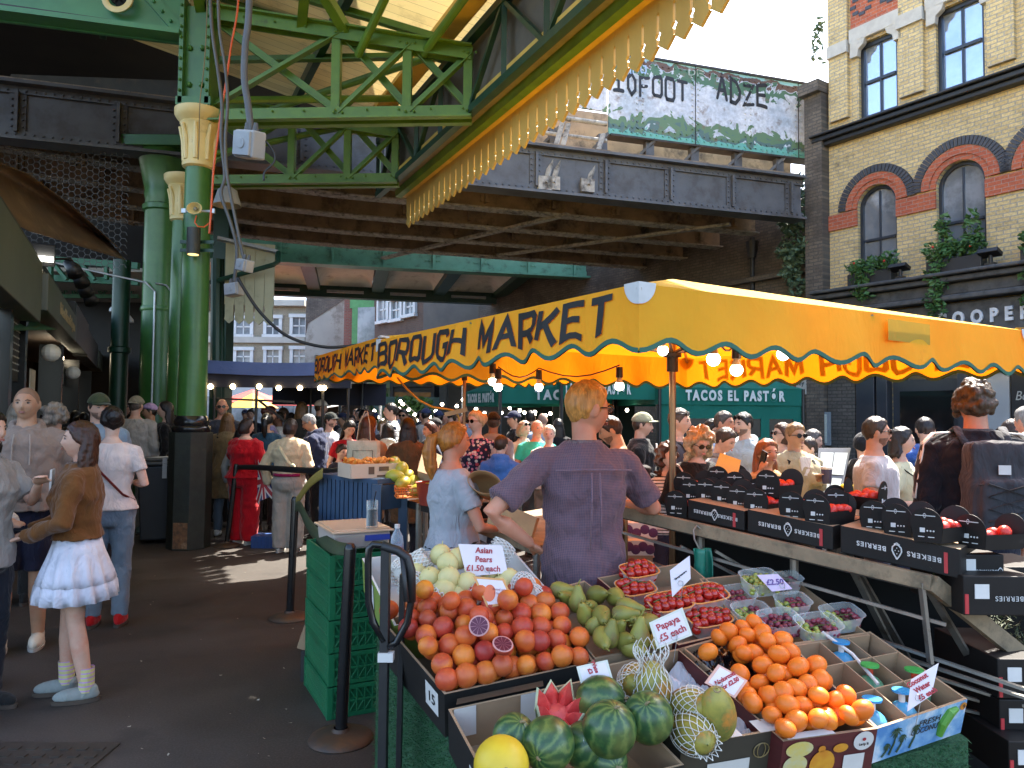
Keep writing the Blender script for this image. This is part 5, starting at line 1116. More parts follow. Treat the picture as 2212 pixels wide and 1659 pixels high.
def cut_half(label,u,v,lift,rot):
 q=SP(u,v,lift); t=thing('cut_blood_orange',label,'orange',q,0,'cut blood orange halves',rot=rot); MB().lathe([(.001,-.034),(.018,-.031),(.031,-.018),(.036,0),(.034,.002)],n=22).build('peel',mBlood,t,smooth=True)
 m,n,b,o=newmat('blood orange flesh') if 'flesh' not in MATS else (MATS['flesh'],)+(None,)*3
 if n:
  MATS['flesh']=m; tc=n.nodes.new('ShaderNodeTexCoord'); sp=n.nodes.new('ShaderNodeSeparateXYZ'); n.links.new(tc.outputs['Object'],sp.inputs[0])
  def mm(op_,a,b2): 
   k=n.nodes.new('ShaderNodeMath'); k.operation=op_
   for s_,x in zip(k.inputs,(a,b2)):
    if hasattr(x,'is_output'): n.links.new(x,s_)
    else: s_.default_value=x
   return k.outputs[0]
  an=mm('ARCTAN2',sp.outputs[1],sp.outputs[0]); fr=mm('ABSOLUTE',mm('SINE',mm('MULTIPLY',an,5),0),0); col=ramp(n,fr,[(.05,(.45,.20,.22)),(.22,(.10,.012,.03))]); n.links.new(col,b.inputs['Base Color']); b.inputs['Roughness'].default_value=.3
 MB().cyl((0,0,-.001),(0,0,.003),.030,n=24).build('flesh',m,t); MB().lathe([(.030,.0035),(.035,.002)],n=24).build('pith',M('pink pith',(.6,.30,.28),rough=.6),t)
cut_half('halved blood orange standing upright with dark purple flesh, in the heap',1035,1352,.16,(R(62),R(-8),0)); cut_half('halved blood orange lying flat with dark flesh, right of the upright half',1086,1392,.13,(R(28),R(12),0))
t,qW=crate('fruit_box','large black cardboard box of small watermelons at the front of the stall','box',[(1085,1752),(1478,1652),(1292,1462),(968,1532)],.16,mCardK,mCard,'fruit boxes on the sloping stall')
face_text(t,'FRUTI N',qW[3],qW[0],.07,.06,mWhT,width=.2,rowoff=.08)
m=MB(); a,b_=qW[3],qW[2]; m.quad(a.lerp(b_,.05)+SN*.01,a.lerp(b_,.62)+SN*.01,a.lerp(b_,.62)+SN*.01+V((0,.05,.0)),a.lerp(b_,.05)+SN*.01+V((0,.05,0))); m.build('folded_flap',mCardO,t,world=True)
m=MB(); 
for s0,s1 in((.03,.17),(.46,.6)): 
 p,q=qW[3].lerp(qW[2],s0),qW[3].lerp(qW[2],s1); o=V((.004,-.012,0)); m.quad(p+o,q+o,q+o-SN*.11,p+o-SN*.11)
pieces(m,'white_panel',mCardW,t,world=True)
mmel,n,b,o=newmat('striped melon rind'); MATS['melon']=mmel; tc=n.nodes.new('ShaderNodeTexCoord'); sp=n.nodes.new('ShaderNodeSeparateXYZ'); n.links.new(tc.outputs['Object'],sp.inputs[0])
at=n.nodes.new('ShaderNodeMath'); at.operation='ARCTAN2'; n.links.new(sp.outputs[1],at.inputs[0]); n.links.new(sp.outputs[0],at.inputs[1])
wv=n.nodes.new('ShaderNodeMath'); wv.operation='MULTIPLY_ADD'; n.links.new(tnoise(n,tc.outputs['Object'],26,4,.6),wv.inputs[0]); wv.inputs[1].default_value=1.1; n.links.new(at.outputs[0],wv.inputs[2])
sn=n.nodes.new('ShaderNodeMath'); sn.operation='MULTIPLY'; n.links.new(wv.outputs[0],sn.inputs[0]); sn.inputs[1].default_value=10; s2=n.nodes.new('ShaderNodeMath'); s2.operation='SINE'; n.links.new(sn.outputs[0],s2.inputs[0])
mr=n.nodes.new('ShaderNodeMapRange'); mr.inputs[1].default_value=-1; n.links.new(s2.outputs[0],mr.inputs[0])
col=ramp(n,mr.outputs[0],[(.1,(.022,.068,.022)),(.6,(.045,.11,.03)),(1,(.11,.17,.045))]); col=mixc(n,ramp(n,tnoise(n,tc.outputs['Object'],9,3,.5),[(.5,0.0),(.7,.55)]),col,(.15,.16,.03)); n.links.new(col,b.inputs['Base Color']); b.inputs['Roughness'].default_value=.32
def melon(r,ratio): 
 m=MB(); m.lathe([(max(.001,r*math.cos(-pi/2+pi*i/20)),r*ratio*math.sin(-pi/2+pi*i/20)*(0.975 if i in(0,20) else 1)) for i in range(21)],n=32); return m
mStick=M('white fruit sticker',(.75,.75,.72),rough=.4); mStem=M('dry stem',(.25,.2,.1),rough=.8)
for i,(u,v,r,lift,rot,lab,st) in enumerate(((1297,1512,.072,.08,(R(80),0,R(70)),'striped watermelon at the back of the box below the watermelon card',0),(1316,1575,.078,.10,(R(25),R(10),0),'dark green watermelon in the middle front of the box',0),(1400,1550,.074,.09,(R(40),R(-15),0),'watermelon with an oval white sticker lit by the sun',1),(1184,1607,.074,.09,(R(95),0,R(-25)),'striped watermelon with its stem end showing at front left',2),(1110,1590,.062,.08,(R(30),R(20),0),'watermelon at the left edge of the box behind the yellow melon',2),(1265,1610,.068,.03,(R(60),0,R(30)),'watermelon with a white sticker low between the two front ones',1),(1310,1645,.060,.0,(R(80),0,R(20)),'watermelon deepest at the front, only its top showing',0))):
 q=SP(u,v,lift); t=thing('watermelon',lab,'watermelon',q,0,'watermelons in the black box',rot=rot); melon(r,1.06).build('rind',mmel,t,smooth=True); MB().tube([(0,0,r*1.03),(.004,0,r*1.12),(.012,0,r*1.16)],[.005,.004,.003],6).build('stem',mStem,t)
 if st==1:
  d=(CAM-q).normalized(); d=(d+V((.25,0,.25))).normalized(); mi=Euler(rot).to_matrix().inverted(); dd=mi@d; z=dd; x=z.orthogonal().normalized(); y=z.cross(x); up=mi@V((0,0,1)); y=(up-z*up.dot(z)).normalized(); x=y.cross(z)
  m=MB(); m.add([z*(r*1.035-.0+.012*0)+x*(.022*math.cos(k*pi/8))+y*(.017*math.sin(k*pi/8))-z*(.003) for k in range(16)],[tuple(range(16))]); m.build('sticker',mStick,t)
t=thing('cut_watermelon','watermelon cut into a zigzag crown showing red flesh','watermelon',SP(1205,1540,.055),rot=(R(38),R(6),0)); m=MB(); f=MB(); pi_=MB(); r=.068; nz=8
rr=lambda a,z,q=1: V((r*q*math.cos(a),r*q*math.sin(a),z))
m.lathe([(.001,-.066),(.03,-.061),(.052,-.044),(.066,-.018),(.068,.0)],n=24)
for k in range(nz):
 a0,a1=2*pi*k/nz,2*pi*(k+1)/nz; am=(a0+a1)/2; zt_=.062+g.uniform(-.008,.012); A0,A1,T=rr(a0,0),rr(a1,0),rr(am,zt_,1.12); I0,I1,T2=rr(a0,.0,.35),rr(a1,.0,.35),rr(am,zt_*.8,.72)
 m.add([A0,rr(am,.0),A1,T],[(0,1,2,3)]); f.add([A0,A1,T,I0,I1,T2],[(0,2,5,3),(1,4,5,2),(3,5,4)]); pi_.tube([A0,T,A1],.0042,6)
f.lathe([(.001,.012),(.03,.006)],n=16); m.build('rind',mmel,t,smooth=40); f.build('flesh',M('watermelon flesh',(.74,.10,.085),(.62,.06,.055),40,.35,bump=.2,bscale=120),t); pi_.build('pith',M('pale rind pith',(.62,.66,.42),rough=.5),t)
t=thing('yellow_melon','smooth bright yellow honeydew melon at the bottom edge of the photo','melon',SP(1083,1652,.09),0,None,rot=(R(75),0,R(10))); melon(.075,1.06).build('rind',M('yellow melon rind',(.70,.50,.03),(.62,.42,.02),9,.45,bump=.15,bscale=30,bdist=.003),t,smooth=True); MB().lathe([(.008,.078),(.006,.084),(.001,.084)],n=8).build('stem',mStem,t)
t,qP=crate('fruit_box','dark cardboard box of netted papayas with a sunlit white rim','box',[(1472,1612),(1690,1576),(1478,1398),(1292,1440)],.16,mCardO,mCard,'fruit boxes on the sloping stall')
m=MB(); a,b_=qP[0],qP[1]; 
for s0,s1 in((.02,.60),(.78,1.0)): m.quad(a.lerp(b_,s0)+SN*.002,a.lerp(b_,s1)+SN*.002,a.lerp(b_,s1)+SN*.002+V((-.02,.05,.014)),a.lerp(b_,s0)+SN*.002+V((-.02,.05,.014)))
m.build('white_flap',mCardW,t,world=True); m=MB(); ax=(b_-a).normalized(); nn=ax.cross(SN); c=a.lerp(b_,.80)-SN*.06+nn*.004; m.tube([c+ax*(.026*math.cos(k*pi/8))+SN*(.026*math.sin(k*pi/8)) for k in range(17)],.0018,5); m.tube([c+ax*(.022*math.cos(k*pi/8))*.6+SN*(.026*math.sin(k*pi/8)) for k in range(17)],.0015,5); m.build('emblem',M('dull gold print',(.30,.22,.09),rough=.5),t,world=True)
m=MB(); c=a.lerp(b_,.48)-SN*.11+nn*.003; m.add([c+ax*x+SN*y for x,y in((-.07,-.035),(.07,-.035),(.07,.03),(-.07,.03))],[(0,1,2,3)]); m.build('shipping_label',mCardW,t,world=True)
mPap=M('mottled papaya skin',(.36,.30,.05),(.14,.16,.035),9,.45,c3=(.50,.20,.03),s3=13,l3=.5,h3=.65,lo=.4,hi=.6); mNet=M('white foam net',(.72,.71,.66),(.62,.6,.55),20,.6)
def netsleeve(mb,r0,z0,z1,fn,nx=14,nz=7,th=.0014):
 for j in range(nz):
  for i in range(nx):
   for d in(-.5,.5):
    za,zb_=z0+(z1-z0)*j/nz,z0+(z1-z0)*(j+1)/nz; a0=2*pi*(i+(.5 if j%2 else 0))/nx; a1=a0+2*pi*d/nx
    p=[]
    for f_ in(0,.5,1): z=za+(zb_-za)*f_; a_=a0+(a1-a0)*(f_*f_*(3-2*f_)); rr=fn(z); p.append((rr*math.cos(a_),rr*math.sin(a_),z))
    mb.tube(p,th,4,cap=False)
paprof=lambda z: max(.002,.058*math.sqrt(max(0,1-((z-.0)/.095)**2))*(1-.18*(z/.095)))
for i,(u,v,lift,rot,lab,net) in enumerate(((1410,1490,.08,(R(8),R(-4),0),'papaya standing upright in a white foam net sleeve',(-.02,.15)),(1548,1540,.085,(R(25),R(-6),0),'bare golden papaya leaning at the front right of its box',None),(1492,1528,.06,(R(60),R(40),0),'papaya half wrapped in white net behind the bare one',(.0,.10)),(1375,1475,.05,(R(70),R(-50),0),'papaya lying in white net at the back left of its box',(.0,.11)),(1500,1585,.04,(R(80),R(60),0),'netted papaya lying at the front of its box',(-.05,.1)))):
 q=SP(u,v,lift); t=thing('papaya',lab,'papaya',q,0,'papayas in the dark box',rot=rot); MB().lathe([(paprof(-.095+.19*k/18),-.095+.19*k/18) for k in range(19)],n=24).build('fruit',mPap,t,smooth=True)
 if net: m=MB(); netsleeve(m,0,net[0],net[1],lambda z:(paprof(z)+.006 if z<.05 else .05-.12*(z-.05)*.6+.012*math.sin(z*60))); m.build('foam_net',mNet,t,smooth=True)
 else: MB().cyl((.0,.0,.07),(0,0,.092),.016,.012,n=8).build('stem',mStem,t)
t=thing('tissue_paper','crumpled white tissue paper lining the papaya box','paper',SP(1480,1570)); g2_=random.Random(4)
m=MB(); m.grid(lambda s,r:bil(qP,.05+.9*s,.02+.9*r)-SN*.06+SN*.05*noise.noise(V((s*5,r*5,1)))+SN*.03*noise.noise(V((s*13,r*13,5))),26,26); m.build('sheet',M('tissue paper',(.62,.62,.63),(.5,.5,.52),8,.8),t,world=True)
t,qM=crate('fruit_box','dark red cardboard box of orange mandarins with printed citrus slices','box',[(1692,1602),(1896,1574),(1608,1360),(1462,1402)],.15,M('wine red printed board',(.11,.018,.018),(.06,.012,.014),3,.55,stretch=(1,1,9)),mCard,'fruit boxes on the sloping stall')
m=MB(); a,b_=qM[0],qM[1]; m.quad(a.lerp(b_,.05)+SN*.004,a.lerp(b_,.55)+SN*.004,a.lerp(b_,.55)+SN*.004+V((-.012,.02,.007)),a.lerp(b_,.05)+SN*.004+V((-.012,.02,.007))); m.build('white_flap',mCardW,t,world=True)
ax=(b_-a).normalized(); nn=ax.cross(SN); dsk=lambda mb,c,r1,r2,n=20,o=0: mb.add([c+nn*(.003+o)+ax*(r1*math.cos(2*pi*k/n))+SN*(r2*math.sin(2*pi*k/n)) for k in range(n)],[tuple(range(n))])
m=MB(); dsk(m,a.lerp(b_,.44)-SN*.10,.042,.05); dsk(m,a.lerp(b_,.62)-SN*.05,.025,.016); dsk(m,a.lerp(b_,.42)-SN*.045,.012,.012); m.build('printed_orange',M('printed orange',(.68,.33,.03),(.6,.22,.02),20,.5),t,world=True)
m=MB(); dsk(m,a.lerp(b_,.15)-SN*.09,.04,.035,o=.001); dsk(m,a.lerp(b_,.18)-SN*.035,.045,.028); m.build('printed_lemon',M('printed lemon',(.62,.50,.12),(.55,.52,.3),30,.5),t,world=True)
m=MB(); dsk(m,a.lerp(b_,.86)-SN*.035,.034,.034); c=a.lerp(b_,.78)-SN*.11; m.add([c+nn*.003+ax*x+SN*y for x,y in((-.035,-.04),(.035,-.04),(.035,.03),(-.035,.03))],[(0,1,2,3)]); m.build('white_label',mCardW,t,world=True)
m=MB(); c=a.lerp(b_,.86)-SN*.028; dsk(m,c,.006,.006,o=.002); m.build('apple_mark',mRedT,t,world=True); face_text(t,'Lady B',a,b_,.045,.012,mBlk,rowoff=(b_-a).length*.36,off=.006)
proto=citrus(.0335,mMand,'mandarin',.82); items=[]
nr,nc=8,6
for lay in(1,0):
 for r in range(nr):
  for c in range(nc):
   s=(c+.5+(.25 if r%2 else -.2)+.5*(1-lay))/nc; rr=(r+.45+.5*(1-lay))/nr
   if not .03<s<.97 or rr>.97: continue
   if lay and s<.42 and rr>.35 and not (r in(4,6) and c==1): continue
   if not lay and rr>.55 and s<.5: continue
   h=.015+.055*math.sin(pi*min(1,rr*.8+.1))*(.4+.6*s)-(0 if lay else .045)
   items.append((bil(qM,s,rr)+V((g.uniform(-.014,.014),g.uniform(-.014,.014),0))+SN*(h+g.uniform(-.012,.022)),('mandarin at the %s of row %s from the front of the red box' if lay else 'mandarin deep at the %s between upper ones in row %s of the red box')%('left' if s<.4 else 'middle' if s<.7 else 'right',['one','two','three','four','five','six','seven','eight'][r])))
place_fruit(proto,items,'mandarin','mandarins in the wine red box')
t=thing('plastic_liner','shiny black plastic liner bunched at the back of the mandarin box','liner',SP(1520,1420)); m=MB(); m.grid(lambda s,r:bil(qM,.02+.62*s,.45+.53*r)-SN*.03+SN*.035*noise.noise(V((s*6,r*6,9)))+SN*.02*noise.noise(V((s*17,r*17,2))),30,24); m.build('film',M('black polythene',(.01,.01,.012),rough=.18,spec=.7),t,world=True,smooth=True)
mCoc,n,b,o=newmat('sky blue printed board'); co=tcoord(n); f=tnoise(n,co,9,5,.6); n.links.new(ramp(n,f,[(.38,(.06,.22,.48)),(.52,(.22,.42,.62)),(.64,(.62,.68,.72))]),b.inputs['Base Color']); b.inputs['Roughness'].default_value=.5
t,qC=crate('fruit_box','blue printed coconut box with dividers, only a few bottles left in it','box',[(1895,1574),(2090,1510),(1880,1364),(1703,1390)],.13,mCoc,mCard,'fruit boxes on the sloping stall')
m=MB()
for f_ in(.34,.67):
 for p,q in((bil(qC,f_,0),bil(qC,f_,1)),(bil(qC,0,f_),bil(qC,1,f_))): d=(q-p).normalized().cross(SN)*.002; m.add([p+d,q+d,q+d-SN*.12,p+d-SN*.12,p-d,q-d,q-d-SN*.12,p-d-SN*.12],[(0,1,2,3),(7,6,5,4),(0,4,5,1)])
m.build('divider',mCard,t,world=True)
a,b_=qC[0],qC[1]; face_text(t,'FRESH',a,b_,.035,.03,mBlk,rowoff=.03,shear=.15,width=.095); face_text(t,'COCONUT',a,b_,.062,.030,mBlk,rowoff=.02,shear=.15,width=.135); face_text(t,'FRESH',qC[3],qC[0],.03,.03,mBlk,rowoff=.0,width=.10); face_text(t,'COCONUT',qC[3],qC[0],.06,.03,mBlk,rowoff=.0,width=.14)
ax=(b_-a).normalized(); nn=ax.cross(SN); m=MB()
for s,h,k in((.22,.085,1),(.14,.04,.6),(.30,.055,.7),(.44,.075,.8)):
 base=a.lerp(b_,s-.05)-SN*.115+nn*.003; top=a.lerp(b_,s)-SN*(.12-h)+nn*.003; m.tube([base,base.lerp(top,.5)+ax*.006,top],[.0028,.0024,.002],5)
 for j in range(9): an=j*2*pi/9; e=top+ax*(.026*k*math.cos(an))+SN*(.020*k*math.sin(an)-.006); md=(top+e)/2+SN*.006; m.tube([top,md,e],[.002,.0025,.0006],4)
m.build('printed_palm',M('printed palm',(.035,.07,.03),rough=.6),t,world=True)
m=MB(); c=a.lerp(b_,.80)-SN*.06+nn*.004; m.tube([c+ax*(-.03)-SN*.045,c+ax*(-.025)+SN*.0,c+ax*.0+SN*.035,c+ax*.03+SN*.04],[.010,.016,.016,.008],8); m.build('printed_coconut',M('printed green nut',(.10,.32,.04),rough=.5),t,world=True)
m=MB(); dsk(m,a.lerp(b_,.955)-SN*.02,.014,.014); m.build('number_dot',M('orange dot',(.75,.28,.03),rough=.5),t,world=True); face_text(t,'9',a,b_,.02,.022,mBlk,rowoff=(b_-a).length*.455,off=.006)
mCap=M('blue plastic cap',(.03,.25,.55),(.04,.3,.6),5,.3); mCapG=M('green plastic tap',(.06,.40,.08),rough=.4); mRedP=M('red plastic tap',(.55,.05,.02),rough=.4)
for i,(s,r,mc,lab) in enumerate(((.50,.83,mCap,'wrapped coconut with a blue cap at the back of the box'),(.50,.50,mCapG,'wrapped coconut with a green and red tap in the middle of the box'),(.17,.17,mCap,'sunlit wrapped coconut with a pale blue cap at the front left'),(.5,.17,mCap,'wrapped coconut with a blue cap behind the coconut card'),(.84,.34,mCapG,'coconut in green film with a green and red tap at the right'))):
 q=bil(qC,s,r)-SN*.075; t=thing('coconut',lab,'coconut',q,0,'capped coconuts in the blue box'); MB().ell((0,0,0),(.05,.05,.055),18,12).build('film_wrap',M('blue shrink film',(.05,.28,.5),(.12,.4,.6),8,.2) if mc is mCap else M('green shrink film',(.05,.2,.1),(.15,.35,.2),8,.2),t,smooth=True); m=MB(); m.cyl((0,0,.05),(0,0,.085),.010,n=10); m.build('spout',mCardW if mc is mCap else mRedP,t); MB().cyl((0,0,.085),(0,0,.092),.03,n=18).build('cap',mc,t)
t=thing('drinking_straw','wrapped clear straw leaning across the coconut dividers','straw',bil(qC,.4,.7)); MB().tube([bil(qC,.42,1.02)+SN*.02,bil(qC,.52,.75)+SN*.0,bil(qC,.45,.40)-SN*.01],.006,8).build('tube',mCardW,t,world=True)
t,qE=crate('fruit_box','cardboard box of green conference pears between the oranges and the tomatoes','box',[(1286,1424),(1452,1392),(1262,1254),(1168,1278)],.14,mCard,mCard,'fruit boxes on the sloping stall')
mPear=M('russet pear skin',(.26,.24,.045),(.16,.17,.03),9,.5,c3=(.19,.11,.04),s3=14,l3=.5,h3=.7,perobj=.2)
m=MB(); m.lathe([(.001,-.04),(.014,-.039),(.028,-.03),(.034,-.012),(.033,.004),(.026,.024),(.018,.042),(.013,.056),(.009,.063),(.001,.065)],n=20); m.tube([(0,0,.062),(.003,0,.075),(.009,0,.086)],[.003,.0025,.002],5)
pp=m.build('pear',mPear,None,smooth=True); ks=[]
for i,(u,v,lf,rt) in enumerate(((1210,1275,.06,(R(85),0,R(80))),(1248,1300,.06,(R(10),0,0)),(1290,1285,.06,(R(60),R(50),0)),(1330,1290,.06,(R(80),R(60),0)),(1300,1330,.07,(R(95),R(10),0)),(1355,1312,.08,(R(88),R(0),R(60))),(1345,1328,.08,(R(80),R(20),R(70))),(1265,1330,.05,(R(30),R(-20),0)),(1318,1375,.06,(R(5),R(8),0)),(1382,1375,.07,(R(-4),R(5),0)),(1303,1378,.05,(R(100),0,0)),(1350,1385,.04,(R(60),R(30),0)),(1400,1348,.05,(R(85),0,R(-60))),(1285,1352,.04,(R(20),R(30),0)),(1225,1292,.04,(R(50),R(-50),0)),(1370,1340,.05,(R(70),R(-40),0)),(1330,1362,.05,(R(40),R(30),0)),(1275,1315,.04,(R(60),R(-20),0)),(1365,1398,.03,(R(90),0,R(30))),(1420,1385,.03,(R(90),0,R(-30))))):
 o=pp if i==0 else pp.copy()
 if i: COL.objects.link(o)
 o.location=SP(u,v,lf); o.rotation_euler=rt; k=g.uniform(.95,1.12); o.scale=(k,k,k); tag(o,'green russet pear %s in the pear box'%['lying at the back left','standing upright at the back left','tilted in the back middle','lying at the back right','end on in the centre','long and lying on top at right','lying under the long one','leaning by the oranges','standing in the front middle','standing at the front right by the papaya card','end on at the front left','leaning between the standing front ones','lying by the tomatoes','half buried by the oranges','half buried at the back left','tilted at centre right','tilted behind the front middle one','half buried left of the end on one','low at the front','low behind the papaya card'][i],'pear','green pears in the pear box')
t,qT=crate('fruit_box','shallow dark red tray holding punnets of vine tomatoes','box',[(1466,1394),(1648,1352),(1482,1214),(1290,1248)],.10,MATS['wine red printed board'],mCard,'fruit boxes on the sloping stall')
mClear=clear_plastic('clear punnet plastic',op=.12); mOrim=M('orange rim',(.75,.30,.06),rough=.4)
mTom=M('tomato skin',(.48,.022,.012),(.40,.015,.01),5,.18,spec=.6,coat=.3,perobj=.15); mVine=M('tomato vine',(.07,.13,.03),(.05,.09,.02),9,.7)
tm=MB(); tm.ell((0,0,0),(.0185,.0185,.0175),16,10); tomo=tm.build('tomato',mTom,None,smooth=True)
def punnet(label,c,ax,ay,lx,ly,h,mat=None,rim=None,group='clear plastic punnets on the stall',name='punnet'):
 t=thing(name,label,'punnet',c,0,group); ax=V(ax).normalized(); nz_=SN; ay=nz_.cross(ax); m=MB(); N=20
 def ring(k,z): return [V(c)+ax*(lx*k*(abs(math.cos(a))**.5)*(1 if math.cos(a)>=0 else -1))+ay*(ly*k*(abs(math.sin(a))**.5)*(1 if math.sin(a)>=0 else -1))+nz_*z for a in [2*pi*i/N for i in range(N)]]
 r0,r1,r2=ring(.40,0),ring(.5,h),ring(.535,h+.002); m.add(r0+r1+r2,[tuple(range(N))]+[(i,(i+1)%N,N+(i+1)%N,N+i) for i in range(N)]+[(N+i,N+(i+1)%N,2*N+(i+1)%N,2*N+i) for i in range(N)]); m.build('tub',mat or mClear,t,world=True,smooth=40)
 if rim: MB().tube(r1+[r1[0]],.0035,6).build('rim',rim,t,world=True)
 return t,ax,ay
def vine_bunch(c,ax,ay,lx,ly,lab):
 t=thing('vine_tomatoes',lab,'tomatoes',c,0,'bunches of vine tomatoes'); sp_=[]; nxx,nyy=int(lx/.034),int(ly/.033)
 for L in range(2):
  for i in range(nxx):
   for j in range(nyy):
    p=ax*((i-(nxx-1)/2)*.033+g.uniform(-.004,.004)+(.008 if j%2 else -.008))+ay*((j-(nyy-1)/2)*.031+g.uniform(-.004,.004))+SN*(L*.030+.012+g.uniform(-.004,.010)-abs(i-(nxx-1)/2)*.004*L)
    if L and (abs(i-(nxx-1)/2)>nxx*.42): continue
    sp_.append(p)
 for p in sp_: 
  o=tomo.copy(); COL.objects.link(o); o.parent=t; o.location=p; o.rotation_euler=(g.uniform(-1,1),g.uniform(-1,1),0)
 m=MB(); L=lx*.42; m.tube([ax*-L+SN*.05,ay*.012+SN*.058,ax*L*.6-ay*.01+SN*.055,ax*L+SN*.045],.0022,5)
 for p in sp_[len(sp_)//2:]:
  for k in range(5): a=k*2*pi/5; m.tube([p+SN*.0155,p+SN*.017+ax*.009*math.cos(a)+ay*.009*math.sin(a)],[.0016,.0006],4)
 m.build('stem',mVine,t)
TA=(qT[1]-qT[0]).normalized()
for u,v,lf,lx,ly,lab in((1445,1318,-.01,.17,.13,'in the orange rimmed punnet behind the papaya card'),(1520,1300,-.01,.18,.13,'in the orange rimmed punnet at front right of the tray'),(1380,1248,.0,.15,.12,'in the wicker edged punnet at the back of the tray'),(1372,1285,-.03,.15,.13,'in the punnet at the left beside the pears'),(1530,1352,-.05,.17,.12,'spilling low at the front right of the tray')):
 c=SP(u,v,lf); _,ax,ay=punnet('orange rimmed clear punnet of vine tomatoes '+lab.replace('in the orange rimmed punnet','standing').replace('in the wicker edged punnet','standing').replace('in the punnet','standing'),c-SN*.02,TA,None,lx,ly,.06,rim=mOrim); vine_bunch(c,ax,ay,lx,ly,'bunch of red vine tomatoes '+lab)
COL.objects.unlink(tomo)
t=thing('cardboard_box','open brown cardboard carton behind the tomatoes with a cut handle','box',SP(1330,1235)); m=MB(); 
a,b_,c_,d_=P(1240,1268,3.35),P(1268,1222,3.5),P(1420,1218,3.65),P(1310,1280,3.2)
m.add([a,b_,c_,d_]+[p-V((0,0,.16)) for p in(a,b_,c_,d_)],[(0,1,5,4),(1,2,6,5),(2,3,7,6),(3,0,4,7),(4,5,6,7)]); m.build('box',mCard,t,world=True,solid=.006); m=MB(); m.box(P(1302,1213,3.55),(.09,.008,.035)); m.build('handle_flap',mCard,t,world=True,bevel=.006)
t,qG=crate('fruit_box','shallow brown tray of clear grape punnets at the right of the tomatoes','box',[(1655,1405),(1880,1372),(1690,1232),(1510,1250)],.08,mCard,mCard,'fruit boxes on the sloping stall')
mGr=M('green grape',(.30,.33,.07),(.22,.27,.05),8,.25,spec=.5,perobj=.2); mGrR=M('red grape',(.22,.03,.05),(.13,.02,.04),8,.28,spec=.5,c3=(.35,.12,.10),s3=9,perobj=.25)
gm_=MB(); gm_.ell((0,0,0),(.0105,.0105,.0125),12,8); gG=gm_.build('grape',mGr,None,smooth=True); gm_=MB(); gm_.ell((0,0,0),(.0105,.0105,.0125),12,8); gR=gm_.build('grape',mGrR,None,smooth=True)
GA=(qG[1]-qG[0]).normalized()
for u,v,lf,lx,ly,kind,lab in((1640,1268,.03,.15,.12,0,'green grapes at the back below the price note'),(1710,1318,.0,.13,.10,2,'mixed red and green grapes at the right back'),(1682,1358,-.01,.15,.12,1,'red grapes at the front left'),(1765,1368,-.01,.16,.12,2,'mixed grapes at the front middle'),(1815,1345,-.01,.15,.11,3,'green and red grapes at the front right'),(1590,1302,-.01,.14,.11,1,'dark red grapes beside the tomatoes'),(1620,1338,-.03,.14,.10,3,'green grapes low beside the tomatoes'),(1700,1268,.01,.11,.08,1,'red grapes farthest back')):
 c=SP(u,v,lf); _,ax,ay=punnet('clear lidded punnet of '+lab,c-SN*.015,GA,None,lx,ly,.062); t=thing('grape_bunch','bunch of '+lab.replace(' at',', lying at').replace(' beside',', lying beside').replace(' low',', lying low').replace(' farthest',', lying farthest'),'grapes',c,0,'bunches of grapes in punnets'); nx_,ny_=int(lx/.024),int(ly/.024)
 for L in range(2):
  for i in range(nx_):
   for j in range(ny_):
    if g.random()<.18: continue
    o=(gG if (kind==0 or (kind in(2,3) and (i+j*.3)/(nx_)<(.45 if kind==2 else .6))) else gR).copy(); COL.objects.link(o); o.parent=t
    o.location=ax*((i-(nx_-1)/2)*.021+g.uniform(-.004,.004))+ay*((j-(ny_-1)/2)*.021+g.uniform(-.004,.004))+SN*(L*.02+g.uniform(-.003,.006)); o.rotation_euler=(g.uniform(0,3),g.uniform(0,3),0)
 m=MB(); m.tube([ax*-lx*.35+SN*.02,SN*.034,ax*lx*.3+SN*.03],.0016,5); m.build('stem',mVine,t)
COL.objects.unlink(gG); COL.objects.unlink(gR)
t,qA=crate('fruit_box','white lined green carton of Asian pears at the back left of the stall','box',[(852,1352),(1196,1288),(1095,1172),(782,1206)],.16,M('lime green carton',(.22,.30,.055),(.18,.25,.045),5,.6),mCardW,'fruit boxes on the sloping stall')
m=MB(); ax=(qA[0]-qA[3]).normalized(); nn=ax.cross(SN); c=qA[3].lerp(qA[0],.3)-SN*.08; m.add([c+nn*.003+ax*x+SN*y for x,y in((-.05,-.06),(.05,-.06),(.05,.06),(-.05,.06))],[(0,1,2,3)]); m.build('shipping_label',mCardW,t,world=True)
mAp=M('pale pear skin',(.64,.58,.26),(.56,.50,.21),9,.45,c3=(.4,.3,.12),s3=30,l3=.66,h3=.8); i=0
apr=[(.001,-.036),(.018,-.036),(.034,-.024),(.041,-.004),(.039,.014),(.028,.032),(.014,.041),(.001,.042)]
labs=['topmost under the price card','second from the top left','large in the upper middle','at the middle left','in the middle of the heap','lower middle','right of the middle','low at the centre front','at the left edge in shade','at the right under the card','at the far right near the oranges','peeping out at lower right']
for (u,v,lf) in((990,1208,.12),(952,1200,.11),(968,1218,.12),(930,1250,.09),(970,1250,.11),(960,1275,.08),(1010,1262,.09),(992,1288,.05),(900,1240,.06),(1060,1232,.09),(1100,1252,.07),(1085,1268,.05)):
 o=MB().lathe(apr,n=20).tube([(0,0,.04),(.003,0,.055)],[.0025,.002],5).build('asian_pear',mAp,None,smooth=True) if i==0 else pe.copy()
 if i: COL.objects.link(o)
 pe=o; o.location=SP(u,v,lf); o.rotation_euler=(g.uniform(-.5,.5),g.uniform(-.5,.5),g.uniform(0,6)); o.scale=(1.1,1.1,1.1); tag(o,'pale yellow Asian pear '+labs[i],'pear','Asian pears in the white carton'); i+=1
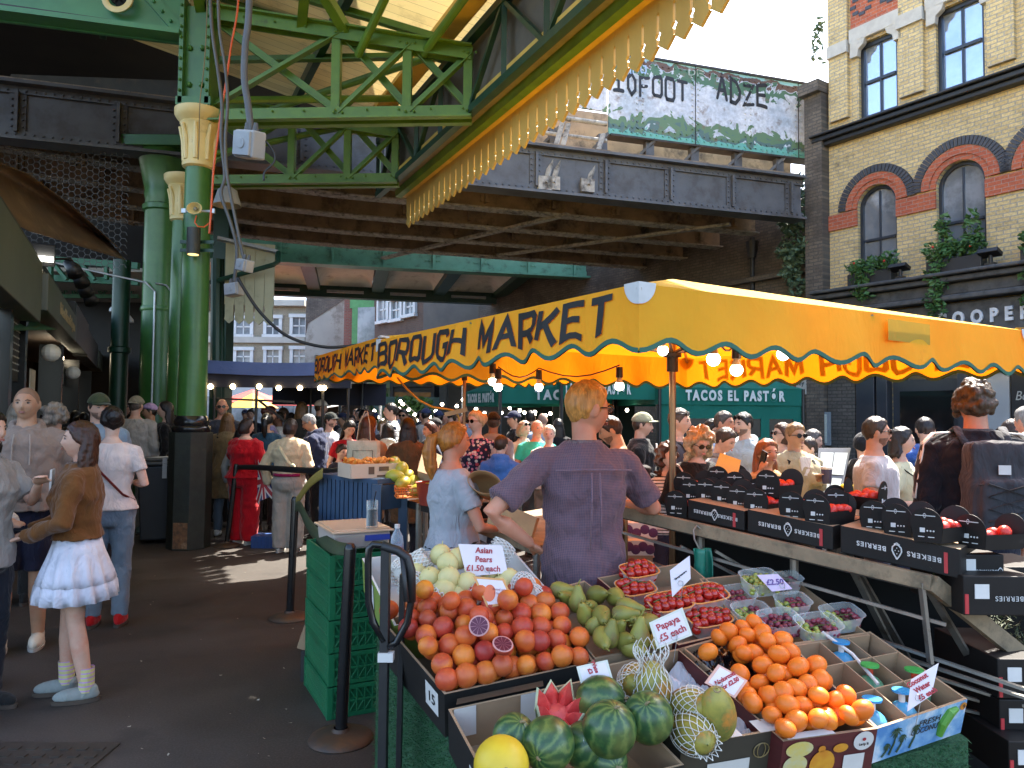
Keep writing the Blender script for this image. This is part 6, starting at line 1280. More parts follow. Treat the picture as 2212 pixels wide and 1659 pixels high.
nlab=['far left back','left edge','left middle','lower left','lower middle','front middle','far right','right back','front right']
m=MB(); netsleeve(m,0,-.045,.045,lambda z:.034+.010*math.cos(z*30),16,7,.0024); m.ell((0,0,0),(.036,.036,.04),14,9); npro=m.build('foam_net',mNet,None,smooth=True)
for i,(u,v,lf) in enumerate(((905,1218,.08),(870,1232,.05),(890,1262,.06),(905,1290,.05),(945,1298,.05),(1035,1292,.06),(1130,1268,.07),(1080,1192,.09),(1150,1290,.05))):
 o=npro if i==0 else npro.copy()
 if i: COL.objects.link(o)
 o.location=SP(u,v,lf); o.rotation_euler=(g.uniform(.6,1.4),g.uniform(-.6,.6),g.uniform(0,6)); o.scale=(1.15,1.15,1.1); tag(o,'white foam net wrapping a pear at the %s of the carton'%nlab[i],'foam net','foam nets in the white carton')
mPink=M('pale card',(.74,.66,.66),(.70,.62,.63),6,.35,coat=.3)
def card(label,q,lines,sz,matc=mPink,col=mRedT,border=None,rot=0,extra=None):
 "q: four photo corners TL,TR,BR,BL at a lift above the slope, card leaning back"
 (tl,tr,br_,bl),lift=q; bm_=SP((bl[0]+br_[0])/2,(bl[1]+br_[1])/2,lift); y=bm_.y
 A_=[P(tl[0],tl[1],y+.03),P(tr[0],tr[1],y+.03),P(br_[0],br_[1],y),P(bl[0],bl[1],y)]
 t=thing('price_card',label,'price card',bm_,0,'price cards on the fruit stall'); nn=(A_[1]-A_[0]).cross(A_[3]-A_[0]).normalized()
 if nn.dot(CAM-A_[0])<0: nn=-nn
 m=MB(); m.add([p for p in A_]+[p-nn*.003 for p in A_],[(0,1,2,3),(7,6,5,4),(0,4,5,1),(1,5,6,2),(2,6,7,3),(3,7,4,0)]); m.build('card',border or matc,t,world=True)
 if border:
  c=sum(A_,V())/4; m=MB(); m.add([c+(p-c)*.84+nn*.001 for p in A_],[(0,1,2,3)]); m.build('paper',matc,t,world=True)
 ax=(A_[1]-A_[0]).normalized(); ay=(A_[0]-A_[3]); ay=(ay-ax*ay.dot(ax)).normalized(); c=sum(A_,V())/4; Hh=(A_[0]-A_[3]).length; Wd=(A_[1]-A_[0]).length
 if rot: ax,ay=Matrix.Rotation(rot,3,nn)@ax,Matrix.Rotation(rot,3,nn)@ay
 m=MB(); k=len(lines)
 for i,l in enumerate(lines):
  vs,fs=text_mesh(l,sz,extrude=.0004,bold=.0008); x0=c+ay*((k-1)/2-i)*sz*1.12+nn*.0025; m.add([x0+ax*v[0]+ay*v[1]+nn*v[2] for v in vs],fs)
 m.build('lettering',col,t,world=True)
 m=MB(); b0=(A_[2]+A_[3])/2+nn*.004; m.tube([b0+ay*.006+V((.01*math.cos(a),0,.01*math.sin(a)+.012)) for a in [k*pi/5 for k in range(11)]]+[b0-SN*.08],.0013,5); m.build('wire_clip',MATS['galvanised conduit'],t,world=True)
 return t,A_,nn,ax,ay
card('pink price card for Asian pears leaning in the white carton',(((990,1175),(1085,1178),(1097,1238),(1008,1245)),.10),['Asian','Pears','£1.50 each'],.031)
t,A_,nn,ax,ay=card('orange bordered price card picturing a cut blood orange',(((1022,1245),(1088,1250),(1114,1305),(1052,1312)),.12),[' ',' '],.01,border=M('orange card edge',(.72,.35,.10),rough=.4))
m=MB(); c=A_[0].lerp(A_[3],.55).lerp(A_[1].lerp(A_[2],.55),.30)+nn*.003; m.add([c+ax*(.022*math.cos(k*pi/10))+ay*(.030*math.sin(k*pi/10)) for k in range(20)],[tuple(range(20))]); m.build('printed_orange',M('print orange red',(.75,.16,.05),rough=.4),t,world=True)
m=MB(); 
for i,l in enumerate(('Blood orange','5 for £2.50')): vs,fs=text_mesh(l,.012,extrude=.0004); m.add([A_[0].lerp(A_[3],.5).lerp(A_[1].lerp(A_[2],.5),.72)+nn*.003+ay*(.006-.014*i)+ax*v[0]+ay*v[1] for v in vs],fs)
m.build('lettering',mRedT,t,world=True)
mYel=M('cream card',(.66,.64,.52),(.6,.58,.48),6,.35,coat=.3)
card('cream price card for papaya leaning at the front of the tomatoes',(((1402,1345),(1474,1312),(1496,1372),(1420,1402)),.10),['Papaya','£5 each'],.031,border=mYel)
card('cream watermelon price card turned on its side, half hidden by a melon',(((1245,1440),(1312,1425),(1325,1470),(1262,1505)),.09),['Watermelon','£3 each'],.017,border=mYel,rot=R(-80))
card('pink price card for Nadorcott mandarins lying across the fruit',(((1552,1435),(1615,1470),(1588,1508),(1522,1475)),.09),['Nadorcott','5 for £2.50'],.018,border=M('salmon card edge',(.75,.42,.32),rough=.4),rot=R(52))
card('tall pink price card for coconut water standing in the blue box',(((1968,1468),(2028,1432),(2012,1502),(1960,1537)),.06),['Coconut','Water','£5 each'],.020)
card('white price card seen from behind, tilted left of the green cloth',(((1447,1232),(1490,1200),(1492,1250),(1452,1290)),.10),['Cherry tomatoes'],.008,col=mBlk)
card('lilac handwritten price note lying on the grape punnets',(((1635,1242),(1680,1240),(1712,1272),(1668,1278)),.075),['£2.50'],.03,matc=M('lilac note',(.62,.52,.68),rough=.7),col=M('violet ink',(.12,.06,.25),rough=.6))
t=thing('fruit_stall','fruit stall table draped to the ground in artificial green turf','stall',(.45,2.6,0)); pol=[(.03,2.02),(1.30,2.44),(1.52,2.50),(1.30,2.95),(1.05,3.35),(.35,3.25),(-.58,3.28),(-.20,2.47),(-.14,2.40)]
m=MB(); zt=lambda x,y:KP*y+CP-.175; 
for i in range(len(pol)):
 a,b_=pol[i],pol[(i+1)%len(pol)]; m.quad((a[0],a[1],0),(b_[0],b_[1],0),(b_[0],b_[1],zt(*b_)),(a[0],a[1],zt(*a)))
m.add([(x,y,zt(x,y)) for x,y in pol],[tuple(range(len(pol)))]); m.build('table',mTurf,t,world=True)
m=MB(); gg_=random.Random(8)
for i in range(len(pol)):
 a,b_=V((*pol[i],0)),V((*pol[(i+1)%len(pol)],0)); L=(b_-a).length; nrm_=V(((b_-a).y,-(b_-a).x,0)).normalized()
 if nrm_.y>.3: continue
 for k in range(int(L*5200)):
  s=gg_.random(); p=a.lerp(b_,s); zz=zt(p.x,p.y)*gg_.random()**.8; q=p+V((0,0,zz)); d=(nrm_+V((gg_.uniform(-.7,.7),gg_.uniform(-.7,.7),gg_.uniform(-.4,.8)))).normalized(); w__=d.cross(V((0,0,1))).normalized()*.0022; m.add([q-w__,q+w__,q+d*.022],[(0,1,2)])
tf=m.build('turf_pile',M('turf blade',(.03,.14,.045),(.015,.08,.03),30,.6),t,world=True); tf['kind']='stuff'
# ================= berry counter on the right
Q0=V((.504,3.6,1.15)); Q1=V((1.49,2.7,1.017)); QC=(Q1-Q0); QL=QC.length; qc=QC.normalized(); qb=V((-qc.y,qc.x,0)).normalized()   # qb: away towards the customers
if qb.y<0: qb=-qb
Qu=lambda u: next(t for t in np.linspace(-.3,1.6,1901) if (lambda p:1106+1600*p.x/p.y)(Q0+QC*float(t))>=u)
QP=lambda t,b=0,z=0: Q0+QC*float(t)+qb*b+V((0,0,z))
mWood=M('grimy timber rail',(.30,.22,.13),(.20,.15,.09),8,.7,stretch=(1,1,1),c3=(.10,.08,.05),s3=9,l3=.5,h3=.7,bump=.2); mAng=M('dull steel angle',(.30,.28,.24),(.22,.2,.17),8,.45,metal=.6,c3=(.12,.09,.06),s3=8,l3=.55,h3=.7)
ct=thing('berry_counter','timber railed berry counter on steel struts with dark slatted underside','counter',(1.0,3.2,0))
m=MB(); m.bar(QP(-.12),QP(1.02),.03,.055); m.build('rail',mWood,ct,world=True,bevel=.003)
e1=QP(1.02); e2=P(2240,1442,2.85); m=MB(); m.bar(e1,e2,.03,.06); m.build('end_rail',mWood,ct,world=True)
m=MB(); dn=(e2-e1).normalized()
for k in range(10):
 b=.06+.11*k; z=-.012-.02*k; m.bar(QP(-.12,b,z-.02),QP(1.0,b,z-.02)+(dn*.0),.085,.014)
m.build('slat',M('dark slats',(.02,.02,.019),(.035,.032,.03),6,.6),ct,world=True)
m=MB(); m.bar(QP(-.1,.02,-.10),QP(1.05,.02,-.14),.012,.012)
for (u0,v0,u1,v1,y0,y1) in((1822,1192,1932,1408,2.95,3.15),(1832,1196,1960,1420,2.95,3.3),(1990,1258,2010,1432,2.70,2.72),(2000,1262,2096,1425,2.70,2.9),(2096,1420,2104,1600,2.9,2.9),(1545,1190,1900,1400,3.3,3.25),(1470,1180,1760,1330,3.4,3.35)): m.bar(P(u0,v0,y0),P(u1,v1,y1),.028,.012)
for k in range(5): m.bar(QP(.1+.2*k,.06,-.22-.06*k),QP(1.25,.06+.1*k,-.30-.06*k),.02,.01)
for t_ in(-.1,.3,.62): m.cyl(QP(t_,.1,-.05),V((*QP(t_,.1).xy,0)),.018,n=8)
m.build('strut',mAng,ct,world=True)
m=MB(); m.quad(QP(-.1,.75,-.05),QP(1.5,.75,-.25),V((*QP(1.5,.75).xy,0)),V((*QP(-.1,.75).xy,0))); m.build('skirt',M('black shade sheet',(.008,.008,.008),rough=.9),ct,world=True)  # black sheet added for the shade under the counter
m=MB(); leaf=random.Random(2)
for k in range(700):
 s=leaf.random(); p=e1.lerp(e2,s)+qb*leaf.uniform(.03,.16)+V((leaf.uniform(-.02,.05),0,leaf.uniform(-.03,.05))); d=V((leaf.uniform(-1,1),leaf.uniform(-1,1),leaf.uniform(-.5,1)))*.025; w_=d.cross(V((0,0,1))).normalized()*.003; m.add([p-w_,p+w_,p+d],[(0,1,2)])
for k in range(500):
 s=leaf.random(); p=QP(.1+.8*s,.03+leaf.uniform(0,.1),-.01); d=V((leaf.uniform(-1,1),leaf.uniform(-1,1),leaf.uniform(-.2,1)))*.02; w_=d.cross(V((0,0,1))).normalized()*.003; m.add([p-w_,p+w_,p+d],[(0,1,2)])
mt_=m.build('plastic_grass_mat',M('olive plastic grass',(.06,.075,.02),(.03,.05,.02),20,.7),ct,world=True); mt_['kind']='stuff'
mTray=M('black berry board',(.009,.0075,.007),(.014,.012,.011),5,.55,spec=.25,c3=(.06,.05,.045),s3=9,l3=.68,h3=.8); mRedTag=M('red tag',(.50,.035,.04),rough=.5)
def berry_mark(mb,c,ax,up,nn,s):
 pts=[(0,1.1),(.35,.55),(.6,0),(.55,-.5),(.2,-.85),(-.2,-.85),(-.55,-.5),(-.6,0),(-.35,.55)]; q=[c+ax*(x*s)+up*(y*s)+nn*.003 for x,y in pts]; mb.tube(q+[q[0]],s*.10,5)
 for x,y in((0,.35),(-.22,-.05),(.22,-.05),(0,-.4)): mb.ell(c+ax*(x*s)+up*(y*s)+nn*.003,s*.08,6,4)
 mb.tube([c+up*(-.85*s)+ax*(-.35*s)+nn*.003,c+up*(-1.1*s)+nn*.003,c+up*(-.85*s)+ax*(.35*s)+nn*.003],s*.09,5)
def tray(label,u0,u1,h,dep,b=.03,z=.03,text=True,extra=True,zt=None):
 t0,t1=Qu(u0),Qu(u1); t=thing('berry_tray',label,'tray',QP((t0+t1)/2,b,z),0,'black berry trays on the counter')
 a,b_=QP(t0,b,z),QP(t1,b,z); up=V((0,0,1)); ins=qb*dep; m=MB(); m.cur=0
 m.add([a,b_,b_+ins,a+ins]+[p+up*h for p in(a,b_,b_+ins,a+ins)],[(0,1,5,4),(1,2,6,5),(2,3,7,6),(3,0,4,7),(0,3,2,1)]); m.cur=1; m.add([p+up*(h*.985) for p in(a,b_,b_+ins,a+ins)],[(0,1,2,3)]); m.build('box',[mTray,mCard],t,world=True,bevel=.004)
 ax=(b_-a).normalized(); nn=ax.cross(up).normalized(); 
 if nn.dot(CAM-a)<0: nn=-nn
 L=(b_-a).length; c=(a+b_)/2+up*(h*.5)+nn*.003; m=MB()
 for s_,tx in((1,'BEEKERS'),(-1,'BERRIES')):
  vs,fs=text_mesh(tx,h*.24,extrude=.0005,bold=.0006,space=1.25); m.add([c+ax*(s_*L*.22-v[0])-up*v[1]+nn*v[2] for v in vs],fs)
 berry_mark(m,c+ax*(.0),ax,-up,nn,h*.26); m.build('lettering',mWhT,t,world=True)
 m=MB(); m.box(b_-ax*.045+up*h*.45+nn*.002,(.012,.004,h*.7),Matrix((ax,nn,up)).transposed()); m.build('red_tag',mRedTag,t,world=True)
 return t,a,b_,ax,nn,h
TR=[tray('black berry tray at the left end of the counter by the seller',1478,1600,.085,.38),tray('black berry tray in the middle of the counter',1606,1790,.095,.40),tray('largest black berry tray, its top sunlit, nearest the camera',1806,2064,.105,.42)]
def pbox(label,u0,v0,u1,v1,y,dp,txt=None,lab=True):
 a=P(u0,v1,y); b_=P(u1,v1,y); h=P(u0,v0,y).z-a.z; t=thing('berry_carton',label,'carton',(a+b_)/2,0,'black berry cartons stacked at the right'); w=(b_-a).length; m=MB(); m.box(((a+b_)/2)+V((0,dp/2,h/2)),(w,dp,h)); m.build('box',mTray,t,world=True,bevel=.004)
 m=MB()
 if lab: m.box(a+V((w*.25,-.002,h*.62)),(.05,.003,.05)); m.build('white_label',mCardW,t,world=True)
 vs,fs=text_mesh(txt or 'BERRIES',h*.18,extrude=.0005,space=1.2); m=MB(); m.add([a+V((w*.62-v[0],-.004-v[2],h*.45-v[1])) for v in vs],fs); berry_mark(m,a+V((w*.9,-.002,h*.45)),V((1,0,0)),V((0,0,-1)),V((0,-1,0)),h*.12); m.build('lettering',mWhT,t,world=True)
 m=MB(); m.box(a+V((w*.04,-.002,h*.3)),(.012,.004,h*.5)); m.build('red_tag',mRedTag,t,world=True); return t
pbox('black carton end with white label beside the largest tray',2067,1198,2170,1262,2.72,.3)
pbox('black carton one step lower at the right edge',2082,1245,2240,1330,2.62,.35); pbox('black carton at right edge with strawberries showing above',2172,1225,2300,1262,2.95,.3,lab=False)
pbox('black carton on top of the floor stack at right edge',2156,1424,2300,1510,2.7,.4); pbox('black carton in the middle of the floor stack at right edge',2160,1512,2300,1600,2.7,.4); pbox('black carton at the bottom of the floor stack at right edge',2180,1602,2320,1690,2.6,.4)
mStr,n,b,o=newmat('strawberry skin'); tc=n.nodes.new('ShaderNodeTexCoord'); vo=n.nodes.new('ShaderNodeTexVoronoi'); vo.inputs['Scale'].default_value=230; n.links.new(tc.outputs['Object'],vo.inputs[0]); n.links.new(ramp(n,vo.outputs['Distance'],[(.12,(.55,.25,.06)),(.22,(.62,.025,.015))]),b.inputs['Base Color']); b.inputs['Roughness'].default_value=.38; addbump(n,b,vo.outputs['Distance'],.4,.002)
m=MB(); m.lathe([(.001,-.024),(.008,-.021),(.016,-.010),(.0195,.004),(.017,.015),(.008,.020),(.001,.020)],n=16); sb=m.build('strawberry',mStr,None,smooth=True); sb_used=[False]; SBN=[0]
def berry_punnet(label,c,ax,dr,L=.16,W=.105,h=.055,eh=.125,fill=8,mark=True,where=''):
 "ax: width direction of the rounded near end; dr: direction of its length"
 t=thing('berry_punnet',label,'punnet',c,0,'black strawberry punnets'); ax=V(ax).normalized(); dr=V(dr).normalized(); up=V((0,0,1)); c=V(c); m=MB(); m.cur=0
 for k,e in enumerate((0,1)):
  base=c+dr*(L*e); sh=-1 if e==0 else 1
  pts=[(-W*.42,0),(W*.42,0),(W*.5,eh*.55)]+[(W*.5*math.cos(a),eh*.55+eh*.45*math.sin(a)) for a in [pi*j/12 for j in range(1,12)]]+[(-W*.5,eh*.55)]
  m.prism(pts,base,ax,up+dr*(.10*sh),dr*.004)
 for s_ in(-1,1):
  a=c+ax*(W*.42*s_); e=c+ax*(W*.5*s_)+up*h; m.add([a,a+dr*L,e+dr*(L+.006)+up*.0,e-dr*.006],[(0,1,2,3)]); m.add([a-ax*(.003*s_),a+dr*L-ax*(.003*s_),e+dr*(L+.006)-ax*(.003*s_),e-dr*.006-ax*(.003*s_)],[(3,2,1,0)])
 m.quad(c-ax*W*.42,c+ax*W*.42,c+ax*W*.42+dr*L,c-ax*W*.42+dr*L); m.build('carton',mTray,t,world=True)
 nn=-dr; m=MB(); q=c+up*(eh*.78)+nn*(.004+.1*eh*.78)
 m.box(q,(W*.62,.001,.0028),Matrix((ax,nn,up)).transposed()); berry_mark(m,q,ax,-up,nn,.008); q2=c+up*(eh*.36)+nn*(.004+.1*eh*.36)
 m.box(q2-ax*.012,(.016,.001,.016),Matrix((ax,nn,up)).transposed()); 
 for k in range(3): m.ell(q2+ax*(.004+.010*k)-up*.002,.0035,6,4)
 for k in(-1,1): m.box(q2+ax*(.016*k)-up*.024,(.020,.001,.003),Matrix((ax,nn,up)).transposed())
 m.build('white_print',mWhT,t,world=True)
 for k in range(fill):
  o=sb if not sb_used[0] else sb.copy()
  if sb_used[0]: COL.objects.link(o)
  sb_used[0]=True; i,j=k%2,k//2; n_=max(1,fill//2)
  o.location=c+dr*(L*(j+.6)/(n_+.3))+ax*((i-.5)*W*.42+g.uniform(-.006,.006))+up*(h-.004+g.uniform(-.004,.014)); o.rotation_euler=(g.uniform(.8,2.2),g.uniform(-.8,.8),g.uniform(0,6)); kk=g.uniform(.95,1.25); o.scale=(kk,)*3; tag(o,'strawberry %s in the punnet %s'%(['near left','near right','middle left','middle right','far left','far right','top left','top right','deep','edge'][min(9,k)],where or label.split('punnet ')[-1]),'strawberry','strawberries in the black punnets')
 return t
axn=V((qc.x,qc.y,0)).normalized()
for i,(u,v,y,fill,ang,lab) in enumerate(((1462,1118,3.44,4,0,'first from the left in the front row'),(1494,1092,3.50,6,0,'second from the left in the front row'),(1527,1092,3.46,6,0,'third from the left in the front row'),(1562,1098,3.40,6,0,'fourth from the left in the front row'),(1596,1108,3.35,6,0,'fifth from the left in the front row'),(1552,1062,3.62,6,0,'raised highest below the orange card'),(1480,1075,3.62,4,0,'half hidden behind the second one'),(1588,1075,3.55,6,20,'turned sideways right of the orange card'),(1634,1116,3.26,6,0,'sixth, at the left of the middle tray'),(1660,1075,3.34,6,-8,'raised behind the middle tray by the phoning woman'),(1640,1090,3.5,4,0,'behind the raised one near the phoning woman'),(1712,1126,3.10,6,-6,'left of centre on the middle tray'),(1766,1134,3.0,8,-10,'right end of the middle tray, heaped with berries'),(1806,1120,3.08,6,25,'turned sideways behind the right end of the middle tray'),(1890,1150,2.92,6,-4,'first on the largest tray'),(1940,1160,2.82,6,-8,'second on the largest tray'),(2004,1172,2.70,8,-14,'third on the largest tray, brightly sunlit'),(2100,1185,2.72,4,-30,'last at the right end of the largest tray'),(1905,1105,3.05,6,70,'stacked broadside on top behind the largest tray'))):
 c=P(u,v,y); r=Matrix.Rotation(R(ang),3,'Z'); berry_punnet('black strawberry punnet '+lab,c,r@V((axn.x*.85+.25,axn.y*.6,0)),r@V((qb.x*.9+.2,qb.y,0)),fill=fill)
t=thing('price_card','blank orange backed card leaning among the strawberry punnets','price card',P(1565,1000,3.7)); q=[P(1556,978,3.72),P(1601,994,3.72),P(1584,1070,3.66),P(1530,1050,3.66)]; m=MB(); m.add(q+[p+V((0,.004,0)) for p in q],[(0,1,2,3),(7,6,5,4),(0,4,5,1),(1,5,6,2),(2,6,7,3),(3,7,4,0)]); m.build('card',M('orange card back',(.80,.36,.03),(.74,.32,.03),6,.4),t,world=True)
t=thing('green_bag','dark green carrier bag hanging from a hook on the counter rail','bag',P(1515,1220,3.3)); m=MB(); q=lambda s,r:P(1498+34*s+10*(r*s),1185+75*r,3.25)+V((.01*math.sin(s*14+r*3),.02*math.sin(s*9+r*2),0)); m.grid(q,14,8); m.build('bag',M('green polythene',(.015,.20,.13),(.01,.14,.09),8,.35),t,world=True,smooth=True,solid=.004); m=MB(); m.tube([P(1510,1185,3.25),P(1500,1165,3.25),P(1498,1145,3.27),P(1505,1135,3.28),P(1512,1142,3.28)],.004,6); m.build('hook',mAng,t,world=True)
for i,(u0,v0,u1,v1,y,lab) in enumerate(((1330,1130,1420,1165,4.6,'upper white fruit carton printed with plums under the counter'),(1335,1168,1412,1200,4.5,'lower white fruit carton printed with plums under the counter'),(1345,1200,1410,1240,4.5,'brown fruit carton printed with pears under the counter'))):
 a=P(u0,v1,y); b_=P(u1,v1,y); h=P(u0,v0,y).z-a.z; t=thing('fruit_carton',lab,'carton',(a+b_)/2,0,'fruit cartons under the counter'); m=MB(); m.box((a+b_)/2+V((0,.15,h/2)),((b_-a).length,.3,h)); m.build('box',mCardW if i<2 else mCard,t,world=True); m=MB()
 for k in range(5): m.ell(a.lerp(b_,(k+.5)/5)+V((0,0,h*(.4+.2*(k%2)))),(.03,.006,.03),10,6)
 m.build('printed_fruit',M('print plum',(.10,.03,.10),rough=.6) if i<2 else M('print pear',(.35,.06,.04),rough=.6),t,world=True)
# ================= left service side: crates, tub, drink, trolley, posts
mCrate=M('green plastic crate',(.010,.15,.06),(.008,.12,.05),5,.4,c3=(.02,.10,.05),s3=5,l3=.62,h3=.8)
CR=V((-.95,3.94,0)); ca=V((.89,.456,0)); cbk=V((-.456,.89,0)); CH=.172
def crate_mesh():
 m=MB(); W,L,H=.40,.58,CH-.006
 m.box((W/2,L/2,.012),(W-.02,L-.02,.02)); 
 for z in(.012,H-.012,H*.5): 
  m.box((W/2,.006,z),(W,.012,.024 if z!=H*.5 else .012)); m.box((W/2,L-.006,z),(W,.012,.024)); m.box((.006,L/2,z),(.012,L,.024 if z!=H*.5 else .012)); m.box((W-.006,L/2,z),(.012,L,.024))
 for x,y in((.012,.012),(W-.012,.012),(.012,L-.012),(W-.012,L-.012)): m.box((x,y,H/2),(.03,.03,H))
 m.box((W/2,.02,H/2),(W-.04,.006,H*.9)); m.box((.02,L/2,H/2),(.006,L-.04,H*.9)); m.box((W-.02,L/2,H/2),(.006,L-.04,H*.9)); m.box((W/2,L-.02,H/2),(W-.04,.006,H*.9))
 k=8
 for i in range(k):
  x=.03+(W-.06)*i/k; dx=(W-.06)/k; m.bar((x,.004,.02),(x+dx,.004,H*.5),.006,.008); m.bar((x+dx,.004,H*.5),(x,.004,H-.02),.006,.008); m.box((x,.004,H/2),(.006,.008,H))
 k=16
 for i in range(k):
  y=.03+(L-.06)*i/k; dy=(L-.06)/k
  for j in range(5): z=.02+(H-.04)*j/5; m.bar((.004,y,z),(.004,y+dy,z+(H-.04)/5),.010,.007)
 return m
proto=None
for i in range(5):
 lab=['at the bottom of the green stack','second from the bottom of the green stack','in the middle of the green stack','second from the top of the green stack','topmost under the clear lidded tub'][i]
 if not proto: proto=crate_mesh().build('plastic_crate',mCrate,None,bevel=.0015); o=proto
 else: o=proto.copy(); COL.objects.link(o)
 o.location=CR+V((0,0,i*CH))+ca*(.004*(i%2)); o.rotation_euler=(0,0,math.atan2(ca.y,ca.x)); tag(o,'green slatted plastic crate '+lab,'crate','stack of green plastic crates')
def wloc(x,y,z): return CR+ca*x+cbk*y+V((0,0,z))
zt=5*CH
t=thing('storage_tub','frosted plastic storage tub with a flat lid on the green crates','tub',wloc(.2,.3,zt),math.atan2(ca.y,ca.x)); m=MB(); m.box((0,0,.045),(.30,.40,.09),taper=1.06); m.build('tub',clear_plastic('frosted tub plastic',(.72,.60,.52),.45,.4),t,bevel=.015); m=MB(); m.box((.0,0,.096),(.35,.45,.012)); m.box((0,0,.105),(.31,.41,.008)); m.build('lid',M('lid tinted by parasol glow',(.60,.43,.29),(.52,.37,.25),4,.3,spec=.6),t,bevel=.008); m=MB(); m.box((.08,-.215,.06),(.14,.02,.03)); m.build('blue_clip',M('blue plastic',(.03,.06,.35),rough=.4),t)  # orange glow from the parasol is put into the lid colour
q=P(803,1160,4.15); zl=zt+.112
t=thing('cola_glass','tall glass of dark cola with a straw standing on the tub lid','glass',(q.x,q.y,zl)); MB().lathe([(.031,0),(.032,.15),(.030,.15),(.029,.012),(.001,.01)],n=24).build('glass',clear_plastic('drinking glass',(.9,.95,.95),.04,.05),t,smooth=40); MB().lathe([(.001,.012),(.0265,.012),(.027,.10),(.001,.10)],n=24).build('cola',M('cola',(.010,.004,.003),rough=.3,spec=.08),t,smooth=40); m=MB(); m.box((.008,.0,.098),(.018,.018,.018),(.3,.4,.2)); m.box((-.01,.008,.1),(.018,.018,.018),(.1,.2,.9)); m.build('ice_cube',clear_plastic('drinking glass'),t); MB().tube([(.0,0,.02),(.012,.0,.16),(.02,0,.20)],.003,6).build('straw',mBlackG,t)
def bottle(label,u,v,y,h,col,z=None):
 q=P(u,v,y); t=thing('water_bottle',label,'bottle',(q.x,q.y,q.z if z is None else z),0,'clear water bottles'); s=h/.24
 MB().lathe([(.001,.0),(.036*s,.002),(.038*s,.03*s),(.036*s,.09*s),(.038*s,.13*s),(.034*s,.17*s),(.016*s,.205*s),(.013*s,.22*s)],n=24).build('bottle',clear_plastic('bottle plastic',(.75,.85,.95),.2,.08),t,smooth=40); MB().lathe([(.0365*s,.06*s),(.0385*s,.065*s),(.0385*s,.115*s),(.0365*s,.12*s)],n=24).build('wrap_label',M('bottle label',(.10,.09,.2),(.4,.4,.5),30,.4),t,smooth=40); MB().cyl((0,0,.218*s),(0,0,.24*s),.016*s,n=14).build('cap',col,t)
bottle('clear water bottle with white cap standing right of the cola glass',857,1222,4.0,.22,mCardW); bottle('clear bottle with dark cap standing under the blue counter',812,1155,5.0,.24,mBlack)
t=thing('sack_trolley','black sack trolley with looped handle standing against the fruit stall','trolley',(-.46,2.6,0)); m=MB(); a=P(834,1180,2.62); b_=V((P(832,1659,2.62).x-.005,2.60,0)); m.bar(b_,a,.046,.03); m.bar(P(870,1240,2.72),P(866,1330,2.72)-V((0,0,.6)),.03,.02); m.build('upright',mBlack,t,world=True,bevel=.003)
pts=[P(u,v,2.6) for u,v in((838,1398),(856,1388),(880,1345),(888,1300),(888,1232),(880,1205),(860,1190),(825,1178),(806,1176),(797,1186),(795,1215),(796,1300),(806,1345),(830,1385))]; m=MB(); m.tube(pts,.0125,10); m.build('handle',mBlackG,t,world=True,smooth=True); m=MB(); m.tube(pts[3:8],.0165,10); m.tube([P(868,1195,2.6),P(874,1250,2.58),P(878,1300,2.56)],.009,8); m.build('grip',mBlack,t,world=True,smooth=True)
m=MB(); m.box(P(834,1418,2.60),(.052,.036,.03)); m.build('tape',mCardW,t,world=True); m=MB(); m.box(V((b_.x,2.45,.02)),(.4,.25,.02)); 
for s_ in(-.16,.16): m.cyl((b_.x+s_,2.66,.09),(b_.x+s_+.04,2.66,.09),.09,n=18)
m.build('base_plate',mBlack,t,world=True)
mRust=M('rusty iron base',(.05,.04,.034),(.09,.05,.028),7,.55,metal=.3,bump=.2,bscale=60,c3=(.16,.08,.03),s3=4,l3=.58,h3=.75)
def post(label,top,base,y,r=.03):
 b_=PZ(*base); h=P(top[0],top[1],b_.y).z; tp=P(top[0],top[1],b_.y); t=thing('queue_post',label,'queue post',b_,0,'black queue posts'); m=MB(); ax=V((tp.x-b_.x,0,h)); m.tube([(0,0,.02),ax*.97,ax*.985,ax],[r,r,r*.92,r*.6],18); m.build('post',mBlackG,t,smooth=40); MB().lathe([(r*5.2,0),(r*5.3,.006),(r*5.0,.02),(r*3.6,.034),(r*1.5,.045),(r*1.2,.06)],n=32).build('base',mRust,t,smooth=40); return tp
p1=post('black queue post nearest the camera beside the sack trolley',(757,1174),(736,1598),3.65); p2=post('black queue post in the middle with a yellow green belt',(638,1072),(626,1335),5.8); p3=post('black queue post farthest back beside the woman in red',(511,1002),(490,1180),8.8)
def belt(label,pts,wd,mat,tw=0):
 t=thing('queue_belt',label,'belt',pts[0],0,'queue belts'); m=MB(); n_=24; P_=[]
 for i in range(len(pts)-1):
  p0,p1_,p2_,p3_=pts[max(0,i-1)],pts[i],pts[i+1],pts[min(len(pts)-1,i+2)]
  for k in range(8): f=k/8; P_.append(.5*((2*p1_)+(p2_-p0)*f+(2*p0-5*p1_+4*p2_-p3_)*f*f+(3*p1_-p0-3*p2_+p3_)*f**3))
 P_.append(pts[-1]); L=len(P_)-1
 def fn(s,r):
  p=P_[min(L,int(round(s*L)))]; a=tw*s; return p+V((math.sin(a)*.3,math.sin(a),math.cos(a)))*((r-.5)*wd)
 m.grid(fn,L,3); m.build('belt',mat,t,world=True,smooth=True,solid=.003)
mBelt=M('olive yellow belt',(.30,.22,.045),(.22,.17,.035),30,.6,stretch=(1,1,6)); mBeltG=M('dark green belt',(.045,.07,.03),(.035,.05,.025),30,.55)
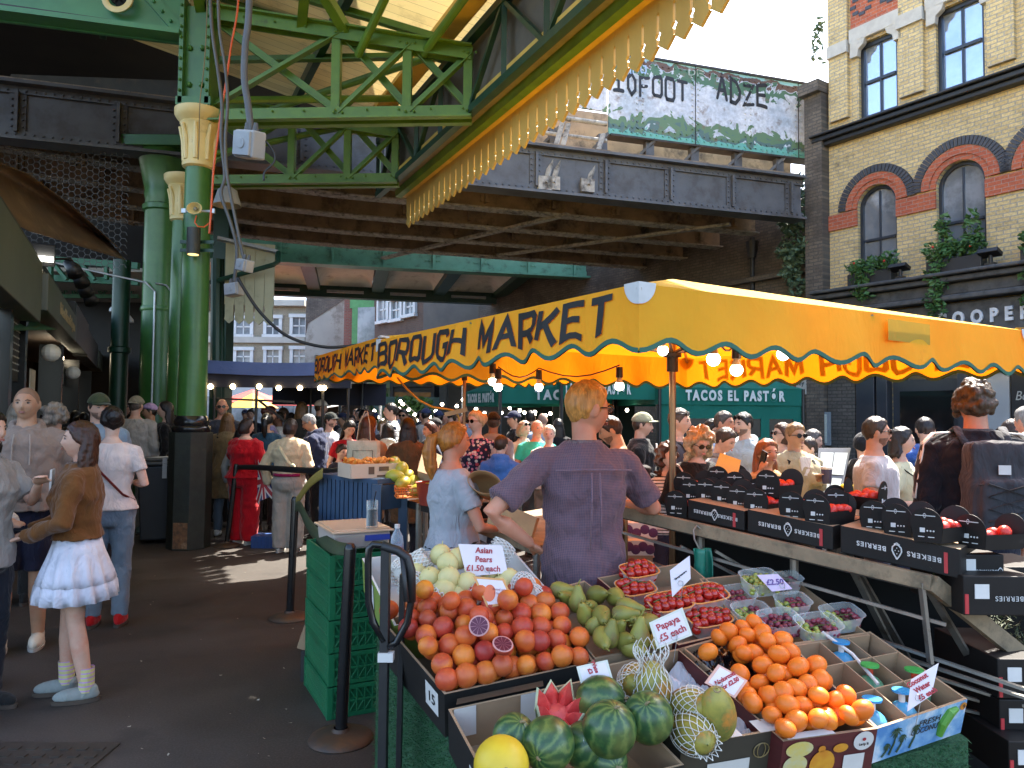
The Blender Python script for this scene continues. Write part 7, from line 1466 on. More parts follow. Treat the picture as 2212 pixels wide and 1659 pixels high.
belt('yellow belt running from the middle post up to the blue counter',[p2+V((0,0,-.06)),P(668,1045,5.4),P(697,1022,5.2)],.07,mBelt); belt('green belt sagging in a twist from the middle post to the nearest one',[p2+V((0,0,-.09)),P(648,1095,5.4),P(665,1130,5.0),P(690,1160,4.4),P(722,1182,3.9),p1+V((0,0,-.03))],.075,mBeltG,.9); belt('black belt running behind the cream jacket from the farthest post',[p3+V((0,0,-.04)),P(560,1010,8.2),P(690,1018,6.6),P(760,1016,5.6)],.06,mBlack)
q=P(345,1165,9.3); q.z=0; t=thing('wheelie_bin','black wheelie bin with closed lid standing behind the column foot','bin',q,R(20)); m=MB(); m.box((0,0,.5),(.40,.46,.9),taper=1.22); m.build('bin',M('black bin plastic',(.016,.017,.02),rough=.5),t,bevel=.02); m=MB(); m.box((0,-.01,.98),(.55,.62,.05)); m.box((0,.02,1.02),(.48,.5,.04)); m.build('lid',M('bin lid',(.03,.032,.034),rough=.4),t,bevel=.02); m=MB(); m.cyl((-.24,.2,.1),(-.18,.2,.1),.1,n=16); m.cyl((.18,.2,.1),(.24,.2,.1),.1,n=16); m.build('wheel',mBlack,t); m=MB(); m.box((.06,-.315,.93),(.05,.01,.25)); m.build('tape',M('clear tape',(.4,.4,.4),rough=.3),t)
q=[P(690,1030,5.35),P(815,1046,4.9),P(872,1042,5.1)]; t=thing('blue_counter','blue painted slatted counter with a worn open end, behind the green crates','counter',(q[1].x,q[1].y,0)); mBl=M('worn blue paint',(.035,.075,.14),(.025,.055,.105),4,.6,c3=(.10,.11,.12),s3=7,l3=.62,h3=.78)
zc=q[1].z; A0=V((q[0].x,q[0].y,0)); A1=V((q[1].x,q[1].y,0)); A2=V((q[2].x,q[2].y,0)); m=MB(); d=(A1-A0); nS=13
for k in range(nS): 
 a=A0+d*(k/nS); b_=A0+d*((k+.82)/nS); m.add([a,b_,b_+V((0,0,zc)),a+V((0,0,zc)),a+V((0,.02,0)),b_+V((0,.02,0)),b_+V((0,.02,zc)),a+V((0,.02,zc))],[(0,1,2,3),(7,6,5,4),(0,4,5,1),(1,5,6,2),(2,6,7,3),(3,7,4,0)])
m.build('slat',mBl,t,world=True); m=MB(); bk=V((.02,.03,0)); m.add([A0+bk,A1+bk,A1+bk+V((0,0,zc)),A0+bk+V((0,0,zc))],[(0,1,2,3)]); m.build('backing',M('dark navy board',(.012,.022,.045),rough=.7),t,world=True)
m=MB(); tz=V((0,0,zc)); A3=A0+(A2-A1); m.add([A0+tz,A1+tz,A2+tz,A3+tz]+[p+tz+V((0,0,.03)) for p in(A0,A1,A2,A3)],[(0,1,2,3),(7,6,5,4),(0,4,5,1),(1,5,6,2),(2,6,7,3),(3,7,4,0)]); m.build('top',mBl,t,world=True)
m=MB(); m.bar(A1,A1+tz,.06,.06); m.bar(A2,A2+tz,.06,.06); m.bar(A1+tz*.92,A2+tz*.92,.02,.16); m.bar(A1+tz*.45,A2+tz*.45,.03,.06); m.build('frame',mBl,t,world=True)
q=P(795,1036,5.15); q.z=zc+.03; t=thing('mushroom_carton','pale cardboard carton heaped with orange chanterelles on the blue counter','carton',q,math.atan2(A2.y-A1.y,A2.x-A1.x)*.6); m=MB(); W,D_,H=.34,.26,.095
m.cur=0
for (c,d_) in(((0,-D_/2,H/2),(W,.008,H)),((0,D_/2,H/2),(W,.008,H)),((-W/2,0,H/2),(.008,D_-.016,H)),((W/2,0,H/2),(.008,D_-.016,H)),((0,0,.004),(W-.02,D_-.02,.008))): m.box(c,d_)
m.build('box',M('pale peach carton',(.62,.48,.36),(.55,.42,.31),5,.7),t); m=MB(); m.box((-.03,-D_/2-.006,.05),(.04,.003,.05)); m.box((.06,-D_/2-.006,.06),(.07,.003,.03)); m.box((.04,-D_/2-.006,.012),(.06,.003,.012)); m.build('printed_label',M('print brown',(.12,.07,.045),rough=.6),t); m=MB(); gg_=random.Random(6)
for k in range(60): m.ell((gg_.uniform(-W*.42,W*.42),gg_.uniform(-D_*.4,D_*.4),H+gg_.uniform(-.02,.025)),(gg_.uniform(.012,.025),gg_.uniform(.012,.025),.012),7,5,(gg_.uniform(-1,1),gg_.uniform(-1,1),0))
ch=m.build('chanterelles',M('chanterelle',(.70,.26,.03),(.60,.20,.03),20,.6,bump=.3),t); ch['kind']='stuff'
t=thing('fruit_table','low dark fruit table behind the ponytailed seller','table',P(905,1090,5.0)); a,b_=P(838,1070,5.3),P(1000,1110,4.6); m=MB(); m.add([a,b_,b_+V((.2,.6,.05)),a+V((.2,.6,.05))]+[p-V((0,0,.05)) for p in(a,b_,b_+V((.2,.6,.05)),a+V((.2,.6,.05)))],[(0,1,2,3),(7,6,5,4),(0,4,5,1),(1,5,6,2),(2,6,7,3),(3,7,4,0)]); m.build('top',mBlack,t,world=True); m=MB()
for p in(a.lerp(b_,.45),a.lerp(b_,.95),a+V((.2,.6,0))): m.cyl(V((p.x,p.y,0)),p,.022,n=8)
m.build('leg',mAng,t,world=True)
mMang=M('mango skin',(.45,.34,.03),(.28,.30,.04),7,.4,perobj=.2); mp=None
for i,(u,v,y) in enumerate(((852,1002,5.2),(868,1014,5.1),(853,1028,5.05),(880,1030,5.1),(870,1044,4.95),(893,1045,5.0),(905,1058,4.9),(918,1060,4.9))):
 o=mp.copy() if mp else MB().ell((0,0,0),(.045,.055,.07),16,10).build('mango',mMang,None,smooth=True)
 if mp: COL.objects.link(o)
 mp=o; o.location=P(u,v,y); o.rotation_euler=(g.uniform(0,3),g.uniform(0,3),0); tag(o,'green yellow mango %s of the pile on the dark table'%['on top','second from the top','at the left','in the middle','at the lower left','at the right','at the lower right','farthest right'][i],'mango','mangoes piled on the dark table')
def slab(name,label,cat,quad,y0,mat,th=.01,group=None,part='panel'):
 q=[P(u,v,y) for u,v,y in quad]; t=thing(name,label,cat,sum(q,V())/4,0,group); n_=(q[1]-q[0]).cross(q[3]-q[0]).normalized()*th; m=MB(); m.add(q+[p+n_ for p in q],[(0,1,2,3),(7,6,5,4),(0,4,5,1),(1,5,6,2),(2,6,7,3),(3,7,4,0)]); m.build(part,mat,t,world=True); return t
t=slab('open_carton','open cardboard carton with a raised flap behind the seller','carton',[(905,995,5.2),(948,1018,4.9),(940,1060,4.8),(900,1046,5.1)],0,mCard,.2); m=MB(); m.add([P(902,1018,5.0),P(940,1030,4.8),P(955,985,5.1),(P(915,968,5.3))],[(0,1,2,3)]); m.build('flap',mCard,t,world=True,solid=.006)
t=thing('red_tub','round dark red plastic tub of fruit beside the seller','tub',P(935,1090,4.8)); MB().lathe([(.085,0),(.11,.14),(.115,.145),(.105,.14)],n=20).build('tub',M('red plastic',(.30,.04,.025),rough=.4),t,smooth=40)
t=thing('mesh_basket','orange plastic mesh basket on the dark table','basket',P(898,1072,4.85),R(15)); m=MB()
for k in range(9): m.bar((-.12+.03*k,-.07,.0),(-.13+.0325*k,-.08,.06),.006,.006); m.bar((-.12+.03*k,.07,.0),(-.13+.0325*k,.08,.06),.006,.006)
for z in(0,.03,.06): m.tube([(-.13,-.08,z),(.13,-.08,z),(.13,.08,z),(-.13,.08,z),(-.13,-.08,z)],.005,5)
m.box((0,0,.0),(.24,.14,.006)); m.build('basket',M('orange mesh plastic',(.65,.17,.03),rough=.5),t)
t=thing('sales_table','timber edged sales table between the two sellers','table',P(1090,1150,4.3)); a,b_=P(1010,1125,4.5),P(1160,1180,3.9); m=MB(); m.add([a,b_,b_+V((.5,.5,.02)),a+V((.5,.5,.02))]+[p-V((0,0,.05)) for p in(a,b_,b_+V((.5,.5,.02)),a+V((.5,.5,.02)))],[(0,1,2,3),(7,6,5,4),(0,4,5,1),(1,5,6,2),(2,6,7,3),(3,7,4,0)]); m.build('top',mWood,t,world=True); m=MB()
for p in(a,b_,a+V((.5,.5,0))): m.cyl(V((p.x,p.y,0)),p,.02,n=8)
m.build('leg',mAng,t,world=True)
pbx=[(1035,1085,1078,1120,4.4,'black berry carton on the sales table between the sellers'),(1018,1060,1040,1078,5.2,'small black carton behind the ponytailed seller arm')]
for u0,v0,u1,v1,y,lab in pbx:
 a=P(u0,v1,y); b_=P(u1,v1,y); h=P(u0,v0,y).z-a.z; t=thing('berry_carton',lab,'carton',(a+b_)/2,0,'black cartons on the sales table'); MB().box((a+b_)/2+V((0,.12,h/2)),((b_-a).length,.24,h)).build('box',mTray,t,world=True,bevel=.004); MB().box(a.lerp(b_,.75)+V((0,-.003,h*.5)),(.02,.004,h*.6)).build('white_label',mCardW,t,world=True)
t=thing('paper_bag','brown paper bag held open by the ponytailed seller','bag',P(1048,1045,4.05)); ba=P(1030,1072,4.15); m=MB(); m.lathe([(.001,-.13),(.09,-.12),(.105,0),(.11,.10)],(0,0,0),18); m.v=[tuple(P(1050,1050,4.08)+Euler((R(70),R(15),R(-10))).to_matrix()@V((p[0]*.85,p[1]*.55,p[2]*.9))) for p in m.v]; m.build('bag',M('kraft paper',(.42,.25,.11),(.35,.2,.09),8,.75,bump=.15,bscale=25),t,world=True,smooth=True,solid=.003)
t=slab('paper_bag','flat brown paper bag between the two sellers in front of the sales table','bag',[(1060,1075,4.0),(1160,1118,3.75),(1148,1160,3.7),(1052,1130,3.95)],0,MATS['kraft paper'],.02)
t=thing('hessian_bags','bundle of folded brown bags hanging under the seller counter','bag',P(1345,1190,4.0)); m=MB(); m.grid(lambda s,r:P(1322+34*s,1120+100*r,4.0)+V((0,.03*math.sin(s*20),0)),16,4); m.build('bag',MATS['kraft paper'],t,world=True,smooth=True,solid=.01)
t=thing('menu_board','tilted silver framed menu board on the pavement behind the berry counter','menu board',P(1800,1060,6.0)); q=[P(1768,968,6.2),P(1838,968,6.2),P(1815,1078,5.9),P(1762,1070,5.9)]; c=sum(q,V())/4; n_=V((0,.02,.0)); m=MB(); m.add(q+[p+n_ for p in q],[(0,1,2,3),(7,6,5,4),(0,4,5,1),(1,5,6,2),(2,6,7,3),(3,7,4,0)]); m.build('frame',M('dark silver frame',(.16,.16,.16),rough=.4,metal=.5),t,world=True); m=MB()
for s0,s1,r0,r1 in((.08,.48,.10,.55),(.52,.93,.10,.55),(.08,.48,.6,.93),(.55,.9,.62,.9)):
 bl=lambda s,r:q[0].lerp(q[1],s).lerp(q[3].lerp(q[2],s),r)+V((0,-.004,.002)); m.quad(bl(s0,r0),bl(s1,r0),bl(s1,r1),bl(s0,r1))
m.build('menu_page',M('menu paper',(.55,.60,.55),(.45,.5,.46),60,.5,stretch=(.1,1,1)),t,world=True); m=MB(); m.cyl(V((P(1795,1078,6).x,6.0,0)),P(1795,1075,6.0),.04,n=8); m.build('stand',mBlack,t,world=True)
t=thing('menu_case','narrow grey blue glazed menu case on the rough brick pier','menu case',P(1783,920,13.5)); xa,za,_=op(1769,890,-.16); xb,zb2,_=op(1795,962,-.16); t.location=A; t.rotation_euler=(0,0,AZ); MB().box(((xa+xb)/2,-.19,(za+zb2)/2),(xb-xa,.08,za-zb2)).build('case',M('grey blue case',(.25,.30,.34),rough=.4),t); m=MB(); m.box(((xa+xb)/2,-.235,(za+zb2)/2),((xb-xa)*.66,.01,(za-zb2)*.86)); m.build('menu_page',MATS['menu paper'],t)
t=thing('street_notice','white street notice with red edge above the green tent','sign',A,AZ); xa,za,_=op(1690,806,-.3); xb,zb2,_=op(1728,850,-.3); MB().box(((xa+xb)/2,.2,(za+zb2)/2),(abs(xb-xa),.03,abs(za-zb2))).build('board',mCardW,t); m=MB(); m.box((min(xa,xb)-.03,.18,(za+zb2)/2),(.08,.04,abs(za-zb2))); m.build('red_edge',mRedT,t); vs,fs=text_mesh('BOROUGH SE1\nStoney Street',.16,extrude=.003); MB().add([((xa+xb)/2+v[0],.18-v[2],(za+zb2)/2+.1+v[1]) for v in vs],fs).build('lettering',mBlk,t)
t=thing('flower_planter','dark planter of pink and white flowers beside the menu board','planter',P(1855,1070,6.3)); q=P(1850,1060,6.3); m=MB(); m.box(V((q.x+.1,6.4,.45)),(.5,.3,.9)); m.build('planter',mBlack,t,world=True); m=MB()
for k in range(14): m.ell(P(1838+rnd.uniform(-10,14),1020+rnd.uniform(-8,30),6.2),.03,7,5)
m.build('flower',M('pink flower',(.55,.06,.35),(.75,.7,.72),40,.6),t,world=True); m=MB(); leaf_cloud(m,P(1850,1045,6.3),(.25,.15,.15),160,.05,3); m.build('foliage',mLeaf,t,world=True)
t=thing('access_cover','square iron access cover set in the tarmac at lower left','cover',PZ(120,1640)); a=PZ(255,1612); b_=PZ(258,1670); m=MB(); m.box((a.x-.45,a.y-.28,.004),(.9,.6,.008)); 
for i in range(11):
 for j in range(7): m.box((a.x-.86+.08*i,a.y-.05-.075*j,.010),(.045,.03,.006))
m.build('plate',M('worn iron plate',(.05,.042,.036),(.08,.07,.06),6,.5,metal=.5),t,world=True)
lt=MB(); g3=random.Random(21)
for k in range(38):
 p=PZ(g3.uniform(250,700),g3.uniform(1230,1650)); s=g3.uniform(.003,.011); e=Euler((g3.uniform(-.3,.3),g3.uniform(-.3,.3),g3.uniform(0,6))).to_matrix(); lt.add([p+V((0,0,.006))+e@V(q) for q in((-s,-s*.5,0),(s,-s*.3,0),(s*.7,s*.6,.004),(-s*.5,s*.5,0))],[(0,1,2,3)])
tag(lt.build('litter',M('pale litter scrap',(.42,.38,.3),(.3,.27,.2),3,.8)),kind='stuff')
t=thing('cardboard_box','small opened cardboard box lying left of the green crates','box',PZ(655,1475)); q=PZ(668,1470); m=MB(); m.box(q+V((-.02,.1,.26)),(.10,.2,.16),(.1,.35,.2)); m.build('box',mCard,t,world=True); m=MB(); m.box(q+V((.0,.06,.09)),(.1,.15,.18)); m.build('prop',mBlack,t,world=True)
# ================= people
def clothm(c,kind='plain',c2=None):
 key='cloth %s %s %s'%(kind,c,c2)
 if key in MATS: return MATS[key]
 m,n,b,o=newmat(key); MATS[key]=m; co=tcoord(n)
 base=C(c); f=tnoise(n,co,9,4,.6); col=ramp(n,f,[(.3,tuple(x*.82 for x in base)),(.7,base)])
 if kind=='stripe':
  s=n.nodes.new('ShaderNodeSeparateXYZ'); n.links.new(co,s.inputs[0]); k=n.nodes.new('ShaderNodeMath'); k.operation='MULTIPLY'; n.links.new(s.outputs[2],k.inputs[0]); k.inputs[1].default_value=42
  q=n.nodes.new('ShaderNodeMath'); q.operation='FRACT'; n.links.new(k.outputs[0],q.inputs[0]); col=mixc(n,ramp(n,q.outputs[0],[(.66,0.0),(.7,1.0)],'CONSTANT'),col,c2)
 if kind=='check':
  s=n.nodes.new('ShaderNodeSeparateXYZ'); n.links.new(co,s.inputs[0])
  for ax,sc in((0,150),(2,150)):
   k=n.nodes.new('ShaderNodeMath'); k.operation='MULTIPLY'; n.links.new(s.outputs[ax],k.inputs[0]); k.inputs[1].default_value=sc
   q=n.nodes.new('ShaderNodeMath'); q.operation='FRACT'; n.links.new(k.outputs[0],q.inputs[0]); col=mixc(n,ramp(n,q.outputs[0],[(.45,0.0),(.55,.55)]),col,c2)
 if kind=='plaid':
  s=n.nodes.new('ShaderNodeSeparateXYZ'); n.links.new(co,s.inputs[0])
  for ax,sc in((0,16),(2,16)):
   k=n.nodes.new('ShaderNodeMath'); k.operation='MULTIPLY'; n.links.new(s.outputs[ax],k.inputs[0]); k.inputs[1].default_value=sc
   q=n.nodes.new('ShaderNodeMath'); q.operation='FRACT'; n.links.new(k.outputs[0],q.inputs[0]); col=mixc(n,ramp(n,q.outputs[0],[(.8,0.0),(.84,1.0)]),col,c2)
 if kind=='floral':
  for i,(sc,cc) in enumerate(((17,(.5,.05,.06)),(21,(.62,.5,.4)),(25,(.55,.2,.25)))):
   v=n.nodes.new('ShaderNodeTexVoronoi'); v.inputs['Scale'].default_value=sc; n.links.new(tcoord(n,loc=(i*.37,i*.2,0)),v.inputs[0]); col=mixc(n,ramp(n,v.outputs['Distance'],[(.28,1.0),(.36,0.0)]),col,cc)
 n.links.new(col,b.inputs['Base Color']); b.inputs['Roughness'].default_value=.85; b.inputs['Specular IOR Level'].default_value=.25; b.inputs['Sheen Weight'].default_value=.15
 k1=addbump(n,b,tnoise(n,tcoord(n,(1,1,.55),(.3,.2,0)),11,3,.55,.8),.8,.034); addbump(n,b,tnoise(n,co,160,2,.5),.15,.002,k1); return m
def skinm(t):
 c=skinc(t)
 return M('skin '+t,c,tuple(x*.88 for x in c),14,.52,bump=.06,bscale=220,bdist=.001,sss=.08,spec=.4,c3=(c[0]*.95,c[1]*.68,c[2]*.62),s3=9,l3=.5,h3=.75)
def skinc(t): return {'l':(.60,.36,.26),'p':(.66,.44,.34),'m':(.46,.26,.16),'d':(.30,.16,.095),'b':(.16,.08,.05),'r':(.58,.27,.17)}[t]
def hairm(c):
 key='hair %s'%(c,)
 if key in MATS: return MATS[key]
 m,n,b,o=newmat(key); MATS[key]=m; f=tnoise(n,tcoord(n,(70,70,5)),1.0,4,.7,.3); b0=C(c)
 n.links.new(ramp(n,f,[(.32,tuple(x*.5 for x in b0)),(.68,tuple(min(1,x*1.35) for x in b0))]),b.inputs['Base Color']); b.inputs['Roughness'].default_value=.42; b.inputs['Specular IOR Level'].default_value=.45
 addbump(n,b,f,.9,.006); return m
TXC=bpy.data.textures.new('cloth folds','CLOUDS'); TXC.noise_scale=.085; TXC.noise_depth=1
TXH=bpy.data.textures.new('hair locks','CLOUDS'); TXH.noise_scale=.02
def blob(mb,name,mat,par,vox,it=4,disp=0,tex=None):
 o=mb.build(name,mat,par,smooth=True); r=o.modifiers.new('r','REMESH'); r.mode='VOXEL'; r.voxel_size=vox; r.use_smooth_shade=True
 s=o.modifiers.new('s','SMOOTH'); s.factor=.5; s.iterations=it
 if disp: d=o.modifiers.new('d','DISPLACE'); d.texture=tex or TXC; d.strength=disp; d.mid_level=.5; d.texture_coords='LOCAL'
 return o
def sstep(a,b,x): t=max(0,min(1,(x-a)/(b-a))); return t*t*(3-2*t)
def headpt(th,ph,grow=0,fem=False,wide=1):
 x,y,z=math.cos(ph)*math.sin(th),-math.cos(ph)*math.cos(th),math.sin(ph)
 px=.0745*wide*x*(1-(.30 if fem else .22)*max(0,-z)**1.4); py=.094*y; pz=.112*z
 if y>0 and z<0: py*=1-.32*(-z)
 if y>0: py*=1+.06*max(0,z)
 if y<0:
  f=min(1,-y*2.2); e=math.exp
  nz=(max(0,(.024-pz)/.056))**1.2 if pz>-.032 else e(-((pz+.032)/.006)**2)
  py-=f*((.024 if fem else .028)*e(-(px/.0115)**2)*min(1,nz)*(pz<.026)-.008*e(-((abs(px)-.030)/.014)**2-((pz-.006)/.011)**2)+.004*e(-((pz-.027)/.008)**2-(px/.05)**2)+.005*e(-(px/.021)**2-((pz+.056)/.009)**2)-.003*e(-(px/.03)**2-((pz+.070)/.006)**2)+.009*e(-(px/.024)**2-((pz+.093)/.016)**2)+.004*e(-((abs(px)-.048)/.018)**2-((pz+.022)/.02)**2))
 p=V((px,py,pz)); 
 if grow: p+=V((x/.0745,y/.094,z/.112)).normalized()*grow
 return p
HL=[(0,.066),(35,.060),(60,.030),(78,-.010),(95,-.030),(180,-.074)]
def hairline(th,k=0):
 d=abs(math.degrees(math.atan2(math.sin(th),math.cos(th))))
 for (a,b),(c,e) in zip(HL,HL[1:]):
  if d<=c: return b+(e-b)*(d-a)/(c-a)+k
 return HL[-1][1]+k
def sph_grid(mb,fn,X,nu=44,nv=28):
 vs=[X@fn(0,-pi/2)];fs=[]
 for j in range(1,nv):
  for i in range(nu): vs.append(X@fn(2*pi*i/nu,-pi/2+pi*j/nv))
 vs.append(X@fn(0,pi/2)); L=len(vs)-1
 for i in range(nu):
  fs.append((0,1+(i+1)%nu,1+i)); fs.append((L,L-nu+i,L-nu+(i+1)%nu))
  for j in range(nv-2): a=1+j*nu; fs.append((a+i,a+(i+1)%nu,a+nu+(i+1)%nu,a+nu+i))
 mb.add(vs,fs)
ARM={'down':((.25,.03,1.13),(.25,-.06,.88)),'bent':((.25,.03,1.13),(.12,-.27,1.12)),'hold':((.23,.02,1.15),(.08,-.24,1.28)),'pocket':((.28,.08,1.15),(.20,-.06,.94)),'hip':((.40,.10,1.17),(.20,.0,1.01)),'phone':((.25,-.10,1.14),(.125,-.13,1.50)),'mouth':((.22,-.17,1.18),(.03,-.19,1.47)),'neck':((.36,.02,1.60),(.06,.13,1.52)),'fwd':((.22,-.14,1.17),(.16,-.40,1.15)),'up':((.26,-.16,1.22),(.12,-.3,1.45)),'cross':((.22,-.04,1.16),(-.10,-.20,1.18))}
def person(label,u,v,y,yaw,top=('tee','#888888'),legs=('trousers','#333344'),hair=('short','#2a1c14'),skin='l',fem=False,g=1.0,aL='down',aR='down',head=(0,0),shoes='#222222',vox=.012,hs=1.0,ex=(),foot=None,lean=0,group=None,stance=0,sx=0,H=None,mb=None):
 loc=P(u,v,y); Hh=H or loc.z; s=Hh/1.75*(1/(1-.0*lean)); loc.z=0
 t=thing('person',label,'person',loc,R(yaw),group); E_=set(ex); sk=skinm(skin); near=vox<.0095
 s2=s
 def J(p,k=1): return V((p[0]*s,p[1]*s,p[2]*s))
 LN=Matrix.Translation(V((0,0,.95*s)))@Matrix.Rotation(R(lean),4,'X')@Matrix.Translation(V((0,0,-.95*s)))
 LJ=lambda p: LN@J(p)
 shw=(.158 if fem else .182)*(.5+.5*g); 
 def arm(a,sd):
  e,w_=ARM[a] if isinstance(a,str) else a
  return [V((sd*shw*s,0,1.415*s)),V((sd*e[0]*s*(.6+.4*g),e[1]*s,e[2]*s)),V((sd*w_[0]*s,w_[1]*s,w_[2]*s))]
 AL,AR=[ [LN@p for p in arm(a,sd)] for a,sd in((aL,1),(aR,-1))]
 if fem: ts=[(.84,.160,.115,0),(.93,.172,.125,.01),(1.02,.140,.105,0),(1.10,.125,.098,0),(1.20,.138,.112,-.01),(1.28,.152,.128,-.018),(1.36,.150,.105,-.004),(1.42,.135,.085,.004),(1.465,.085,.065,.008),(1.50,.056,.056,.01)]
 else: ts=[(.84,.158,.112,0),(.93,.163,.118,0),(1.02,.155,.112,0),(1.10,.153,.112,0),(1.20,.163,.118,0),(1.30,.176,.124,0),(1.37,.178,.115,0),(1.43,.155,.09,.004),(1.47,.095,.07,.008),(1.50,.064,.062,.01)]
 bel=(g-1)
 def tsec(off,z0=0,z1=2,flare=0):
  out=[]
  for z,rx,ry,cy in ts:
   if z0-.001<=z<=z1+.001:
    k=g if z<1.38 else (.5+.5*g); out.append((LJ((0,cy-(.05*bel if z<1.25 else 0),z)),(rx*k+off+(flare if z<1.1 else 0))*s,(ry*(k+bel*.5)+off+(flare if z<1.1 else 0))*s))
  return out
 hc=V((0,.0,1.50*s)); HR=(Matrix.Rotation(R(head[0]),3,'Z')@Matrix.Rotation(R(head[1]),3,'X')).to_4x4()
 HX=LN@Matrix.Translation(hc)@HR@Matrix.Translation(V((0,-.012*s,.138*s+(hs-1)*.1*s)))@Matrix.Scale(s*hs*.985,4)
 b=MB(); sph_grid(b,lambda a,p: headpt(a,p,0,fem),HX)
 for sd in(1,-1): b.ell(HX@V((sd*.076,.010,-.004)),(.010*s*hs,.020*s*hs,.031*s*hs),10,8,(HX.to_3x3().normalized()@Euler((.15,0,sd*.35)).to_matrix()))
 b.tube([LN@V((0,.012*s,1.42*s)),LN@V((0,.008*s,1.50*s)),HX@V((0,.018,-.055))],[(.062 if not fem else .052)*s*(.6+.4*g),(.056 if not fem else .046)*s*(.6+.4*g),.054*s],16)
 b.loft(tsec(-.004),22)
 for A_ in(AL,AR):
  k=(.85 if fem else 1)*(.35+.65*g); b.tube([A_[0],A_[0].lerp(A_[1],.5),A_[1],A_[1].lerp(A_[2],.35),A_[2]],[.052*s*k,.046*s*k,.038*s*k,.039*s*k,.026*s*k],12)
 st=stance
 lg=[]
 for sd in(1,-1):
  o_=st*sd; q=[J((sd*.088*(.6+.4*g),0,.92)),J((sd*.095,-.015+o_*.45,.50)),J((sd*.10,.02+o_,.085))]; lg.append(q); k=.4+.6*g
  b.tube([q[0],q[0].lerp(q[1],.5),q[1],q[1].lerp(q[2],.35),q[2]],[.088*s*k,.070*s*k,.052*s*k,.054*s*k,.036*s*k],14)
  b.ell(q[2]+V((0,-.06*s,-.04*s)),(.036*s,.11*s,.03*s),10,6)
 for A_,sd in((AL,1),(AR,-1)):
  d=(A_[2]-A_[1]).normalized(); up=V((0,0,1)); sdv=d.cross(up); sdv=sdv.normalized() if sdv.length>.1 else V((1,0,0)); nn=sdv.cross(d).normalized()
  if abs(d.z)>.75: sdv=V((0,1,0)); sdv=(sdv-d*sdv.dot(d)).normalized(); nn=d.cross(sdv).normalized()*(-sd)
  c=A_[2]+d*.05*s; b.ell(c,(.040*s,.016*s,.052*s),12,8,Matrix((sdv,nn,d)).transposed())
  for i in range(4):
   r0=c+d*.035*s+sdv*((i-1.5)*.0185*s); L=(.062,.072,.068,.052)[i]*s; cu=-nn*(.35+.08*i) if nn.z>=0 else nn*(.35+.08*i)
   b.tube([r0-d*.02*s,r0+d*L*.42,r0+d*L*.75+cu*L*.30,r0+d*L*.90+cu*L*.7],[.0095*s,.0088*s,.008*s,.0068*s],7)
  r0=c-d*.02*s-sdv*.030*s; b.tube([r0,r0+d*.035*s-sdv*.020*s-nn*.008*s,r0+d*.062*s-sdv*.018*s-nn*.016*s],[.0125*s,.0105*s,.008*s],7)
 body=blob(b,'body',sk,t,vox if near else vox*.9,2)
 e=MB(); ir=MB(); HM=HX.to_3x3().normalized(); k=s*hs
 for sd in(1,-1):
  e.ell(HX@V((sd*.030,-.0795,.006)),(.0130*k,.007*k,.0046*k),10,7,HM); ir.ell(HX@V((sd*.030,-.0850,.006)),(.0060*k,.003*k,.0044*k),8,6,HM)
  ir.tube([HX@V((sd*.0165,-.0835,.0075)),HX@V((sd*.030,-.0865,.0130)),HX@V((sd*.044,-.0795,.0085))],.0014*k,5)
 ey=e.build('eyes',M('eye white',(.34,.30,.27),rough=.4),t,smooth=True); ir.build('iris',M('dark iris',(.03,.018,.01),rough=.2),ey,smooth=True)
 hcol=hair[1]; m=MB()
 for sd in(1,-1): m.tube([HX@V((sd*.014,-.0905,.023)),HX@V((sd*.030,-.0900,.0275)),HX@V((sd*.047,-.0770,.0225))],[.0026*k,.0034*k,.0016*k],6,flat=1)
 m.build('eyebrows',hairm(hcol) if hair[0]!='bald' else M('brow',(.05,.035,.025)),t,smooth=True)
 m=MB(); m.ell(HX@V((0,-.0955,-.0535)),(.021*k,.006*k,.0042*k),12,6,HM); m.ell(HX@V((0,-.0955,-.0605)),(.018*k,.006*k,.0048*k),12,6,HM)
 lc=C({'l':(.42,.17,.14),'p':(.48,.20,.18),'m':(.30,.12,.09),'d':(.20,.085,.06),'b':(.12,.05,.04),'r':(.42,.15,.12)}[skin]); m.build('lips',M('lips '+skin,lc,rough=.4),t,smooth=True)
 if 'open' in E_: MB().ell(HX@V((0,-.101,-.058)),(.014*k,.004*k,.008*k),10,6,HM).build('mouth',M('mouth dark',(.05,.012,.012),rough=.5),t,smooth=True)
 hm=hairm(hcol)
 def shell(mb,th_,k_=0,nz=0,inn=-.008,line=None):
  def fn(a,p):
   q=headpt(a,p,0,fem); ln=(line(a) if line else hairline(a))+k_; w_=sstep(ln-.010,ln+.012,q.z); tt=th_ if th_ else (.003+.013*sstep(-.03,.085,q.z) if not fem else .010+.008*sstep(-.02,.07,q.z)); o=inn+(tt-inn)*w_
   if nz and w_>.3: o+=nz*noise.noise(V((q.x*55,q.y*55,q.z*35)))
   return headpt(a,p,o,fem)
  sph_grid(mb,fn,HX,56,36)
 hk=hair[0]
 if hk in('short','grey'): m=MB(); shell(m,None,0,.006); m.build('hair',hm,t,smooth=True)
 elif hk=='buzz': m=MB(); shell(m,.0035,.004,0,-.006); m.build('hair',M('shaved stubble %s %s'%(hcol,skin),tuple(.55*a+.45*q_ for a,q_ in zip(C(hcol),skinc(skin))),rough=.75),t,smooth=True)
 elif hk in('bob','long','pony','bun'):
  m=MB(); shell(m,.017,0,.005)
  if hk=='bob': m.tube([HX@V((0,.03,.03)),HX@V((0,.045,-.05)),HX@V((0,.04,-.10))],[.085*k,.088*k,.075*k],16)
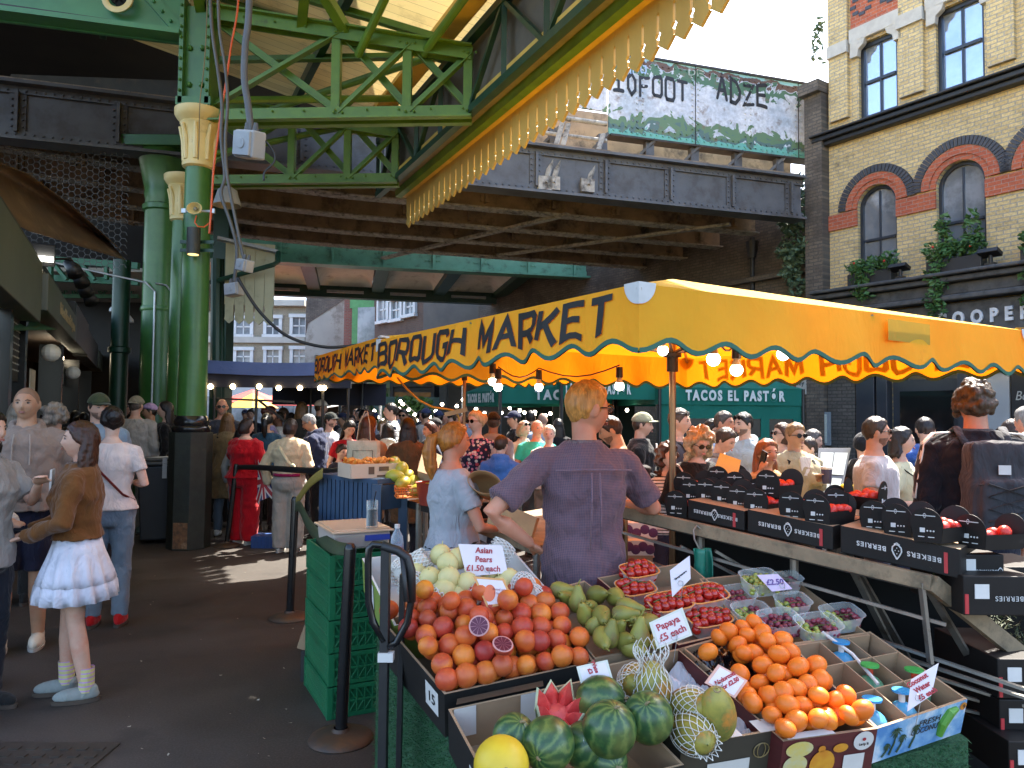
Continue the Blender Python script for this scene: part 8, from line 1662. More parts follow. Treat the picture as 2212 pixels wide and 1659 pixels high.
  if hk=='long':
   L=hair[2] if len(hair)>2 else .34
   m.loft([(HX@V((0,.066,-.05-L*.55)),.095*k,.030*k),(HX@V((0,.062,-.12)),.095*k,.046*k),(HX@V((0,.045,-.04)),.086*k,.060*k),(HX@V((0,.035,.03)),.070*k,.060*k)],20)
   gl_=random.Random(int(u))
   for j in range(17):
    a=-1.35+2.7*j/16; x,yy=math.sin(a),math.cos(a); ln_=L*gl_.uniform(.80,1.08)*(1 if abs(a)<1.3 else .85); wv=gl_.uniform(-.012,.012)
    m.tube([HX@V((.072*x,.035+.05*yy,.02)),HX@V((.092*x,.035+.055*yy-.03*(abs(x)>.9),-.09)),HX@V((.105*x+wv,.045+.045*yy-.02*(abs(x)>.8),-.07-ln_*.55)),HX@V((.09*x-wv,.045+.030*yy-.025*(abs(x)>.8),-.05-ln_))],[.018*k,.021*k,.019*k,.006*k],8)
  if hk=='pony': m.ell(HX@V((0,.105,.035)),.026*k,10,8); m.tube([HX@V((0,.10,.035)),HX@V((0,.150,.015)),HX@V((0,.165,-.07)),HX@V((0,.150,-.17)),HX@V((0,.135,-.26))],[.026*k,.038*k,.046*k,.042*k,.012*k],12)
  if hk=='bun': m.ell(HX@V((0,.10,.035)),(.06*k,.05*k,.06*k),14,10); [m.tube([HX@V((.01*j,.11,.06)),HX@V((.02*j,.15,.09+.01*j))],[.012*k,.003*k],6) for j in(-1,0,1,2)]
  blob(m,'hair',hm,t,.0065 if near else .010,2,.010*k,TXH)
 elif hk=='curly':
  m=MB(); shell(m,.016,0,.006); gg=random.Random(int(u)); R_=hair[2] if len(hair)>2 else .035
  for j in range(150):
   a=gg.uniform(-pi,pi); z=gg.uniform(-.115,.115) if R_>.04 else gg.uniform(-.05,.115)
   if z<hairline(a)+(.0 if abs(a)<1.1 else -.10): continue
   p=headpt(a,math.asin(max(-1,min(1,z/.112))),gg.uniform(.01,R_),fem); m.ell(HX@p,gg.uniform(.014,.026)*k,8,6)
  if R_>.04:
   for sd in(1,-1):
    for j in range(26): m.ell(HX@V((sd*gg.uniform(.06,.115),gg.uniform(-.02,.06),gg.uniform(-.17,.03))),gg.uniform(.016,.028)*k,8,6)
  if hk=='curly' and len(hair)>3:
   for j in range(50): m.ell(HX@V((gg.uniform(-.10,.10),gg.uniform(.0,.07),gg.uniform(-.05-hair[3],-.02))),gg.uniform(.018,.03)*k,8,6)
  blob(m,'hair',hm,t,.0075 if near else .010,1,.012*k,TXH)
 if hk in('cap','capback','flatcap','beanie','sunhat'):
  m=MB(); shell(m,.008,0,.004); m.build('hair',hm,t,smooth=True)
  cm=clothm(hair[2]); m=MB(); ln=lambda a: .040+(.0 if abs(a)<1.6 else -.012) if hk!='beanie' else hairline(a)-.004
  shell(m,.024 if hk!='beanie' else .020,0,0,-.02,ln)
  if hk!='beanie':
   d=1 if hk!='capback' else -1; pts=[]
   n_=12; vs=[]; fs=[]
   for rr,zz in((.0,.0),(.065,-.012 if hk!='flatcap' else -.006)):
    for i in range(n_+1): a=-1.15+2.3*i/n_; q=V((.085*math.sin(a),-d*(.094*math.cos(a)+rr*math.cos(a)**.6),.050+zz-abs(math.sin(a))*.012)); vs.append(HX@q)
   fs=[(i,i+1,n_+2+i,n_+1+i) for i in range(n_)]; m.add(vs,fs); m.add([p+V((0,0,.006*k)) for p in vs],[f[::-1] for f in fs])
  m.build('cap' if hk!='beanie' else 'beanie',cm,t,smooth=True)
 if 'beard' in E_ or 'greybeard' in E_:
  m=MB(); bc='#8c857c' if 'greybeard' in E_ else hcol
  def fn(a,p):
   q=headpt(a,p,0,fem); d=abs(math.degrees(math.atan2(math.sin(a),math.cos(a)))); w_=sstep(-.028-.03*(d<32),-.045-.03*(d<32),q.z)*(1-sstep(82,100,d)); w_*=1-.9*math.exp(-(q.x/.022)**2-((q.z+.057)/.010)**2); 
   if d<30 and -.046<q.z<-.036: w_=max(w_,.7)
   return headpt(a,p,-.007+.0088*w_,fem)
  sph_grid(m,fn,HX,56,40); hb_=tuple(.62*a+.38*q_ for a,q_ in zip(C(bc),skinc(skin))); m.build('beard',M('beard %s %s'%(bc,skin),hb_,tuple(x*.6 for x in hb_),60,.8,bump=.5,bscale=150),t,smooth=True)
 def glasses(dz,dy,dark,tilt=0,col=mBlackG):
  gm=MB(); ln_=MB(); X=HX@Matrix.Translation(V((0,dy,dz)))@Matrix.Rotation(tilt,4,'X')
  for sd in(1,-1):
   ring=[X@V((sd*.031+.024*math.cos(a),-.098,.006+.019*math.sin(a))) for a in [2*pi*i/14 for i in range(15)]]; gm.tube(ring,.0028*k,5); ln_.add([X@V((sd*.031+.023*math.cos(a),-.0985,.006+.018*math.sin(a))) for a in [2*pi*i/14 for i in range(14)]],[tuple(range(14))]); gm.tube([X@V((sd*.055,-.096,.010)),X@V((sd*.078,-.05,.010)),X@V((sd*.079,.012,.006))],.0030*k,5)
  gm.tube([X@V((-.008,-.099,.010)),X@V((.008,-.099,.010))],.0026*k,5); fo=gm.build('glasses',col,t,smooth=True); ln_.build('lens',M('dark lens',(.012,.010,.010),rough=.08,spec=.8) if dark else clear_plastic('clear lens',op=.06),fo)
 if 'sun' in E_: glasses(0,0,True)
 if 'spec' in E_: glasses(0,0,False)
 if 'sunup' in E_: glasses(.066,.018,True)
 lk,lcol=legs[0],legs[1]; lm=clothm(lcol,*(legs[2:]))
 if foot!=False:
  for q in lg:
   m=MB(); c=q[2]+V((0,-.055*s,0)); m.ell((c.x,c.y,.045*s),(.047*s,.135*s,.050*s),16,10); m.ell((c.x,c.y+.07*s,.07*s),(.042*s,.055*s,.05*s),12,8); m.v=[(p[0],p[1],max(.018,p[2])) for p in m.v]; sh=blob(m,'shoe',clothm(shoes) if isinstance(shoes,str) else shoes,t,.009,2)
   m=MB(); m.loft([(V((c.x,c.y,.002)),.047*s,.137*s),(V((c.x,c.y,.024)),.050*s,.139*s)],20); m.build('sole',M('rubber sole',(.5,.48,.43),rough=.7) if 'palesole' in E_ else M('dark sole',(.08,.06,.045),rough=.7),sh)
   if 'socks' in E_: 
    m=MB(); a=q[2]; m.tube([a+V((0,0,-.02*s)),a+V((0,-.0,.05*s)),a+V((0,-.004,.13*s))],[.045*s,.046*s,.048*s],14,cap=False); m.build('sock',clothm('#cfc98a','stripe','#b98fc4'),t,smooth=True)
 if lk in('trousers','wide','shorts'):
  m=MB(); zt=1.04; secs=[x for x in tsec(.012,.84,zt)]; m.loft([(J((0,0,.80)),.13*g*s,.10*g*s)]+secs,22)
  w_=1.0 if lk!='wide' else 1.45; kk=.4+.6*g
  for q in lg:
   if lk=='shorts': m.tube([q[0],q[0].lerp(q[1],.55),q[1]+V((0,0,.03*s))],[.102*s*kk,.096*s*kk,.092*s*kk],14)
   else: m.tube([q[0],q[0].lerp(q[1],.5),q[1],q[1].lerp(q[2],.5),q[2]+V((0,-.01*s,-.03*s if lk=='wide' else .0))],[.100*s*kk,.086*s*kk*(1+.3*(w_-1)),.070*s*kk*w_,.066*s*kk*w_,.060*s*kk*w_],14)
  blob(m,'trousers' if lk!='shorts' else 'shorts',lm,t,.012 if near else .015,3,.022*s)
 elif lk=='skirt':
  m=MB(); n_=64
  def ringv(z,r,amp,fr,ph=0): return [J((0,0,z))+V(((r+amp*math.sin(fr*a+ph))*math.cos(a)*s,(r*.85+amp*math.sin(fr*a+ph))*math.sin(a)*s,.006*math.sin(fr*a))) for a in [2*pi*i/n_ for i in range(n_)]]
  for zs in(((1.02,.155,0),(.93,.185,.004),(.80,.235,.014),(.74,.25,.02)),((.80,.22,.008),(.72,.255,.02),(.635,.27,.026))):
   rs=[ringv(z,r,a_,15,z*9) for z,r,a_ in zs]; m.add(sum(rs,[]),[(j*n_+i,j*n_+(i+1)%n_,(j+1)*n_+(i+1)%n_,(j+1)*n_+i) for j in range(len(rs)-1) for i in range(n_)])
  m.build('skirt',lm,t,smooth=True,solid=.004)
 tk,tcol=top[0],top[1]; tmat=clothm(tcol,*(top[2:4])) if len(top)>2 else clothm(tcol)
 off={'tee':.016,'tank':.012,'shirt':.02,'jumper':.026,'hoodie':.034,'jacket':.036,'coat':.040}[tk]; zlo={'tee':.93,'tank':.93,'shirt':.84,'jumper':.93,'hoodie':.93,'jacket':.93,'coat':.84}[tk]
 if 'crop' in E_: zlo=1.02
 m=MB(); sec=tsec(off,zlo,1.475 if tk not in('shirt','jacket','coat') else 1.51,.012)
 if tk=='coat': sec=[(J((0,.0,.55)),.215*s*g,.165*s*g)]+sec
 m.loft(sec,26)
 slv={'tee':.62,'shirt':.80,'tank':.18}.get(tk,2.0)
 for A_ in(AL,AR):
  kk=(.5+.5*g)*(.9 if fem else 1); r0=(.056+off*.62)*s*kk
  inn=A_[0]+V(((-.07 if A_[0].x>0 else .07)*s,0,.004*s))
  if slv<1: m.tube([inn,A_[0]+(A_[1]-A_[0])*.06,A_[0].lerp(A_[1],slv)],[r0*.85,r0*.96,r0*(.95 if tk!='shirt' else 1.04)],14)
  else: rw=(.034+off*.6)*s*kk; m.tube([inn,A_[0]+(A_[1]-A_[0])*.06,A_[1],A_[1].lerp(A_[2],.45),A_[1].lerp(A_[2],.93)],[r0*.85,r0*.96,r0*.84,r0*.76,rw],14)
 if tk=='hoodie' or 'hood' in E_: 
  ring=[LN@V((.085*math.sin(a)*s,(.025-.072*math.cos(a))*s,(1.475+.03*(1-math.cos(a))*.5)*s)) for a in [2*pi*i/16 for i in range(17)]]; m.tube(ring,[(.022+.022*(1-math.cos(2*pi*i/16))*.5)*s for i in range(17)],10); m.ell(LN@V((0,.12*s,1.40*s)),(.10*s,.05*s,.08*s),12,8)
 gar=blob(m,{'tee':'t_shirt','tank':'sleeveless_top'}.get(tk,tk),tmat,t,.0095 if near else .013,3,(.022 if tk in('tee','tank') else .034)*s)
 if tk in('shirt','jacket','coat') or 'collar' in E_:
  m=MB(); n_=24; vs=[]
  for rr,zz in((.072,1.462),(.072,1.508),(.086,1.474)):
   for i in range(n_): a=.45+(2*pi-.9)*i/(n_-1); vs.append(LN@V((rr*(.6+.4*g)*math.sin(a)*s,(.010-rr*(.6+.4*g)*math.cos(a))*s,zz*s)))
  m.add(vs,[(j*n_+i,j*n_+i+1,(j+1)*n_+i+1,(j+1)*n_+i) for j in range(2) for i in range(n_-1)]); m.build('collar',tmat,t,smooth=True,solid=.004)
 def strapm(pts,wd,mat,name='strap'):
  q=[LN@V((x*s,y_*s,z*s)) for x,y_,z in pts]; mm=MB(); mm.tube(q,[wd*s]*len(q),8,flat=.35); mm.build(name,mat,t,smooth=True)
 if 'inner' in E_: 
  m=MB(); m.prism([(-.035,0),(.035,0),(.055,.16),(-.055,.16)],LN@J((0,-.148*(.6+.4*g)-(off-.02),1.30)),(s,0,0),(0,.04*s,s),(0,.01,0)); m.build('undershirt',clothm('#d5d2cc'),t)
 if 'sash' in E_: strapm([(-.165*g,-.02,1.43),(-.06,-.155*g,1.30),(.10,-.15*g,1.12),(.18*g,-.02,1.0),(.10,.13*g,1.10),(-.06,.145*g,1.30),(-.165*g,.02,1.44)],.018,clothm('#1c1a1a'))
 if 'straps' in E_:
  for sd in(1,-1): strapm([(sd*.10,.11*g,1.40),(sd*.105,.02,1.485),(sd*.11,-.10*g,1.42),(sd*.13,-.150*g,1.25),(sd*.165,-.06,1.12)],.022,clothm('#1b1b1d'))
 t['s']=s
 return t,dict(s=s,HX=HX,LN=LN,AL=AL,AR=AR,X=PM[t.name],J=J)
PS=person
def held(name,label,cat,mb,mat,X,smooth=False,solid=0,part=None,group=None):
 t=thing(name,label,cat,X.translation,0,group); mb.v=[tuple(X@V(p)) for p in mb.v]; mb.build(part or name,mat,t,world=True,smooth=smooth,solid=solid); return t
def backpack(label,I,mat='#26272a',k=1.0,marks=False):
 s=I['s']*k; X=I['X']@I['LN']; m=MB(); z0,z1=.98,1.40
 m.box((0,.205*s,1.20*s),(.30*s,.15*s,.44*s),taper=.86); m.box((0,.285*s,1.11*s),(.24*s,.07*s,.25*s),taper=.9); t=thing('backpack',label,'backpack',X@V((0,.2*s,1.0*s)),0)
 mm=MB(); mm.add([tuple(X@V(p)) for p in m.v],m.f); o=mm.build('bag',clothm(mat),t,world=True,smooth=True); r=o.modifiers.new('r','REMESH'); r.mode='VOXEL'; r.voxel_size=.012; r.use_smooth_shade=True; q=o.modifiers.new('s','SMOOTH'); q.iterations=9; d=o.modifiers.new('d','DISPLACE'); d.texture=TXC; d.strength=.025; d.texture_coords='LOCAL'
 m=MB()
 for sd in(1,-1): m.tube([X@V((sd*.10*s,.13*s,1.40*s)),X@V((sd*.11*s,.04*s,1.485*s)),X@V((sd*.12*s,-.09*s,1.43*s)),X@V((sd*.135*s,-.145*s,1.28*s)),X@V((sd*.17*s,-.05*s,1.12*s)),X@V((sd*.14*s,.12*s,1.02*s))],.022*s,8,flat=.4)
 m.build('strap',clothm(mat),t,world=True,smooth=True)
 if marks:
  m=MB(); a,b=V((.05*s,.285*s,1.29*s)),V((-.05*s,.285*s,1.29*s)); m.box(X@V((.0,.289*s,1.285*s)),(.055*s,.004,.045*s),X.to_3x3()); m.build('badge',mWhT,t,world=True)
  m=MB(); Z=[(-.09,1.22),(.09,1.16),(-.09,1.10),(.09,1.04)]; m.tube([X@V((x*s,.326*s,z*s)) for x,z in Z],.005,5); m.tube([X@V((-x*s,.326*s,z*s)) for x,z in Z],.005,5); m.tube([X@V((x*s,.300*s,(1.235-.02*abs(x)*10)*s)) for x in(-.12,-.06,0,.06,.12)],.004,5); m.build('bungee_cord',mBlack,t,world=True)
 return t
t,I=PS('shaven headed man in taupe hoodie and navy shorts glancing at the camera',60,838,5.05,25,('hoodie','#8d7b70'),('shorts','#1a1c30'),('buzz','#5d4638'),'m',g=1.10,aL='pocket',aR='bent',head=(-8,-2),shoes='#cfc6b4',vox=.008,ex=('palesole',),mb=1,stance=.05)
m=MB(); X=I['LN']; s=I['s']
for sd in(1,-1): m.tube([X@V((sd*.045*s,-.155*s,1.44*s)),X@V((sd*.05*s,-.178*s,1.36*s)),X@V((sd*.05*s,-.182*s,1.24*s))],.0045,6)
m.build('drawstring',clothm('#a6968a'),t); m=MB(); m.grid(lambda a,b:V(((-.13+.26*a)*(1-.25*b)*s,-(.185-.03*abs(2*a-1)**2)*s*1.02,(1.00+.15*b)*s)),10,4); m.build('pocket',clothm('#84736a'),t,smooth=True,solid=.008)
PS('dark haired woman in profile at the left edge, raising a ringed hand',-26,888,4.0,80,('shirt','#8f8a86'),('trousers','#22242c'),('long','#17110e',.2),'l',fem=True,aL=((.20,-.14,1.20),(.02,-.34,1.33)),aR='down',head=(0,0),vox=.0085)
PS('woman in fluffy white jumper cut off by the left edge, black striped sneaker',-62,925,4.30,70,('jumper','#d9d6d6'),('trousers','#1b1b1f'),('bob','#2a1c12'),'l',fem=True,g=1.05,aL='bent',aR='bent',shoes='#171717',vox=.011,ex=('palesole',))
t,I=PS('long haired girl in brown suede jacket and white ruffled skirt facing left',176,916,4.22,-68,('jacket','#6b4523'),('skirt','#d6d6e2'),('long','#3a2013',.46),'l',fem=True,g=1.0,aL=((.27,-.05,1.14),(.09,-.28,1.05)),aR=((.27,-.05,1.14),(.07,-.28,1.06)),head=(4,-4),shoes='#8b928e',vox=.0078,hs=1.05,ex=('socks','inner','crop'),stance=.07)
t,I=PS('woman in pale pink t-shirt and jeans with dark claw clipped hair, back turned',244,880,5.62,195,('tee','#d8c9c4'),('trousers','#71808f'),('bun','#1e1513'),'p',fem=True,g=1.08,aL='bent',aR='bent',head=(22,0),shoes='#b3161a',vox=.009,ex=('sunup',))
m=MB(); X=I['LN']; s=I['s']; m.tube([X@V((.17*s,.02*s,1.43*s)),X@V((.05*s,.145*s,1.25*s)),X@V((-.12*s,.13*s,1.06*s)),X@V((-.18*s,.0,1.0*s))],.009,6); m.build('strap',clothm('#6b2420'),t,smooth=True)
PS('person with curly grey hair behind the girl, facing left',120,876,6.6,-75,('jacket','#1d1e22'),('trousers','#1b1b20'),('curly','#8a7f74',.03),'l',fem=True,ex=('sun',))
PS('bearded man in green cap and pale denim jacket over black t-shirt',212,853,6.5,35,('jacket','#7f93a5'),('trousers','#23252b'),('cap','#2e2018','#3d4631'),'l',aL='bent',aR='bent',head=(15,4),ex=('beard',))
PS('man in beige cap and grey jumper seen from behind near the bin',294,858,9.8,185,('jumper','#a09a92'),('trousers','#77726a'),('capback','#5b5048','#8d8672'),'l',g=1.05,head=(-12,0),shoes='#4c5a56')
PS('person in lilac cap and black top left of the column',326,873,10.6,-60,('tee','#141416'),('trousers','#141416'),('capback','#1a1412','#a78fb6'),'m')
PS('dark haired woman in black with maroon skirt beside the green column',360,868,10.0,-70,('jumper','#121214'),('trousers','#2a1015'),('long','#1a1110',.22),'p',fem=True)
PS('man with grey hair and glasses behind the hoodie man at far left',42,868,6.2,200,('jacket','#2a2a2e'),('trousers','#222222'),('long','#7d7264',.25),'l',fem=True)
PS('bald man with white beard and sunglasses in dark grey t-shirt',480,862,10.4,10,('tee','#3a3d48'),('trousers','#23242a'),('bald','#8c857c'),'r',g=1.12,ex=('sun','greybeard'),head=(8,0))
t,I=PS('woman with long light brown hair and beige coat seen from behind',492,893,9.7,190,('coat','#7d6748'),('trousers','#56626f'),('long','#6b4c2c',.25),'l',fem=True,ex=('straps',),shoes='#c8c4bc')
PS('woman with black hair and pale grey top beside the woman in red',520,925,9.45,170,('jumper','#a8a6a0'),('trousers','#b8b4ac'),('long','#151011',.28),'m',fem=True)
t,I=PS('heavy set woman all in bright red seen from behind',532,905,9.15,160,('jumper','#b3061c'),('wide','#b3081e'),('bob','#2b1a17'),'l',fem=True,g=1.52,aL=((.30,-.14,1.22),(.26,-.36,1.24)),aR='bent',head=(-30,0),shoes='#b9b3a8',vox=.011,ex=('palesole',))
PS('woman with long black ponytail and teal top at the tall table',577,893,10.2,185,('tee','#2a4a5e'),('trousers','#2a2a30'),('pony','#100c0d'),'m',fem=True)
PS('woman with dark red bun and lilac vest behind the teal top',583,878,11.2,120,('tank','#8f8bb8'),('trousers','#2a2a30'),('bun','#3a141a'),'l',fem=True,aL='up')
PS('dark skinned man in light top facing the dark red bun',602,890,11.4,-60,('shirt','#a8b0b8'),('trousers','#2a2a30'),('short','#17110f'),'b')
t,I=PS('person in cream jacket and pale grey trousers seen from behind, short dark hair',627,905,8.65,178,('jacket','#d3c3a0'),('wide','#aaa79d'),('bob','#241512'),'l',fem=True,g=1.30,aL=((.30,.02,1.12),(.29,-.06,.88)),aR='bent',head=(-4,8),shoes='#d4d0c6',vox=.0105,ex=('palesole','crop'))
m=MB(); X=I['LN']; s=I['s']; m.tube([X@V((.13*s,.02*s,1.47*s)),X@V((.06*s,.19*s,1.36*s)),X@V((-.06*s,.225*s,1.20*s)),X@V((-.17*s,.16*s,1.06*s))],[.018,.022,.02,.016],8,flat=.4); m.ell(X@V((-.12*s,.215*s,1.12*s)),(.035,.03,.05),8,6); m.build('sash',clothm('#c9c8a8'),t,smooth=True)
m=MB(); m.tube([X@V((-.2*s*math.sin(a),.165*s*math.cos(a),1.02*s)) for a in [-1.0+k*.25 for k in range(9)]],.02,8); m.build('waistband',clothm('#a3225a'),t,smooth=True)
PS('grey haired man in glasses and navy jacket leaning to the left',688,893,9.4,-78,('jacket','#1d2848'),('trousers','#15161c'),('short','#8a8c8e'),'m',g=1.12,aR='fwd',aL='fwd',head=(0,16),ex=('spec','hood'),lean=6,sx=0)
PS('woman with straight brown hair behind the navy jacket',652,869,11.6,180,('jacket','#2b2e2c'),('trousers','#222226'),('long','#5a4630',.15),'l',fem=True)
PS('man in white cap and dark jacket behind the navy jacket',692,866,12.2,110,('jacket','#2d332d'),('trousers','#222226'),('cap','#4a3a2c','#cfcac4'),'l')
PS('bearded man in dark cap and white striped t-shirt facing right',713,893,10.3,70,('tee','#c9ccd4'),('trousers','#1d1f26'),('cap','#2b2018','#2b302d'),'l',ex=('beard',))
PS('small girl with tied brown hair before the woman in the red t-shirt',735,962,9.0,50,('tee','#2a2a33'),('trousers','#22242a'),('pony','#2c1d14'),'l',fem=True,hs=1.12,head=(0,14))
PS('dark haired woman in red t-shirt looking down, black bag on shoulder',752,906,9.1,25,('tee','#a30f1e'),('trousers','#222226'),('long','#15100f',.2),'l',fem=True,aL='bent',head=(5,24),ex=('sash',))
t,I=PS('woman with very long auburn hair and beige coat carrying a tote bag',796,900,7.9,165,('coat','#b39672'),('trousers','#33363f'),('long','#5c351c',.42),'l',fem=True,aL=((.22,-.16,1.14),(.20,-.36,1.20)),aR='down',head=(-14,0),vox=.0105)
q=P(785,990,7.55); t=thing('tote_bag','cream canvas tote bag with a black framed print on the auburn woman','bag',q); rz=Matrix.Rotation(R(-15),4,'Z'); m=MB(); m.grid(lambda a,b:V(((a-.5)*.34,-.03*math.sin(pi*a),(b-.5)*.36)),8,6); m.grid(lambda a,b:V(((.5-a)*.34,.03*math.sin(pi*a),(b-.5)*.36)),8,6); m.build('bag',clothm('#d2c7a8'),t,smooth=True,solid=.004); m=MB(); m.tube([(-.07,-.01,.17),(-.05,0,.35),(-.0,.05,.48)],.012,6,flat=.4); m.tube([(.07,-.01,.17),(.06,0,.35),(.02,.05,.48)],.012,6,flat=.4); m.build('handle',clothm('#d2c7a8'),t)
m=MB(); m.tube([(x,-.036,z) for x,z in((-.10,-.18),(-.10,.08),(.10,.08),(.10,-.18))],.004,5); 
for i,l in enumerate(('GABRIELLE','CHANEL')): vs,fs=text_mesh(l,.045,extrude=.001); m.add([(v[0]*.8,-.039-v[2],-.04-.06*i+v[1]) for v in vs],fs)
m.build('lettering',mBlk,t)
PS('woman with black hair in pale mint hoodie at the round table',838,915,9.2,195,('hoodie','#b9c4bd'),('trousers','#222226'),('long','#141011',.16),'m',fem=True)
PS('dark haired man in white and navy plaid shirt facing left',846,872,10.4,-75,('shirt','#c6c6c2','plaid','#2b3345'),('trousers','#222226'),('short','#1b1412'),'l',ex=('inner',))
PS('woman with long dark brown hair and olive brown coat seen from behind',882,904,7.75,185,('coat','#5d452c'),('trousers','#222226'),('long','#2a1d18',.36),'l',fem=True,vox=.0105)
PS('man in sunglasses behind the long haired brown coat',872,884,12.0,-10,('tee','#23252c'),('trousers','#222226'),('short','#191310'),'d',ex=('sun',))
PS('woman with reddish dark hair and blue jacket left of the seller',930,912,8.9,-60,('jacket','#2d3a52'),('trousers','#222226'),('long','#3d221d',.2),'l',fem=True)
PS('man in dark cap and camera strap behind the seller woman',942,905,9.6,-40,('jacket','#22252a'),('trousers','#222226'),('cap','#3a3a3a','#2a2b2e'),'l')
t=thing('round_table','small round standing table with sauce bottles among the diners','table',(P(850,1000,8.6).x,8.6,0)); z=P(850,1012,8.6).z; MB().cyl((0,0,z-.03),(0,0,z),.36,n=24).build('top',mWood,t); MB().cyl((0,0,0),(0,0,z-.03),.04,n=10).cyl((0,0,0),(0,0,.03),.22,n=18).build('leg',mBlack,t)
for i,(u,lab,c) in enumerate(((840,'brown sauce bottle with red cap at the left of the round table','#5a1710'),(861,'brown sauce bottle with gold cap in the middle of the round table','#3a2410'),(874,'white sauce bottle at the right of the round table','#b8b4ac'))):
 q=P(u,1008,8.5); tt=thing('sauce_bottle',lab,'bottle',(q.x,8.5,z),0,'sauce bottles on the round table'); MB().lathe([(.001,0),(.035,0),(.036,.12),(.015,.17),(.014,.20)],n=14).build('bottle',M('glass '+c,c,rough=.15),tt,smooth=40); MB().cyl((0,0,.20),(0,0,.225),.016,n=10).build('cap',mRedT if i==0 else mWood if i==1 else mCardW,tt)
t=thing('flag_bag','carrier bag printed like a red white and blue union flag by the woman in red','bag',P(567,1040,8.75)); m=MB(); q0=P(567,1040,8.75); A_=[P(557,1000,8.75),P(578,1000,8.75),P(590,1070,8.7),P(556,1085,8.7)]; bl=lambda a,b:A_[0].lerp(A_[1],a).lerp(A_[3].lerp(A_[2],a),b); m.grid(lambda a,b:bl(a,b)+V((0,-.03*math.sin(pi*a),0)),8,8); m.grid(lambda a,b:bl(1-a,b)+V((0,.06*math.sin(pi*a)+.01,0)),8,8); m.build('bag',M('navy print',(.03,.04,.16),rough=.6),t,world=True,smooth=True)
def rib_(p,q,w_,o):
 mm=MB(); 
 for k in range(8):
  a,b=V(p).lerp(V(q),k/8),V(p).lerp(V(q),(k+1)/8); n_=(b-a).cross(V((0,0,1))).normalized()*w_; f=lambda r: bl(r.x,r.y)+V((0,-.03*math.sin(pi*r.x)-o,0)); mm.quad(f(a-n_),f(b-n_),f(b+n_),f(a+n_))
 return mm
for w_,o,mt,nm in((.13,.006,mCardW,'white_bars'),(.065,.010,mRedT,'red_bars')):
 m=MB()
 for p,q in(((0,0,0),(1,1,0)),((1,0,0),(0,1,0)),((.5,0,0),(.5,1,0)),((0,.5,0),(1,.5,0))): r=rib_(p,q,w_,o+ (.002 if p[0]==.5 else 0)); m.add(r.v,r.f)
 m.build(nm,mt,t,world=True)
t=thing('blue_crate','blue plastic crate on the ground behind the cream jacket person','crate',(P(580,1185,9.0).x,9.0,0)); m=MB(); m.box((0,0,.07),(.34,.26,.14)); 
for k in range(7): m.box((-.15+.05*k,-.135,.07),(.015,.012,.13))
m.build('crate',M('blue crate',(.03,.08,.25),rough=.5),t)
t,I=PS('seller woman with ginger ponytail in grey t-shirt and beige trousers, turned right',978,915,4.2,112,('tee','#a9adb4'),('trousers','#8c8069'),('pony','#a86a2c'),'r',fem=True,g=1.20,aL=((.24,-.16,1.14),(.10,-.38,1.12)),aR=((.25,-.10,1.12),(.06,-.40,1.10)),head=(-6,0),vox=.0085,sx=0)
m=MB(); X=I['LN']; s=I['s']; m.tube([X@V((.19*s*math.sin(a),-.15*s*math.cos(a),(1.0+.02*math.cos(a))*s)) for a in [2*pi*k/20 for k in range(21)]],.022*s,8,flat=.4); m.box(X@V((-.10*s,-.17*s,.93*s)),(.22*s,.06*s,.14*s),taper=1.05); m.tube([X@V((-.2*s,.05*s,1.0*s)),X@V((-.19*s,.07*s,.85*s)),X@V((-.17*s,.06*s,.7*s))],.018*s,6); m.build('belt_bag',clothm('#151311'),t,smooth=False)
t,I=PS('seller man with cropped ginger hair and glasses in a small check purple shirt, back turned',1262,850,3.3,192,('shirt','#4c4658','check','#7c5f62'),('trousers','#2d3040'),('short','#c08a48'),'r',g=.99,aL=((.44,.08,1.20),(.24,-.02,1.05)),aR=((.36,-.06,1.19),(.30,-.36,1.17)),head=(-74,2),vox=.0078,ex=('spec',),H=1.735,hs=1.07)
m=MB(); X=I['LN']; s=I['s']
for sd in(1,-1): m.tube([X@V((sd*.018*s,.168*s,1.375*s)),X@V((sd*.020*s,.180*s,1.25*s)),X@V((sd*.024*s,.172*s,1.05*s))],.004,5)
m.tube([X@V((x*s,(.150-.35*x*x)*s*1.05,(1.385-.1*x*x)*s)) for x in [-.17+.034*k for k in range(11)]],.004,5); m.build('yoke_pleat',clothm('#5a5468','check','#8a6a6c'),t,smooth=True)
